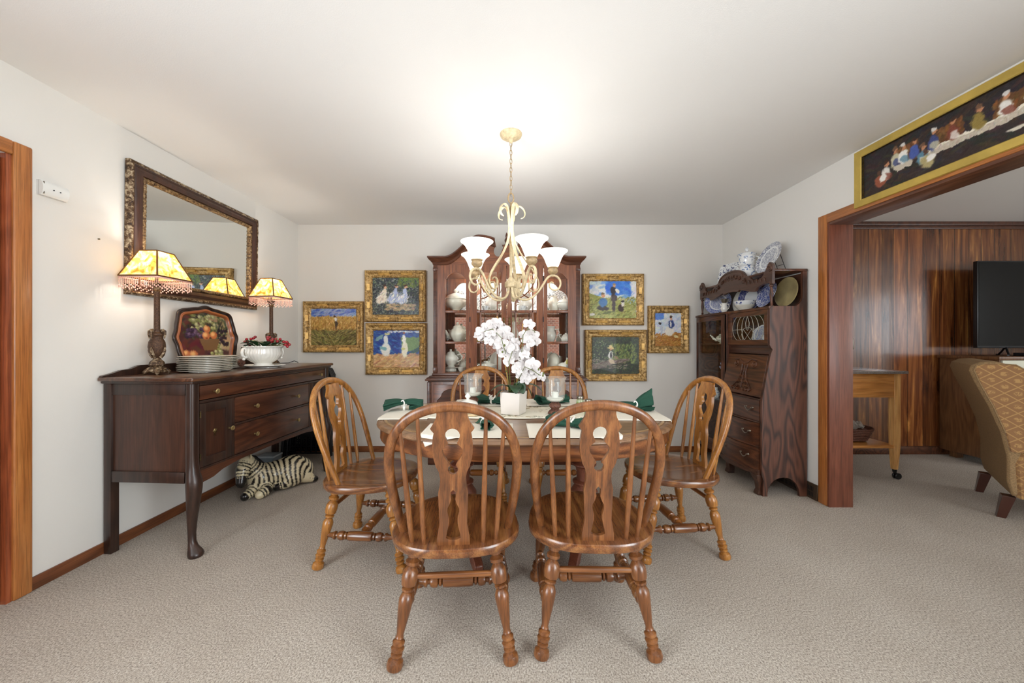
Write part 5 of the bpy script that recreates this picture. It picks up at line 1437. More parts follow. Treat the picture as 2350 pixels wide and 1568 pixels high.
for x, y, r0 in ((.54, .58, .055), (.52, .48, .06), (.63, .49, .058), (.24, .22, .05), (.33, .20, .062)):
    cv.ell(x, y, r0, r0*1.08, (196, 110, 64), 0, .2).ell(x-.012, y+.015, r0*.75, r0*.8, (236, 178, 112), 0, .6)
nr, ns = 46, 128; vs = []; cols = []
prof = [(k/34*.80, .0) for k in range(35)]+[(.815, .004), (.84, .012), (.86, .018), (.875, .018), (.89, .013), (.91, .013), (.94, .018), (.97, .022), (.99, .022), (1.0, .018), (1.0, .012)]
vh = th_
for rr_, zz in prof:
    for k in range(ns):
        a = 2*pi*k/ns; s_ = scal(a)*rr_; u, v = s_*cos(a), s_*sin(a)
        vs.append(txf(u*tw, v*vh+vh, zz))
        if rr_ < .81:
            i = int(min(119, max(0, (u*.44+.53)*119))); j = int(min(109, max(0, (v*.46+.45)*109))); cols.append(cv.a[j, i])
        elif rr_ < .88: cols.append(np.array((150, 84, 46))/255*(1.25 if .85 < rr_ < .87 else .9))
        elif rr_ < .90: cols.append(np.array((176, 104, 64))/255)
        else: cols.append(np.array((44, 30, 26))/255)
fs = [(i*ns+k, i*ns+(k+1) % ns, (i+1)*ns+(k+1) % ns, (i+1)*ns+k) for i in range(1, len(prof)-1) for k in range(ns)]+[(k, ns+k, ns+(k+1) % ns) for k in range(0)]
fs.append(tuple(ns+k for k in range(ns)))
me = bpy.data.meshes.new('tray_body'); me.from_pydata(vs, [], fs); setcol(me, np.array(cols)); me.materials.append(M['tray_paint'])
for q in me.polygons: q.use_smooth = True
o = bpy.data.objects.new('tray_body', me); COL.objects.link(o); o.parent = t
md = o.modifiers.new('s', 'SOLIDIFY'); md.thickness = .003
# ------------------------------------------------------------------ china shapes
def china(name, label, cat, loc, prof, mat, seg=28, sx=1, sy=1, nrib=0, rib=0, rot=0, lid=None, handles=(), spout=None, group=None, tilt=None, part='body'):
    """turned vessel with optional lid, loop handles [(angle, r, z0, z1, out)] and spout (angle, r, z0, z1, out)"""
    t = thing(name, label, cat, loc, rot, group)
    m = MB(); m.lathe(prof, seg=seg, sx=sx, sy=sy, nrib=nrib, rib=rib); m.build(part, mat, t, ang=50)
    if lid:
        m = MB(); m.lathe(lid, seg=seg, sx=sx, sy=sy, nrib=nrib, rib=rib*.5); m.build('lid', mat, t, ang=50)
    for a, r, z0, z1, out in handles:
        c_ = Vector((cos(a)*sx, sin(a)*sy, 0)); m = MB(); zm = (z0+z1)/2
        m.tube([c_*r*.95+Vector((0, 0, z1)), c_*(r+out*.7)+Vector((0, 0, z1+out*.2)), c_*(r+out)+Vector((0, 0, zm+(z1-z0)*.1)), c_*(r+out*.7)+Vector((0, 0, z0+(z1-z0)*.2)), c_*r*.93+Vector((0, 0, z0))], max(.003, out*.14), seg=8)
        m.build('handle', mat, t, ang=70)
    if spout:
        a, r, z0, z1, out = spout; c_ = Vector((cos(a), sin(a), 0)); m = MB()
        m.tube([c_*r*.8+Vector((0, 0, z0)), c_*(r+out*.4)+Vector((0, 0, z0+(z1-z0)*.25)), c_*(r+out*.7)+Vector((0, 0, z0+(z1-z0)*.75)), c_*(r+out)+Vector((0, 0, z1))], [out*.34, out*.26, out*.17, out*.13], seg=10)
        m.build('spout', mat, t, ang=70)
    if tilt is not None: t.rotation_euler = tilt
    return t
def platep(r, h=.012, foot=.6): return [(r*foot, 0), (r*foot, .003), (r*.66, .004), (r*.9, h*.7), (r, h), (r, h+.0022), (r*.93, h+.0015), (r*.68, .0065), (r*.3, .0055), (.0005, .0055)]
ORD = ['bottom', 'second', 'third', 'fourth', 'fifth', 'sixth', 'seventh', 'eighth', 'ninth']
def stack(n, cx, cy, r, pitch, where, grp):
    x, y, z = sb(cx, cy, ZT)
    m = MB(); m.lathe(platep(r), seg=36); base = m.build('dinner_plate', M['plate_edge'], None, ang=50)
    for k in range(n):
        o = base if k == 0 else base.copy()
        if k: COL.objects.link(o)
        jx = random.uniform(-.003, .003); jy = random.uniform(-.003, .003)
        o.location = (x+jx, y+jy, z+k*pitch)
        w = 'topmost' if k == n-1 else (ORD[k] if k == 0 else ORD[k]+' from bottom')
        tag(o, 'cream dinner plate, %s, in %s' % (w, where), 'plate', grp)
stack(9, .235, .375, .138, .0112, 'the taller near stack on the sideboard', 'near stack of dinner plates')
stack(8, .128, .625, .106, .0118, 'the far stack beside the white tureen', 'far stack of dinner plates')
# tureen on its oval stand
tx, ty, tz = sb(.325, .775, ZT)
t = thing('oval_platter', 'white oval stand plate under the ribbed white tureen on the sideboard', 'plate', (tx, ty, tz), radians(-20))
m = MB(); m.lathe([(.11, 0), (.11, .004), (.13, .006), (.158, .016), (.168, .018), (.168, .021), (.152, .019), (.12, .009), (.0005, .008)], seg=40, sx=1, sy=.80); m.build('dish', M['white_china'], t, ang=50)
t = china('ribbed_tureen', 'white ribbed tureen without lid holding red berries on the sideboard', 'tureen', (tx, ty, tz+.009), [(.068, 0), (.070, .006), (.060, .014), (.056, .024), (.075, .036), (.105, .058), (.122, .085), (.124, .105), (.118, .128), (.122, .142), (.134, .150), (.134, .154), (.124, .153), (.112, .13), (.10, .09), (.06, .05), (.0005, .045)],
          M['white_china'], seg=96, sx=1.06, sy=.86, nrib=32, rib=.018, rot=radians(68))
for a in (pi, 0):
    c_ = Vector((cos(a), sin(a), 0)); m = MB()
    m.tube([c_*r_+Vector((0, 0, z)) for r_, z in ((.118, .075), (.135, .07), (.15, .085), (.155, .11), (.148, .135), (.135, .14), (.128, .125), (.132, .108))], [.008, .010, .011, .011, .010, .009, .008, .006], seg=8)
    for dz in (.06, .078): m.sphere(c_*.142+Vector((0, 0, dz)), .011, 8, 6)
    m.build('handle', M['white_china'], t, ang=70)
# berries and holly leaves
t = thing('berry_arrangement', 'holly leaves with red berries filling the white tureen', 'arrangement', (tx, ty, tz+.12))
m = MB(); m.lathe([(.04, -.03), (.095, .01), (.09, .03), (.0005, .045)], seg=20, sx=1.0, sy=.85); m.build('moss', M['leaf'], t)
rg = random.Random(12)
def leafmesh(base, d, L, wd, droop, up=(0, 0, 1)):
    m = MB(); d = Vector(d).normalized(); sd = d.cross(Vector(up)).normalized(); n = 9
    def P(u, v):
        w = wd*sin(pi*min(1, u*1.02))**.7*(1+.25*(1 if int(u*8) % 2 else -.3)); q = (v-.5)*2
        return Vector(base)+d*(L*u)+sd*(w*q)+Vector((0, 0, L*(.25*u-droop*u*u)+abs(q)*w*.35))
    m.grid(n, 5, P); return m
for k in range(13):
    a = 2*pi*k/13+rg.uniform(-.2, .2); r_ = rg.uniform(.03, .08)
    m = leafmesh((r_*cos(a), r_*sin(a)*.8, .035+rg.uniform(0, .02)), (cos(a), sin(a)*.9, rg.uniform(.1, .9)), rg.uniform(.075, .11), .026, rg.uniform(.1, .6)); m.build('holly_leaf', M['leaf'], t, solid=.0008)
bs = []
for cx_, cy_, cz_, n_ in ((-.075, -.055, .060, 4), (-.02, -.03, .075, 3), (.045, -.02, .08, 5), (.10, .0, .07, 4), (.150, .02, .04, 7), (-.11, -.03, .03, 2), (.02, .06, .075, 3), (.16, .05, .05, 3)):
    for _ in range(n_): bs.append((cx_*1.05+rg.uniform(-.026, .026), cy_+rg.uniform(-.02, .02), cz_+.018+rg.uniform(-.02, .02)))
for b_ in bs:
    m = MB(); m.sphere(b_, .0105, 10, 7); m.build('berry', M['berry'], t)
    if b_[0] > .11 or b_[0] < -.09:
        m = MB(); m.tube([(b_[0]*.55, b_[1]*.5, .04), (b_[0]*.85, b_[1]*.8, b_[2]+.012), b_], .0014, seg=5); m.build('stalk', M['stem'], t)
# pine cone resting against the tureen
px_, py_, pz_ = sb(.275, .735, ZT)
t = thing('pine_cone', 'small brown pine cone resting on the stand against the tureen', 'pine cone', (tx-.075, ty-.125, tz+.040))
m = MB()
for k in range(9):
    z = -.022+.0052*k; r_ = .021*sin(pi*(k+1.3)/11)
    for q in range(8):
        a = 2*pi*q/8+k*.4; m.tube([(r_*.4*cos(a), r_*.4*sin(a), z), (r_*cos(a), r_*sin(a), z+.003), (r_*1.15*cos(a), r_*1.15*sin(a), z+.008)], [.004, .0045, .001], seg=5)
m.build('scale_body', M['rattan'], t)
# ------------------------------------------------------------------ on the table
def inside(x, y, f=0):
    """signed distance-ish beyond the table edge"""
    X, Y = x-TX, y-TY; X = max(0, abs(X)-LEAF)
    q = sqrt((X/(RX-f))**2+(Y/(RY-f))**2); return (q-1)*min(RX, RY)
def mat_(cx, cy, w, d, rot, label):
    t = MB(); c_, s_ = cos(rot), sin(rot)
    def P(u, v):
        x, y = (u-.5)*w, (v-.5)*d; X, Y = cx+x*c_-y*s_, cy+x*s_+y*c_
        e = inside(X, Y); dz = .0032
        if e > -.004:
            ee = e+.004; dz = .0032-min(ee*.95, .2)
            f_ = ee*.82; R_ = sqrt((X-TX)**2+(Y-TY)**2); X -= (X-TX)/R_*f_; Y -= (Y-TY)/R_*f_
        return (X, Y, TZ+dz)
    t.grid(28, 22, P)
    return tag(t.build('placemat', M['cream_cloth'], None, solid=.002), label, 'placemat', 'cream placemats on the dining table')
mat_(-.195, 1.73, .43, .28, 0, 'cream placemat on the near side of the table, left one behind a chair')
mat_(.305, 1.73, .43, .28, 0, 'cream placemat on the near side of the table, right one behind a chair')
mat_(-.60, 2.20, .28, .46, radians(2), 'cream placemat at the left end of the table draping over its edge')
mat_(.745, 2.17, .31, .46, radians(-3), 'cream placemat at the right end with a corner hanging off the table')
mat_(-.16, 2.53, .44, .29, 0, 'cream placemat on the far side of the table behind the left candle holder')
mat_(.34, 2.53, .44, .29, 0, 'cream placemat on the far side of the table behind the right candle holder')
# runner with scalloped long edges
m = MB()
def P(u, v):
    x = -.46+1.08*u; ed = .016*abs(sin(pi*x/.21+.5)); y0, y1 = 1.99-ed+.010, 2.355+ed
    return (x, y0+(y1-y0)*v, TZ+.0022+(.0014 if v in (0, 1) else 0))
m.grid(90, 8, P); tag(m.build('table_runner', M['runner'], None, solid=.0016), 'cream printed table runner with scalloped edge down the middle of the table', 'table runner')
RZ = TZ+.0045
# napkins
def napkin(x, y, rot, kind, label, ringlabel):
    t = thing('napkin', label, 'napkin', (x, y, TZ+.0045), rot, 'green napkins on the placemats')
    m = MB(); rg = random.Random(int((x+5)*100)); L = {'roll': .17, 'arch': .23, 'fan': .21, 'high': .19}[kind]
    nf = 40
    ph = rg.uniform(0, 6)
    def P(u, v):
        s_ = (u-.5)*2; pin = .020+(.062*abs(s_)**.75 if s_ < 0 else .030*abs(s_)**1.2)
        if kind == 'roll': pin = .021+.008*abs(s_)
        a = 2*pi*v
        h = .018+(.014*abs(s_) if kind != 'high' else .045*max(0, s_)**.8+.008)
        if kind == 'roll': h = .023
        fold = 1+.16*sin(a*5+ph+s_*2)*abs(s_)**.6+.10*sin(a*9+ph)
        zz = h+h*sin(a)*fold*(.9 if kind == 'high' else .8)
        arch = .030*cos(s_*1.5)*(1 if kind == 'arch' else .12)
        return Vector((s_*L/2, pin*cos(a)*fold, max(0.0015, zz+arch)))
    m.grid(17, nf, P, closed_v=True)
    m.build('cloth', M['green'], t, ang=80, solid=.0022)
    m = MB()   # loose folded tail of cloth
    def Q(u, v): return Vector((.03+.075*u, (v-.5)*(.05+.06*u), .012+.014*sin(v*9+u*2)+.012*u*(1 if kind != 'roll' else 0)))
    m.grid(8, 18, Q); m.build('tail', M['green'], t, ang=80, solid=.0022)
    # swan shaped ring: a band with neck and head
    r = thing('napkin_ring', ringlabel, 'napkin ring', (x, y, TZ+.0045), rot, 'white swan napkin rings')
    m = MB(); hh = .021 if kind != 'high' else .020
    m.tube([(0, .027*cos(a), hh+.0005+.0235*sin(a)) for a in [2*pi*k/20 for k in range(20)]], .0045, seg=8, wt=(1.6, .6), closed=True); m.build('band', M['white_china'], r, ang=60)
    m = MB(); m.tube([(0, -.026, .030), (.004, -.040, .042), (.003, -.044, .056), (-.003, -.036, .066), (-.010, -.034, .064), (-.016, -.037, .058)], [.006, .005, .004, .004, .005, .002], seg=8); m.build('swan_neck', M['white_china'], r, ang=60)
    m = MB()
    for s_ in (-1, 1):
        m.tube([(s_*.010, -.022, .030), (s_*.016, -.004, .040), (s_*.016, .014, .046), (s_*.010, .028, .056)], [.006, .008, .007, .002], seg=8)
    m.build('swan_wing', M['white_china'], r, ang=60)
napkin(-.115, 1.79, radians(96), 'roll', 'green napkin rolled on the near left placemat', 'white ring round the rolled napkin on the near left placemat')
napkin(.305, 1.78, radians(-28), 'fan', 'green napkin spread on the near right placemat', 'white swan ring on the napkin of the near right placemat')
napkin(-.655, 2.235, radians(12), 'arch', 'green napkin arched over the left end placemat', 'white swan ring on the napkin at the left end of the table')
napkin(.775, 2.20, radians(-5), 'high', 'green napkin standing high on the right end placemat', 'white swan ring on the napkin at the right end of the table')
napkin(-.115, 2.46, radians(-20), 'fan', 'green napkin on the far left placemat between candle holder and orchid pot', 'white swan ring on the far napkin beside the orchid pot')
napkin(.30, 2.46, radians(15), 'fan', 'green napkin behind the right glass candle holder', 'white swan ring behind the right glass candle holder')
# hurricane candle holders
def hurricane(x, y, label, clabel):
    t = thing('candle_holder', label, 'candle holder', (x, y, RZ), 0, 'glass hurricane candle holders')
    m = MB(); m.lathe([(.044, 0), (.043, .005), (.034, .018), (.022, .026), (.030, .034), (.036, .044), (.034, .056), (.024, .064), (.020, .068)], seg=24); m.build('woven_base', M['rattan'], t)
    m = MB(); g = [(.016, .068), (.030, .070), (.048, .078), (.056, .092), (.058, .11), (.0575, .17), (.061, .198), (.070, .213), (.0705, .215)]
    g = g+[(a-.0025, b+.0005) for a, b in g[::-1]]
    m.lathe(g, seg=36, cap=False); m.build('glass_chimney', M['vase_glass'], t)
    c = thing('candle', clabel, 'candle', (x, y, RZ+.0745), 0, 'white candles in the glass holders')
    m = MB(); m.lathe([(.030, 0), (.044, .008), (.049, .018), (.0005, .020)], seg=24); m.build('wax_pool', M['wax'], c)
    m = MB(); m.lathe([(.0185, .02), (.0185, .050), (.0165, .053), (.012, .051), (.0005, .049)], seg=20); m.build('candle_body', M['wax'], c)
    m = MB(); m.tube([(0, 0, .048), (0.001, 0, .060)], .001, seg=5); m.build('wick', M['black'], c)
hurricane(.275, 2.13, 'glass hurricane candle holder on woven brown base right of the orchid pot', 'white candle in the glass holder right of the orchid pot')
hurricane(-.235, 2.335, 'glass hurricane candle holder on woven brown base left of the orchid pot', 'white candle in the glass holder left of the orchid pot')
# covered dish on a round tray
t = thing('round_tray', 'round cream wooden tray under the white covered dish on the table', 'tray', (-.235, 2.12, RZ))
m = MB(); m.lathe([(.085, 0), (.092, .004), (.094, .014), (.090, .014), (.086, .007), (.0005, .006)], seg=36); m.build('tray_body', M['bamboo'] if False else plain('pale_wood', (214, 190, 150), .5), t)
china('covered_dish', 'white covered dish with pointed knob left of the orchid pot', 'dish', (-.245, 2.13, RZ+.0068), [(.040, 0), (.050, .01), (.058, .03), (.060, .045), (.056, .047)], M['white_china'], lid=[(.060, .048), (.060, .054), (.050, .064), (.024, .072), (.008, .078), (.010, .084), (.018, .092), (.016, .100), (.006, .112), (.0005, .118)])
# green jars with metal caps
def jar(x, y, label):
    t = thing('glass_jar', label, 'jar', (x, y, RZ), 0, 'green jars with metal caps')
    m = MB(); m.lathe([(.020, 0), (.024, .004), (.025, .03), (.024, .06), (.019, .072), (.018, .078)], seg=20); m.build('glass_body', M['green_glass'], t)
    m = MB(); m.lathe([(.018, .003), (.022, .006), (.0225, .03), (.021, .05), (.0005, .052)], seg=16, nrib=7, rib=.05); m.build('contents', M['lime'], t)
    m = MB(); m.lathe([(.0205, .076), (.0215, .079), (.0215, .088), (.018, .093), (.0005, .094)], seg=20); m.build('cap', M['pewter'], t)
M['lime'] = plain('lime_green', (140, 170, 40), .5, var=.4, bs=120)
jar(.438, 2.20, 'small glass jar with metal cap, farther of the two green jars on table'); jar(.462, 2.075, 'small glass jar of lime green contents with metal cap, nearer of two')

# ------------------------------------------------------------------ orchid
OX, OY = .028, 2.13
T_ = thing('potted_orchid', 'white orchid in square white ceramic pot in the middle of the table', 'plant', (OX, OY, RZ))
rot = Matrix.Rotation(radians(-24), 4, 'Z')
m = MB()
lv = [(.055, 0), (.057, .003), (.062, .125), (.062, .130), (.058, .130), (.056, .118), (.056, .1)]
rings = []
for r_, z in lv:
    rings.append([m.bm.verts.new(rot @ Vector((a*r_, b*r_, z))) for a, b in ((-1, -1), (1, -1), (1, 1), (-1, 1))])
for a, b in zip(rings[:-1], rings[1:]):
    for i in range(4): m.bm.faces.new((a[i], a[(i+1) % 4], b[(i+1) % 4], b[i]))
m.bm.faces.new(rings[0]); m.build('square_pot', M['pot'], T_, bevel=.003)
m = MB(); m.box(-.054, .054, -.054, .054, .095, .118, m=rot); m.build('soil', M['rattan'], T_)
def op(px, py, Y):     # local point seen where the photo shows it, at depth Y
    return Vector(((px-1168)*Y/820-OX, Y-OY, 1.18-(py-785)*Y/820-RZ))
def strap_leaf(pts, wds, tw=(0, 0, 1)):
    m = MB(); P_ = [Vector(p) for p in pts]; n = len(P_)
    rings = []
    for i in range(n):
        t_ = (P_[min(i+1, n-1)]-P_[max(i-1, 0)]).normalized(); sd = t_.cross(Vector(tw)).normalized(); nn = sd.cross(t_)
        rings.append([m.bm.verts.new(P_[i]+sd*(wds[i]*q)+nn*(abs(q)*wds[i]*.28)) for q in (-1, -.5, 0, .5, 1)])
    for a, b in zip(rings[:-1], rings[1:]):
        for i in range(4): m.bm.faces.new((a[i], a[i+1], b[i+1], b[i]))
    m.build('leaf', M['leaf'], T_, solid=.0015, sub=1, ang=80)
strap_leaf([(0, 0, .115), (.006, -.03, .155), (.008, -.05, .175), (.010, -.085, .160), (.012, -.10, .13)], [.016, .040, .046, .038, .006])
strap_leaf([(0, 0, .115), (.02, -.02, .165), (.035, -.04, .18), (.05, -.06, .15), (.055, -.07, .125)], [.014, .032, .038, .030, .006], (0, -1, .3))
strap_leaf([(0, 0, .115), (-.03, -.03, .165), (-.07, -.04, .175), (-.115, -.05, .155), (-.135, -.05, .135)], [.014, .026, .028, .018, .003])
strap_leaf([(0, 0, .115), (-.04, -.02, .14), (-.075, -.04, .145), (-.095, -.05, .12), (-.105, -.055, .085)], [.008, .012, .013, .010, .002])
strap_leaf([(.0, 0, .115), (.05, -.02, .165), (.09, -.03, .180), (.14, -.04, .165), (.17, -.045, .13)], [.014, .024, .026, .018, .003])
strap_leaf([(.0, .02, .115), (.03, .03, .15), (.07, .04, .165), (.10, .05, .13), (.11, .055, .09)], [.010, .016, .018, .012, .003])
for a, b in ((op(1141, 726, 2.06), Vector((-.02, 0, .11))), (op(1200, 743, 2.12), Vector((.012, .0, .11)))):
    m = MB(); m.tube([b, b.lerp(a, .5), a], .0042, seg=8); m.build('bamboo_stake', M['bamboo'], T_)
m = MB(); m.lathe([(.006, 0), (.007, .01), (.003, .03)], Vector((-.02, 0, .11)).lerp(op(1141, 726, 2.06), .30), op(1141, 726, 2.06), seg=8); m.build('stake_clip', M['stem'], T_)
stems = [[(1168, 905), (1165, 860), (1160, 810), (1150, 775), (1130, 755), (1108, 762), (1096, 775)], [(1175, 900), (1190, 840), (1199, 800), (1200, 770), (1212, 752), (1226, 760), (1234, 775)],
         [(1172, 900), (1170, 865), (1168, 830), (1178, 800), (1192, 806)], [(1176, 900), (1192, 868), (1204, 842), (1222, 850), (1240, 862), (1250, 857)]]
for st in stems:
    m = MB(); n = len(st); m.tube([op(x, y, 2.12-.10*sin(pi*i/(n-1))) for i, (x, y) in enumerate(st)], .0022, seg=6); m.build('stem', M['stem'], T_)
def flower(c, nrm, s_, spin):
    n_ = Vector(nrm).normalized(); u = n_.cross(Vector((.1, .2, 1))).normalized(); v = u.cross(n_)
    m = MB()
    def petal(a, L, wd, cup):
        d = u*cos(a)+v*sin(a); sd = n_.cross(d)
        def P(p, q):
            w = wd*sin(pi*(p*.88+.06))**.65; k = (q-.5)*2
            return c+d*(L*p)+sd*(w*k)+n_*(cup*p*p-.25*w*abs(k)**2+.004)
        m.grid(7, 5, P)
    for a, L, wd, cup in ((pi/2, 1, .36, -.12), (pi/2+2.25, .95, .33, -.1), (pi/2-2.25, .95, .33, -.1), (.28, 1.02, .56, .16), (pi-.28, 1.02, .56, .16)):
        petal(a+spin, L*s_, wd*s_, cup*s_)
    m.tube([c+n_*.004, c+n_*(.006+s_*.18)-v*s_*.1, c+n_*(.004+s_*.3)-v*s_*.25], [s_*.12, s_*.13, s_*.03], seg=7)
    m.build('flower', M['petal'], T_, ang=60)
fl = [(1105, 763, 14), (1118, 752, 14), (1130, 744, 15), (1143, 742, 14), (1112, 776, 14), (1127, 765, 15), (1140, 757, 14), (1098, 772, 12), (1150, 752, 13), (1122, 784, 13), (1137, 776, 15),
      (1156, 762, 16), (1165, 772, 13), (1141, 797, 13), (1150, 790, 16), (1164, 797, 18), (1172, 808, 17), (1160, 815, 18), (1178, 800, 14), (1168, 830, 15), (1152, 806, 14), (1182, 786, 13),
      (1214, 745, 15), (1222, 770, 17), (1211, 783, 17), (1228, 782, 14), (1202, 768, 12), (1206, 803, 11), (1204, 815, 12), (1186, 806, 13),
      (1194, 845, 17), (1208, 835, 18), (1222, 838, 17), (1198, 860, 17), (1213, 858, 18), (1226, 852, 14), (1186, 850, 14), (1205, 872, 13), (1190, 820, 13), (1242, 866, 12)]
rg = random.Random(5)
for i, (x, y, s_) in enumerate(fl):
    Y = 2.03+.05*rg.random(); flower(op(x, y, Y), (rg.uniform(-.5, .5), -1, rg.uniform(-.15, .5)), s_*.00252*rg.uniform(.95, 1.1), rg.uniform(-.6, .6))
for x, y in ((1158, 793), (1153, 808), (1247, 857), (1246, 862), (1236, 848)):
    m = MB(); m.sphere(op(x, y, 2.0), .0055, 8, 6, sz=1.3); m.build('bud', M['stem'], T_)
# ------------------------------------------------------------------ in the china cabinet
Yh = 3.665
def hx(px): return (px-1168)*Yh/820
Z1, Z2, Z3 = 1.490, 1.165, .881
TUR = [(.045, 0), (.046, .006), (.034, .016), (.05, .03), (.085, .05), (.102, .08), (.104, .10), (.098, .112), (.106, .116)]
TLID = [(.104, .117), (.10, .127), (.08, .15), (.04, .168), (.014, .176), (.010, .184), (.020, .19), (.022, .2), (.012, .21), (.0005, .214)]
def sc(p, k, kz=None): return [(a*k, b*(kz or k)) for a, b in p]
POTP = [(.036, 0), (.037, .006), (.028, .014), (.045, .03), (.066, .06), (.070, .085), (.060, .11), (.040, .125), (.038, .135)]
POTL = [(.038, .135), (.034, .145), (.018, .155), (.007, .16), (.012, .168), (.008, .178), (.0005, .18)]
JUG = [(.034, 0), (.036, .005), (.030, .015), (.046, .04), (.052, .07), (.044, .10), (.036, .12), (.044, .15), (.046, .152)]
CUP = [(.018, 0), (.02, .004), (.03, .02), (.036, .045), (.037, .047), (.034, .044), (.02, .012), (.0005, .01)]
W_, Cc = M['white_china'], M['cream_china']
G = 'white china in the cabinet'
def standplate(name, label, x, y, z, r, mat, tilt=12, yaw=0, group=G, oval=1, foot=.6):
    """plate standing on its edge, leaning back, face toward -y before yaw"""
    t = thing(name, label, 'plate', (x, y, z), yaw, group)
    m = MB(); m.lathe(platep(r, .016, foot), seg=40, sy=oval)
    R_ = Matrix.Translation((0, 0, r*oval*cos(radians(tilt))+.002)) @ Matrix.Rotation(radians(90-tilt), 4, 'X')
    o = m.build('plate_body', mat, t, ang=50); o.matrix_local = R_
    return t
# left column
china('soup_tureen', 'large white lidded soup tureen on the top left cabinet shelf', 'tureen', (hx(1046), Yh+.01, Z1), sc(TUR, 1.1), Cc, lid=sc(TLID, 1.1), handles=[(0, .11, .07, .11, .035), (pi, .11, .07, .11, .035)], group=G)
standplate('transfer_plate', 'dark patterned plate standing behind the soup tureen, top left shelf', hx(1052), YB-.042, Z1, .115, M['bw_black'], 8)
china('large_teapot', 'white lidded teapot on the middle left cabinet shelf', 'teapot', (hx(1050), Yh, Z2), sc(POTP, 1.22), Cc, lid=sc(POTL, 1.22), spout=(pi, .07, .06, .15, .075), handles=[(0, .08, .05, .13, .05)], group=G, nrib=8, rib=.03, seg=48)
for px, lab in ((1017, 'small cut glass goblet left of the white teapot, middle left cabinet shelf'), (1031, 'small cut glass goblet right below the spout of the white cabinet teapot')):
    china('glass_goblet', lab, 'goblet', (hx(px), Yh-.10, Z2), [(.018, 0), (.018, .003), (.004, .01), (.004, .03), (.016, .04), (.020, .07), (.019, .07), (.015, .042), (.0005, .035)], M['vase_glass'], seg=16, group='small glass goblets', part='goblet_body')
china('scrolled_teapot', 'round white teapot on a lace edged stand, lowest left cabinet shelf', 'teapot', (hx(1035), Yh-.02, Z3+.046), sc(POTP, 1.12, 1.0), W_, lid=sc(POTL, 1.12, 1.0), spout=(pi+.4, .06, .05, .13, .05), handles=[(0, .072, .05, .12, .045)], group=G, nrib=6, rib=.02, seg=48)
china('lace_stand', 'white lace edged cake stand under the round teapot in the cabinet', 'stand', (hx(1035), Yh-.02, Z3), [(.055, 0), (.06, .006), (.058, .022), (.052, .03), (.08, .036), (.084, .040), (.078, .042), (.0005, .042)], W_, seg=64, nrib=16, rib=.035, group=G)
china('cream_pitcher', 'small white pitcher behind the round teapot, lowest left cabinet shelf', 'pitcher', (hx(1058), YB-.075, Z3), sc(JUG, .72), Cc, handles=[(0, .036, .04, .09, .025)], group=G)
china('bone_dish', 'low white bowl right of the lace stand, lowest left cabinet shelf', 'bowl', (hx(1060), Yh-.06, Z3), sc(CUP, .95), W_, group=G)
# centre left door
china('white_jug', 'tall white jug on the top shelf behind the left glass door', 'jug', (hx(1128), Yh+.01, Z1), sc(JUG, 1.25, 1.2), W_, handles=[(0, .05, .06, .15, .05)], group=G)
china('teacup', 'small patterned white cup in front of the tall jug, top shelf', 'cup', (hx(1115), Yh-.09, Z1), CUP, M['bw_sparse'], handles=[(0, .034, .012, .038, .018)], group=G)
standplate('transfer_plate', 'black and white plate standing behind the tall jug, top shelf', hx(1110), YB-.042, Z1, .105, M['bw_black'], 8)
china('glass_cruet', 'faceted glass cruet at the left of the top shelf behind left door', 'cruet', (hx(1097), Yh-.07, Z1), [(.02, 0), (.024, .01), (.026, .04), (.014, .06), (.010, .08), (.014, .09), (.006, .105), (.0005, .11)], M['vase_glass'], seg=12, group='small glass goblets', part='glass_body')
china('yellow_pitcher', 'yellow pitcher at the left of the middle shelf behind left door', 'pitcher', (hx(1098), Yh, Z2), sc(JUG, .95), plain('yellow_glaze', (220, 200, 90), .25, coat=.4), handles=[(pi, .04, .05, .12, .03)])
china('square_tureen', 'white tureen in the middle of the shelf behind the left orchid blooms', 'tureen', (hx(1136), Yh, Z2), sc(TUR, .75), W_, lid=sc(TLID, .75), group=G)
china('casserole', 'low covered white dish on the lowest shelf behind left glass door', 'dish', (hx(1118), Yh-.01, Z3), sc(TUR, .95, .5), W_, lid=[(.10, .059), (.09, .07), (.05, .085), (.012, .09), (.014, .1), (.0005, .106)], handles=[(0, .10, .03, .055, .03), (pi, .10, .03, .055, .03)], group=G)
standplate('meat_plate', 'round white plate standing behind the low covered dish', hx(1145), YB-.042, Z3, .10, W_, 8)
# centre right door
china('glass_pitcher', 'round white pitcher on the top shelf behind right glass door', 'pitcher', (hx(1206), Yh+.01, Z1), sc(JUG, 1.35, 1.15), W_, handles=[(0, .055, .06, .14, .045)], group=G)
china('mug', 'white mug with a line of dark marks in front of the pitcher, top shelf', 'mug', (hx(1199), Yh-.09, Z1), [(.028, 0), (.032, .004), (.034, .045), (.036, .05), (.033, .048), (.03, .01), (.0005, .008)], M['bw_sparse'], handles=[(0, .032, .012, .04, .02)], group=G)
standplate('grey_plate', 'pale blue plate standing at the right of the top shelf, right door', hx(1226), YB-.042, Z1, .095, M['bw_sparse'], 8)
china('tall_vase', 'slim white vase at the left of the middle shelf, right glass door', 'vase', (hx(1180), Yh, Z2), [(.03, 0), (.034, .01), (.045, .08), (.03, .16), (.018, .2), (.024, .22), (.025, .222)], Cc, group=G)
china('sauce_tureen', 'white sauce tureen on the middle shelf behind the right orchid blooms', 'tureen', (hx(1218), Yh, Z2), sc(TUR, .8), W_, lid=sc(TLID, .8), group=G)
china('glass_bowl', 'cut glass bowl on the lowest shelf behind the right glass door', 'bowl', (hx(1212), Yh, Z3), [(.04, 0), (.045, .006), (.07, .03), (.085, .07), (.086, .072), (.08, .068), (.06, .025), (.0005, .01)], M['vase_glass'], seg=32, nrib=12, rib=.03, part='bowl_body')
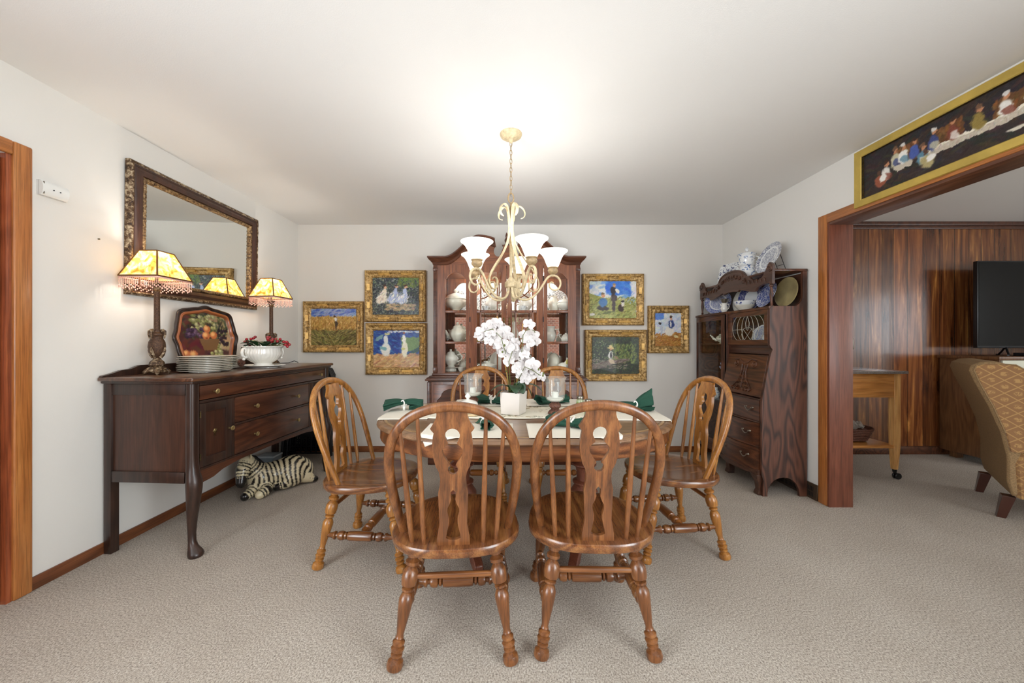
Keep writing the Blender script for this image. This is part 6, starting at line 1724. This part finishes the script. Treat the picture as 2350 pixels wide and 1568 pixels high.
# right column
standplate('transfer_plate', 'dark bordered plate standing at the back of the top right shelf', hx(1281), YB-.042, Z1, .12, M['bw_black'], 8)
china('ribbed_vase', 'mottled white vase at the left of the top right cabinet shelf', 'vase', (hx(1271), Yh-.01, Z1), [(.04, 0), (.05, .02), (.06, .07), (.055, .11), (.035, .14), (.03, .15), (.036, .16)], Cc, seg=48, nrib=12, rib=.03, group=G)
china('sugar_tureen', 'small white lidded tureen on the top right cabinet shelf', 'tureen', (hx(1293), Yh-.06, Z1), sc(TUR, .72), W_, lid=sc(TLID, .62, .6) and [(a*.72, b*.72) for a, b in TLID], handles=[(0, .07, .05, .08, .02), (pi, .07, .05, .08, .02)], group=G)
china('cream_jug', 'white jug partly hidden at the left of the middle right shelf', 'jug', (hx(1263), Yh+.02, Z2), sc(JUG, 1.2, 1.15), W_, handles=[(0, .05, .07, .14, .045)], group=G)
china('ginger_jar', 'white lidded sugar bowl with twin knobs on the middle right shelf', 'jar', (hx(1297), Yh-.05, Z2), [(.03, 0), (.045, .015), (.052, .045), (.042, .07), (.036, .075)], W_, lid=[(.036, .076), (.03, .088), (.012, .094), (.012, .104), (.0005, .108)], handles=[(0, .046, .05, .09, .02), (pi, .046, .05, .09, .02)], group=G, seg=36, nrib=9, rib=.03)
china('cookie_jar', 'tall white moulded jar at the left of the lowest right shelf', 'jar', (hx(1272), Yh+.02, Z3), [(.05, 0), (.06, .01), (.07, .06), (.066, .12), (.05, .15), (.035, .16)], Cc, lid=[(.05, .151), (.03, .175), (.012, .18), (.0005, .19)], group=G, seg=48, nrib=6, rib=.03)
t = thing('hen_dish', 'white covered dish shaped like a hen, lowest right cabinet shelf', 'dish', (hx(1292), Yh-.09, Z3), 0, G)
m = MB(); m.lathe([(.05, 0), (.06, .01), (.068, .035), (.066, .04)], seg=28, sx=1.0, sy=.7); m.build('dish', W_, t)
m = MB(); pts = [(-.06, 0, .075), (-.04, 0, .06), (0, 0, .055), (.025, 0, .075), (.035, 0, .115), (.032, 0, .135), (.05, 0, .13)]
m.tube(pts, [.006, .035, .042, .034, .018, .015, .004], seg=12); m.build('hen_lid', W_, t, ang=70)
m = MB(); m.sphere((.022, -.03, .10), .018, 8, 6, sz=1.5, sx=.8, sy=.4); m.build('yellow_flower', plain('pale_yellow', (222, 206, 110), .5), t)

# ------------------------------------------------------------------ on and in the bookcase
D_ = DECK; TS = 1.738
GB = 'blue and white china on the bookcase'
FACE = radians(-90)      # plate faces -x
yaw = FACE+radians(38)
willow = bluewhite('willow_plate', 70, .44, band=[(.07, .75), (.082, .12), (.2, 1)], c1=(52, 74, 150), cover=.12)
border = bluewhite('blue_border_plate', 60, .40, band=[(.066, .10), (.2, 1)], c1=(60, 66, 128), cover=.12)
trans = bluewhite('transfer_platter', 75, .50, band=[(.085, .8), (.098, .06), (.3, 1)], c1=(48, 60, 110), cover=.08)
# top shelf
t = thing('square_platter', 'square white dish with blue sprigs, leftmost on top of the carved bookcase', 'platter', (2.175, 3.56, TS), FACE+radians(20), GB)
m = MB(); R_ = Matrix.Rotation(radians(-13), 4, 'X')
def rsq(s_, k, n=40):
    out = []
    for i in range(n):
        a = 2*pi*i/n; c_, q = cos(a), sin(a); e = 5; r_ = 1/((abs(c_)**e+abs(q)**e)**(1/e)); out.append((r_*c_*s_*k, r_*q*s_*k))
    return out
rings = [[m.bm.verts.new(R_ @ Vector((u, z, v+.118))) for u, v in rsq(.115, k)] for k, z in ((1, 0), (.99, -.006), (.93, -.004), (.80, .010), (.75, .012))]
for a, b in zip(rings[:-1], rings[1:]):
    for i in range(40): m.bm.faces.new((a[i], a[(i+1) % 40], b[(i+1) % 40], b[i]))
m.bm.faces.new(rings[-1]); m.build('dish', bluewhite('blue_sprig_dish', 30, .55, cover=.02, c1=(50, 62, 110)), t, solid=.004, ang=50)
t = thing('canister', 'two tier blue and white lidded teapot set on top of the bookcase', 'teapot', (2.12, 3.185, TS), 0, GB)
bws = bluewhite('blue_flower_china', 20, .57, cover=.03, c1=(66, 104, 160))
m = MB(); m.lathe([(.045, 0), (.055, .008), (.066, .04), (.066, .075), (.058, .105), (.060, .112), (.070, .120), (.072, .124)], seg=28); m.build('teapot_body', bws, t)
m = MB(); m.tube([(.05, -.05, .10), (.085, -.06, .095), (.095, -.06, .06), (.075, -.05, .03), (.05, -.04, .02)], .006, seg=8); m.build('handle', bws, t, ang=70)
m = MB(); m.lathe([(.055, .126), (.060, .132), (.062, .17), (.064, .205), (.072, .214), (.073, .218)], seg=28); m.build('upper_jar', bws, t)
m = MB(); m.lathe([(.074, .219), (.074, .224), (.06, .232), (.03, .244), (.010, .25), (.008, .256), (.016, .262), (.014, .272), (.005, .282), (.0005, .285)], seg=28); m.build('lid', bws, t)
m = MB(); m.tube([(.055, -.03, .20), (.078, -.035, .195), (.082, -.035, .165), (.058, -.03, .15)], .005, seg=8); m.build('upper_handle', bws, t, ang=70)
def pl(name, label, x, y, z, r, mat, tilt, yw, oval=1, grp=GB):
    return standplate(name, label, x, y, z, r, mat, tilt, yw, grp, oval, .55)
pl('willow_platter', 'big oval blue transfer platter leaning on top of the bookcase, right', 2.135, 2.925, TS, .135, trans, 22, FACE+radians(-2), 1)
t = thing('plate_stand', 'thin black wire stand behind the big blue platter', 'stand', (2.19, 2.925, TS))
m = MB()
for s_ in (-.04, .04): m.tube([(-.07, s_, .015), (-.06, s_, .003), (.055, s_, .003), (0, s_, .15)], .0025, seg=6)
m.tube([(.03, -.04, .07), (.03, .04, .07)], .002, seg=6); m.build('wire_frame', M['black'], t)
# gallery shelf
pl('willow_plate', 'blue willow plate at the far left of the gallery shelf', 2.11, 3.60, D_, .125, willow, 14, yaw)
pl('cream_plate', 'plain cream plate standing behind the bowl on the gallery shelf', 2.22, 3.40, D_, .115, Cc, 10, FACE)
pl('border_plate', 'white plate with blue border and sprigs above the stacked bowls', 2.20, 3.24, D_+.001, .129, border, 12, FACE+radians(12))
pl('small_willow_plate', 'blue transfer plate leaning at the right end of the gallery shelf', 2.10, 2.895, D_, .110, M['bw_dense'], 20, FACE+radians(-4))
t = pl('painted_tray_round', 'tan painted round plate leaning at the back beside the carved post', 2.21, 2.83, D_, .118, plain('tan_glaze', (158, 142, 100), .35, var=.18, bs=6, coat=.3), 8, FACE, 1, None)
china('blue_bowl', 'cream bowl with blue rim on the gallery shelf below the border plate', 'bowl', (2.105, 3.19, D_), [(.035, 0), (.038, .004), (.055, .02), (.078, .048), (.082, .052)], Cc, group=GB)
china('rim_bowl', 'blue rimmed bowl stacked in the cream bowl on the gallery shelf', 'bowl', (2.105, 3.19, D_+.045), [(.055, 0), (.078, .012), (.086, .042), (.087, .044), (.083, .042), (.05, .01), (.0005, .004)], M['bw_sparse'], group=GB)
china('creamer', 'white creamer with a lustre cup on it, left on the gallery shelf', 'creamer', (2.055, 3.41, D_), sc(JUG, .62), W_, handles=[(-1.2, .03, .03, .08, .02)], spout=(1.9, .025, .07, .098, .025))
china('lustre_cup', 'silver lustre cup standing in the creamer on the gallery shelf', 'cup', (2.055, 3.41, D_+.0945), sc(CUP, .85), M['pewter'], handles=[(-1.2, .03, .012, .035, .02)])
t = thing('plate_easel', 'small dark wood plate easel under the willow plate', 'stand', (2.09, 3.60, D_), radians(-52))
m = MB()
for s_ in (-.05, .05): m.tube([(s_, -.05, .022), (s_, -.045, .008), (s_, .03, .006), (s_, .055, .06)], .005, seg=6)
m.build('easel_frame', M['maho_dark'], t)
# behind the leaded door
pl('willow_plate', 'blue willow plate standing behind the leaded glass, left', 2.17, 3.07, 1.163, .075, willow, 12, FACE+radians(12))
pl('willow_plate', 'blue willow plate standing behind the leaded glass, middle', 2.13, 2.99, 1.163, .080, willow, 14, FACE+radians(6))
china('covered_sugar', 'small blue and white covered dish behind the leaded glass, right', 'dish', (2.08, 2.85, 1.163), sc(TUR, .5), bws, lid=sc(TLID, .5), group=GB)
# behind the curved glass
china('painted_teapot', 'cream teapot with flowers on the upper shelf behind curved glass', 'teapot', (2.13, 3.57, 1.165), sc(POTP, .82, .62), bluewhite('flower_china', 26, .54, c1=(120, 124, 84), c0=(238, 234, 216), cover=.05), lid=sc(POTL, .82, .62), spout=(pi-.5, .055, .035, .085, .05), handles=[(-.5, .05, .03, .08, .03)])
china('sauce_dish', 'pale cup right of the painted teapot behind the curved glass', 'cup', (2.10, 3.44, 1.165), CUP, M['bw_sparse'], group=GB)
for k, (y, nm, lb) in enumerate(((3.46, 'blue_bowl', 'lowest blue and white bowl stacked on the middle shelf, curved glass'), (3.46, 'blue_bowl', 'middle blue and white bowl of the stack behind curved glass'), (3.45, 'blue_cup', 'blue and white cup topmost of the stack behind curved glass'))):
    china(nm, lb, 'bowl', (2.10, y, .90+.034*k), [(.03, 0), (.034, .004), (.055-.008*k, .03), (.060-.008*k, .046), (.058-.008*k, .046), (.0005, .012)], M['bw_dense'], group=GB)
for px, y, nm, lb in ((0, 3.62, 'blue_vase', 'small blue and white vase on the low glass shelf, left one'), (1, 3.46, 'blue_vase', 'small blue and white vase on the low glass shelf, right one')):
    china(nm, lb, 'vase', (2.10, y, .62), [(.022, 0), (.03, .02), (.032, .05), (.014, .08), (.016, .10), (.017, .101)], M['bw_sparse'], group=GB)
# ------------------------------------------------------------------ zebra figure
def skinmesh(nodes, edges, root=0, sub=2):
    """nodes [(x,y,z,r)]; returns evaluated smooth mesh"""
    me = bpy.data.meshes.new('tmp'); me.from_pydata([n[:3] for n in nodes], edges, [])
    o = bpy.data.objects.new('tmp', me); COL.objects.link(o)
    sk = o.modifiers.new('skin', 'SKIN'); sk.use_smooth_shade = True
    for i, n in enumerate(nodes):
        r = n[3] if isinstance(n[3], tuple) else (n[3], n[3])
        me.skin_vertices[0].data[i].radius = r; me.skin_vertices[0].data[i].use_root = (i == root)
    sb_ = o.modifiers.new('sub', 'SUBSURF'); sb_.levels = sub; sb_.render_levels = sub
    dg = bpy.context.evaluated_depsgraph_get(); dg.update()
    ev = o.evaluated_get(dg); out = bpy.data.meshes.new_from_object(ev)
    bpy.data.objects.remove(o); return out
ZN = [(-1.880, 2.885, .118, .100),                       # 0 barrel
      (-1.945, 2.815, .125, .090), (-1.985, 2.765, .200, .060), (-2.000, 2.728, .262, .052), (-2.000, 2.690, .225, .046), (-1.992, 2.664, .170, .036), (-1.986, 2.650, .128, .036),   # 1-6 neck, head
      (-1.805, 2.960, .125, .112), (-1.755, 3.010, .105, .098),      # 7,8 rump
      (-1.960, 2.760, .060, .046), (-1.950, 2.700, .045, .036), (-1.960, 2.650, .030, .032),   # 9-11 near foreleg
      (-1.885, 2.785, .060, .046), (-1.855, 2.730, .046, .038), (-1.870, 2.680, .032, .034), # 12-14 other foreleg
      (-1.750, 2.905, .085, .070), (-1.790, 2.850, .045, .036), (-1.835, 2.815, .034, .026),   # 15-17 near hind leg
      (-1.690, 2.975, .060, .046), (-1.655, 2.990, .040, .030), (-1.625, 3.005, .030, .024)] # 18-20 other hind leg
ZE = [(0, 1), (1, 2), (2, 3), (3, 4), (4, 5), (5, 6), (0, 7), (7, 8), (1, 9), (9, 10), (10, 11), (1, 12), (12, 13), (13, 14), (7, 15), (15, 16), (16, 17), (8, 18), (18, 19), (19, 20)]
def ballmesh(nodes, edges, res=.007):
    mb = bpy.data.metaballs.new('tmpball'); mb.resolution = res; mb.render_resolution = res; mb.threshold = .6
    o = bpy.data.objects.new('tmpball', mb); COL.objects.link(o)
    for a_, b_ in edges:
        A_, B_ = Vector(nodes[a_][:3]), Vector(nodes[b_][:3]); ra, rb = nodes[a_][3], nodes[b_][3]
        n_ = max(2, int((A_-B_).length/(min(ra, rb)*.55))+1)
        for k_ in range(n_+1):
            t_ = k_/n_; e = mb.elements.new(); e.co = A_.lerp(B_, t_); e.radius = (ra+(rb-ra)*t_)*1.32; e.stiffness = 3.2
    dg = bpy.context.evaluated_depsgraph_get(); dg.update()
    out = bpy.data.meshes.new_from_object(o.evaluated_get(dg)); bpy.data.objects.remove(o); bpy.data.metaballs.remove(mb); return out
zm = ballmesh(ZN, ZE)
for v in zm.vertices: v.co.z = max(v.co.z, .0015)
arc = {0: 0}
for a, b in ZE: arc[b] = arc[a]+(Vector(ZN[a][:3])-Vector(ZN[b][:3])).length
fr = {1: 1, 2: 1, 3: 1}
cols = []
for v in zm.vertices:
    p = v.co; best = None
    for a, b in ZE:
        A, B_ = Vector(ZN[a][:3]), Vector(ZN[b][:3]); d = B_-A; t_ = max(0, min(1, (p-A).dot(d)/d.length_squared)); q = A+d*t_
        rr_ = ZN[a][3]*(1-t_)+ZN[b][3]*t_; ds = (p-q).length/rr_
        if best is None or ds < best[0]: best = (ds, a, b, t_, q)
    _, a, b, t_, q = best; s_ = arc[a]+(arc[b]-arc[a])*t_
    body = (a, b) in ((0, 1), (0, 7), (7, 8), (7, 15)) or (a, b) == (1, 2) and t_ < .3
    if body:
        w_ = p.x*.60+p.y*.72-p.z*.30*max(0, min(1, (p.y-2.9)/.08)); ph = w_*225+1.1*sin(p.z*38+p.x*20)+.5*sin(p.y*60)
    else: ph = s_*48*2*pi+.5*sin(p.z*70+p.x*30)
    k = max(0, min(1, (sin(ph)-.08)/.30))
    if b == 6: k = max(k, min(1, max(0, t_-.05)*8))
    if (b in (17, 20) and t_ > .55 and p.z < .07) : k = 1
    if body and (p-q).z < -.045 and b != 15: k *= .3
    cols.append((np.array((232, 220, 184))*(1-k)+np.array((26, 24, 22))*k)/255)
setcol(zm, np.array(cols)); zm.materials.append(vcmat('glazed_zebra', .25, .4))
for q in zm.polygons: q.use_smooth = True
zo = bpy.data.objects.new('body', zm); COL.objects.link(zo)
Zt = thing('zebra_figure', 'black and white zebra statue lying on the carpet under the sideboard', 'statue'); zo.parent = Zt
for s_ in (-1, 1):
    m = MB(); hd = Vector((-1.985, 2.728, .292)); sd = Vector((.8, -.55, 0)).normalized()
    b0 = hd+sd*(.030*s_); m.tube([b0, b0+sd*.012*s_+Vector((0, 0, .022)), b0+sd*.010*s_+Vector((0, -.004, .042))], [.013, .014, .003], seg=8, wt=(1, .5)); m.build('ear', M['zcream'] if 'zcream' in M else M.setdefault('zcream', plain('zebra_cream', (214, 200, 164), .3)), Zt, ang=70)
    m = MB(); m.sphere(Vector((-1.992, 2.69, .232))+sd*(.036*s_)+Vector((0, -.014, 0)), .0065, 8, 6); m.build('eye', M['black'], Zt)
m = MB()
pts = [(-1.99, 2.735, .305), (-1.972, 2.765, .285), (-1.950, 2.79, .245), (-1.93, 2.82, .215)]
m.tube(pts, [.008, .014, .014, .008], seg=8, wt=(1.3, .5)); m.build('mane', M['black'], Zt, ang=70)
# storage box behind it
t = thing('storage_box', 'small grey blue plastic box behind the zebra under the sideboard', 'box', (-2.09, 3.12, 0))
m = MB(); m.box(-.07, .07, -.06, .06, .001, .185, .008); m.build('box_body', plain('grey_blue_plastic', (128, 142, 152), .4), t)
m = MB(); m.box(-.075, .075, -.065, .065, .183, .20, .005); m.build('lid', plain('pale_plastic', (178, 188, 194), .4), t)
# ------------------------------------------------------------------ folded chairs leaning in the corner
def folding(label):
    t = thing('folding_chair', label, 'chair', group='black folding chairs leaning in the corner')
    m = MB(); w = .215; m.tube([(-w, 0, .01), (-w, .0, .5), (-w, .0, .84), (-w+.03, 0, .895), (-w+.07, 0, .91), (w-.07, 0, .91), (w-.03, 0, .895), (w, 0, .84), (w, 0, .5), (w, 0, .01)], .0125, seg=8); m.build('front_frame', M['black'], t)
    m = MB(); w = .185; m.tube([(-w, .025, .015), (-w, .025, .60), (w, .025, .60), (w, .025, .015)], .0115, seg=8); m.tube([(-w, .025, .10), (w, .025, .10)], .008, seg=8); m.tube([(-w, .025, .16), (w, .025, .16)], .006, seg=8); m.build('rear_frame', M['black'], t)
    m = MB(); m.box(-.20, .20, -.018, .012, .68, .89, .010); m.build('back_pad', M['black_pad'], t)
    m = MB(); m.box(-.19, .19, -.012, .022, .26, .60, .010); m.build('seat_pad', M['black_pad'], t)
    for x in (-.2, .2):
        m = MB(); m.lathe([(.014, 0), (.015, .02), (.0135, .03)], (x*1.075, 0, 0), seg=10); m.build('rubber_foot', M['black'], t)
    for x in (-.1, -.05, 0, .05, .1):
        m = MB(); m.box(x-.006, x+.006, .018, .030, .1, .27); m.build('slat', M['black'], t)
    return t
fc = folding('black folding chair leaning in the corner, outermost of four'); snap(fc)
fc.location = (-1.985, 3.45, 0); fc.rotation_euler = (-.13, 0, 0)
for k, w_ in ((1, 'second'), (2, 'third'), (3, 'innermost')):
    o = dup(fc, (-1.985-.025*k, 3.45+.085*k, 0), None, 'black folding chair leaning in the corner, %s of four' % (w_ if k == 3 else w_+' from the room')); o.rotation_euler = (-.13+.015*k, 0, 0)
# ------------------------------------------------------------------ den
maple_x = wood('maple_crosswise', (164, 102, 46), (198, 134, 68), (214, 156, 90), 'x', .4, cath=.2)
maple_z = wood('maple_upright', (178, 122, 64), (212, 158, 94), (228, 182, 120), 'z', .4, cath=.2)
M['granite'] = bluewhite('granite', 160, .5, c0=(150, 142, 136), c1=(70, 62, 58), cover=.15)
t = thing('kitchen_cart', 'maple kitchen cart with granite top and casters in the den', 'cart', (2.52, 3.05, 0))
CW, CD, CH_ = .825, .54, .935
m = MB(); m.box(-.04, CW+.02, -.045, CD+.045, CH_-.026, CH_, .006); m.build('granite_top', M['granite'], t)
m = MB(); m.box(.03, CW-.03, .004, CD-.004, .705, CH_-.026, .002); m.build('apron', maple_x, t)
for x in (0, CW-.052):
    for y in (0, CD-.052):
        m = MB(); m.hexa([(x+.010, y+.008, .085), (x+.040, y+.008, .085), (x+.040, y+.044, .085), (x+.010, y+.044, .085), (x, y, .28), (x+.052, y, .28), (x+.052, y+.052, .28), (x, y+.052, .28)])
        m.hexa([(x, y, .28), (x+.052, y, .28), (x+.052, y+.052, .28), (x, y+.052, .28), (x, y, CH_-.026), (x+.052, y, CH_-.026), (x+.052, y+.052, CH_-.026), (x, y+.052, CH_-.026)])
        lg = m.build('leg', maple_z, t, bevel=.002)
        m = MB(); cx, cy = x+.026, y+.026; m.lathe([(.016, .085), (.014, .062), (.008, .055)], (cx, cy, 0), seg=12)
        for s_ in (-.012, .012): m.lathe([(.024, -.006), (.027, -.003), (.027, .003), (.024, .006)], (cx+.02, cy+s_, .027), (cx+.02, cy+s_+1, .027), seg=18)
        m.tube([(cx, cy, .062), (cx+.012, cy, .05), (cx+.02, cy, .03)], .008, seg=6); m.build('caster', M['black'], lg)
m = MB(); m.box(.01, CW-.012, .01, CD-.01, .268, .292, .003); m.build('lower_shelf', maple_x, t)
# basket with crumpled paper
b = thing('wicker_basket', 'brown wicker basket on the lower shelf of the kitchen cart', 'basket', (3.10, 3.27, .2935))
m = MB(); m.lathe([(.10, 0), (.13, .012), (.155, .06), (.175, .11), (.18, .12), (.172, .12), (.15, .06), (.11, .02)], seg=40, nrib=20, rib=.012, sx=1.0, sy=.9)
for k in range(7): m.tube([((.135+.007*k)*1.0*cos(a), (.135+.007*k)*.9*sin(a), .015+.016*k) for a in [2*pi*q/32 for q in range(32)]], .006, seg=5, closed=True)
m.build('woven_body', M['rattan'], b)
m = MB(); m.lathe([(.0005, .05), (.13, .07), (.14, .1), (.0005, .12)], seg=24, sx=1.0, sy=.85); m.build('fill', M['rattan'], b)
rg = random.Random(9)
for k in range(7):
    c0 = Vector((rg.uniform(-.13, .13), rg.uniform(-.08, .08), .125)); ph = rg.uniform(0, 6); r0 = rg.uniform(.045, .07)
    m = MB(); m.grid(9, 9, lambda u, v: c0+Vector(((u-.5)*2*r0, (v-.5)*2*r0, .02*sin(u*9+ph)+.02*cos(v*8+ph*2)+.01)))
    m.build('crumpled_wrapper', plain('crumpled_paper', (176, 168, 158), .6) if k == 0 else bpy.data.materials['crumpled_paper'], b, ang=20, solid=.001)
# television on its console
t = thing('media_console', 'brown wooden media console with pale drawer front under television', 'console', (4.50, 3.28, 0))
brown = wood('console_wood', (78, 48, 26), (112, 74, 42), (132, 92, 56), 'z', .45, cath=.2)
m = MB(); m.box(0, 1.75, 0, .455, .07, 1.015, .003); m.build('console_body', brown, t)
m = MB(); m.box(-.025, 1.775, -.02, .46, 1.015, 1.045, .005); m.build('console_top', brown, t)
cream = plain('cream_painted_front', (206, 204, 184), .5)
for k, (z0, z1) in enumerate(((.86, 1.01), (.70, .85), (.40, .69), (.10, .39))):
    for x0, x1 in ((.01, .87), (.88, 1.74)):
        m = MB(); m.box(x0, x1, -.018, .002, z0, z1, .003); d_ = m.build('drawer', cream, t)
        m = MB(); m.lathe([(.006, 0), (.014, .02), (.001, .026)], ((x0+x1)/2, -.018, (z0+z1)/2), ((x0+x1)/2, -1.018, (z0+z1)/2), seg=12); m.build('knob', M['dark_brass'], d_)
for x in (.06, 1.64):
    for y in (.05, .36):
        m = MB(); m.box(x, x+.07, y, y+.06, 0, .07, .002); m.build('foot', brown, t)
t = thing('television', 'large black flat television standing on the console in the den', 'television', (5.35, 3.54, 1.0455))
scr = plain('screen_glass', (7, 7, 8), .16, spec=.22)
m = MB(); m.box(-.725, .725, -.012, .022, .075, .935, .004); m.box(-.4, .4, .02, .05, .12, .6, .01); m.build('housing', M['black_pad'], t)
m = MB(); m.box(-.713, .713, -.0145, -.011, .095, .924); m.build('screen', scr, t)
for s_ in (-1, 1):
    m = MB(); m.tube([(s_*.42, 0, .085), (s_*.45, -.02, .07), (s_*.55, -.11, .008), (s_*.60, -.14, .006)], .008, seg=6); m.tube([(s_*.42, .01, .085), (s_*.40, .03, .07), (s_*.36, .10, .008), (s_*.34, .13, .006)], .008, seg=6); m.build('stand_leg', M['black'], t)
t = thing('media_box', 'small silver and black player box beside the television foot', 'box', (5.02, 3.40, 1.0455)) 
m = MB(); m.box(-.14, .14, -.06, .06, 0, .03, .003); m.build('box_body', M['black_pad'], t)
m = MB(); m.box(-.02, .13, -.062, -.058, .008, .022); m.build('face_strip', M['pewter'], t)
# armchair seen from behind
def damask():
    m, nt, b = nmat('diamond_damask')
    def dia(rot):
        v = coords(nt, (1, 1, 1), rot=rot)
        return v
    tc = nd(nt, 'ShaderNodeTexCoord'); sp = nd(nt, 'ShaderNodeSeparateXYZ'); nt.links.new(tc.outputs['Object'], sp.inputs[0])
    hz = nd(nt, 'ShaderNodeMath', operation='ADD'); nt.links.new(sp.outputs['X'], hz.inputs[0]); nt.links.new(sp.outputs['Y'], hz.inputs[1])
    def line(sgn):
        q = nd(nt, 'ShaderNodeMath', operation='MULTIPLY'); nt.links.new(sp.outputs['Z'], q.inputs[0]); q.inputs[1].default_value = 1.25*sgn
        a = nd(nt, 'ShaderNodeMath', operation='ADD'); nt.links.new(hz.outputs[0], a.inputs[0]); nt.links.new(q.outputs[0], a.inputs[1])
        s_ = nd(nt, 'ShaderNodeMath', operation='MULTIPLY'); nt.links.new(a.outputs[0], s_.inputs[0]); s_.inputs[1].default_value = 9.5
        f_ = nd(nt, 'ShaderNodeMath', operation='PINGPONG'); nt.links.new(s_.outputs[0], f_.inputs[0]); f_.inputs[1].default_value = .5
        return f_.outputs[0]
    l1, l2 = line(1), line(-1)
    mn = nd(nt, 'ShaderNodeMath', operation='MINIMUM'); nt.links.new(l1, mn.inputs[0]); nt.links.new(l2, mn.inputs[1])
    mx = nd(nt, 'ShaderNodeMath', operation='MULTIPLY'); nt.links.new(l1, mx.inputs[0]); nt.links.new(l2, mx.inputs[1])
    f1 = ramp(nt, mn.outputs[0], [(.03, (1, 1, 1, 1)), (.055, (0, 0, 0, 1))])
    n = noise(nt, coords(nt), 60, 4, .7, .8)
    flo = ramp(nt, mx.outputs[0], [(.10, (0, 0, 0, 1)), (.14, (1, 1, 1, 1))]); nn = ramp(nt, n, [(.46, (0, 0, 0, 1)), (.5, (1, 1, 1, 1))])
    f2 = mixc(nt, 1, flo, nn, 'MULTIPLY'); f = mixc(nt, 1, f1, f2, 'ADD')
    c = mixc(nt, f, lin((138, 98, 58)), lin((172, 132, 78)))
    nt.links.new(c, b.inputs['Base Color']); b.inputs['Roughness'].default_value = .75; b.inputs['Sheen Weight'].default_value = .3
    bump(nt, b, n, .3, .003); return m
M['damask'] = damask(); plainfab = plain('tan_weave', (140, 112, 76), .8, bmp=.5, bs=160, var=.14)
th0 = radians(180+46.2)
A = thing('armchair', 'gold diamond patterned reclining armchair seen from behind in the den', 'armchair', (3.773, 2.367, 0), th0)
M['leg_wood'] = plain('dark_red_leg', (66, 34, 24), .3, coat=.4)
for x in (-.283, .283):
    for y, s_ in ((-.33, -1), (.30, 1)):
        m = MB(); q = .028; m.hexa([(x-q*.7, y+s_*.03-q*.7, 0), (x+q*.7, y+s_*.03-q*.7, 0), (x+q*.7, y+s_*.03+q*.7, 0), (x-q*.7, y+s_*.03+q*.7, 0), (x-q*1.2, y-q, .155), (x+q*1.2, y-q, .155), (x+q*1.2, y+q, .155), (x-q*1.2, y+q, .155)])
        m.build('leg', M['leg_wood'], A, bevel=.002)
# back: side profile extruded across, rolled top
bp = [(-.30, .17), (-.325, .165), (-.345, .26), (-.345, .42), (-.37, .58), (-.42, .75), (-.475, .90), (-.50, .985), (-.49, 1.02), (-.45, 1.045), (-.39, 1.05), (-.33, 1.03), (-.27, .99), (-.22, .90), (-.15, .70), (-.10, .50), (-.08, .40), (-.25, .38)]
m = MB(); xw = .345
m.prism(bp, [], -xw, xw, lambda u, v, w: (w, u, v)); o = m.build('backrest', plainfab, A, bevel=.02)
for s_ in (-1, 1):      # patterned side of the back
    sp_ = [(u*.985-.0+(.012 if u < -.3 else 0), min(v, 1.035)) for u, v in bp if v > .36]
    sp_ = [(-.335, .46)]+[p for p in sp_ if p[1] > .46]+[(-.09, .46)]
    m = MB(); m.prism(sp_, [], s_*(xw-.005), s_*(xw+.012), lambda u, v, w: (w, u, v)); m.build('back_side', M['damask'], A, bevel=.006)
    m = MB(); m.tube([(s_*(xw+.012), u, v) for u, v in sp_[1:-1]], .004, seg=6); m.build('piping', plainfab, A)
    # arm with rolled top
    ap_ = [(-.315, .155), (.36, .155), (.38, .3), (.37, .60), (.34, .66), (.28, .68), (.0, .66), (-.18, .60), (-.30, .46), (-.325, .38)]
    m = MB(); m.prism(ap_, [], s_*(xw+.0), s_*(xw-.16), lambda u, v, w: (w, u, v)) if False else m.prism(ap_, [], s_*.20, s_*(xw+.005), lambda u, v, w: (w, u, v)); m.build('arm', M['damask'], A, bevel=.03)
m = MB(); m.box(-.20, .20, -.2, .36, .155, .36, .01); m.build('seat_base', plainfab, A)
m = MB(); m.box(-.195, .195, -.12, .40, .36, .49, .04, seg=3); m.build('seat_cushion', M['damask'], A)
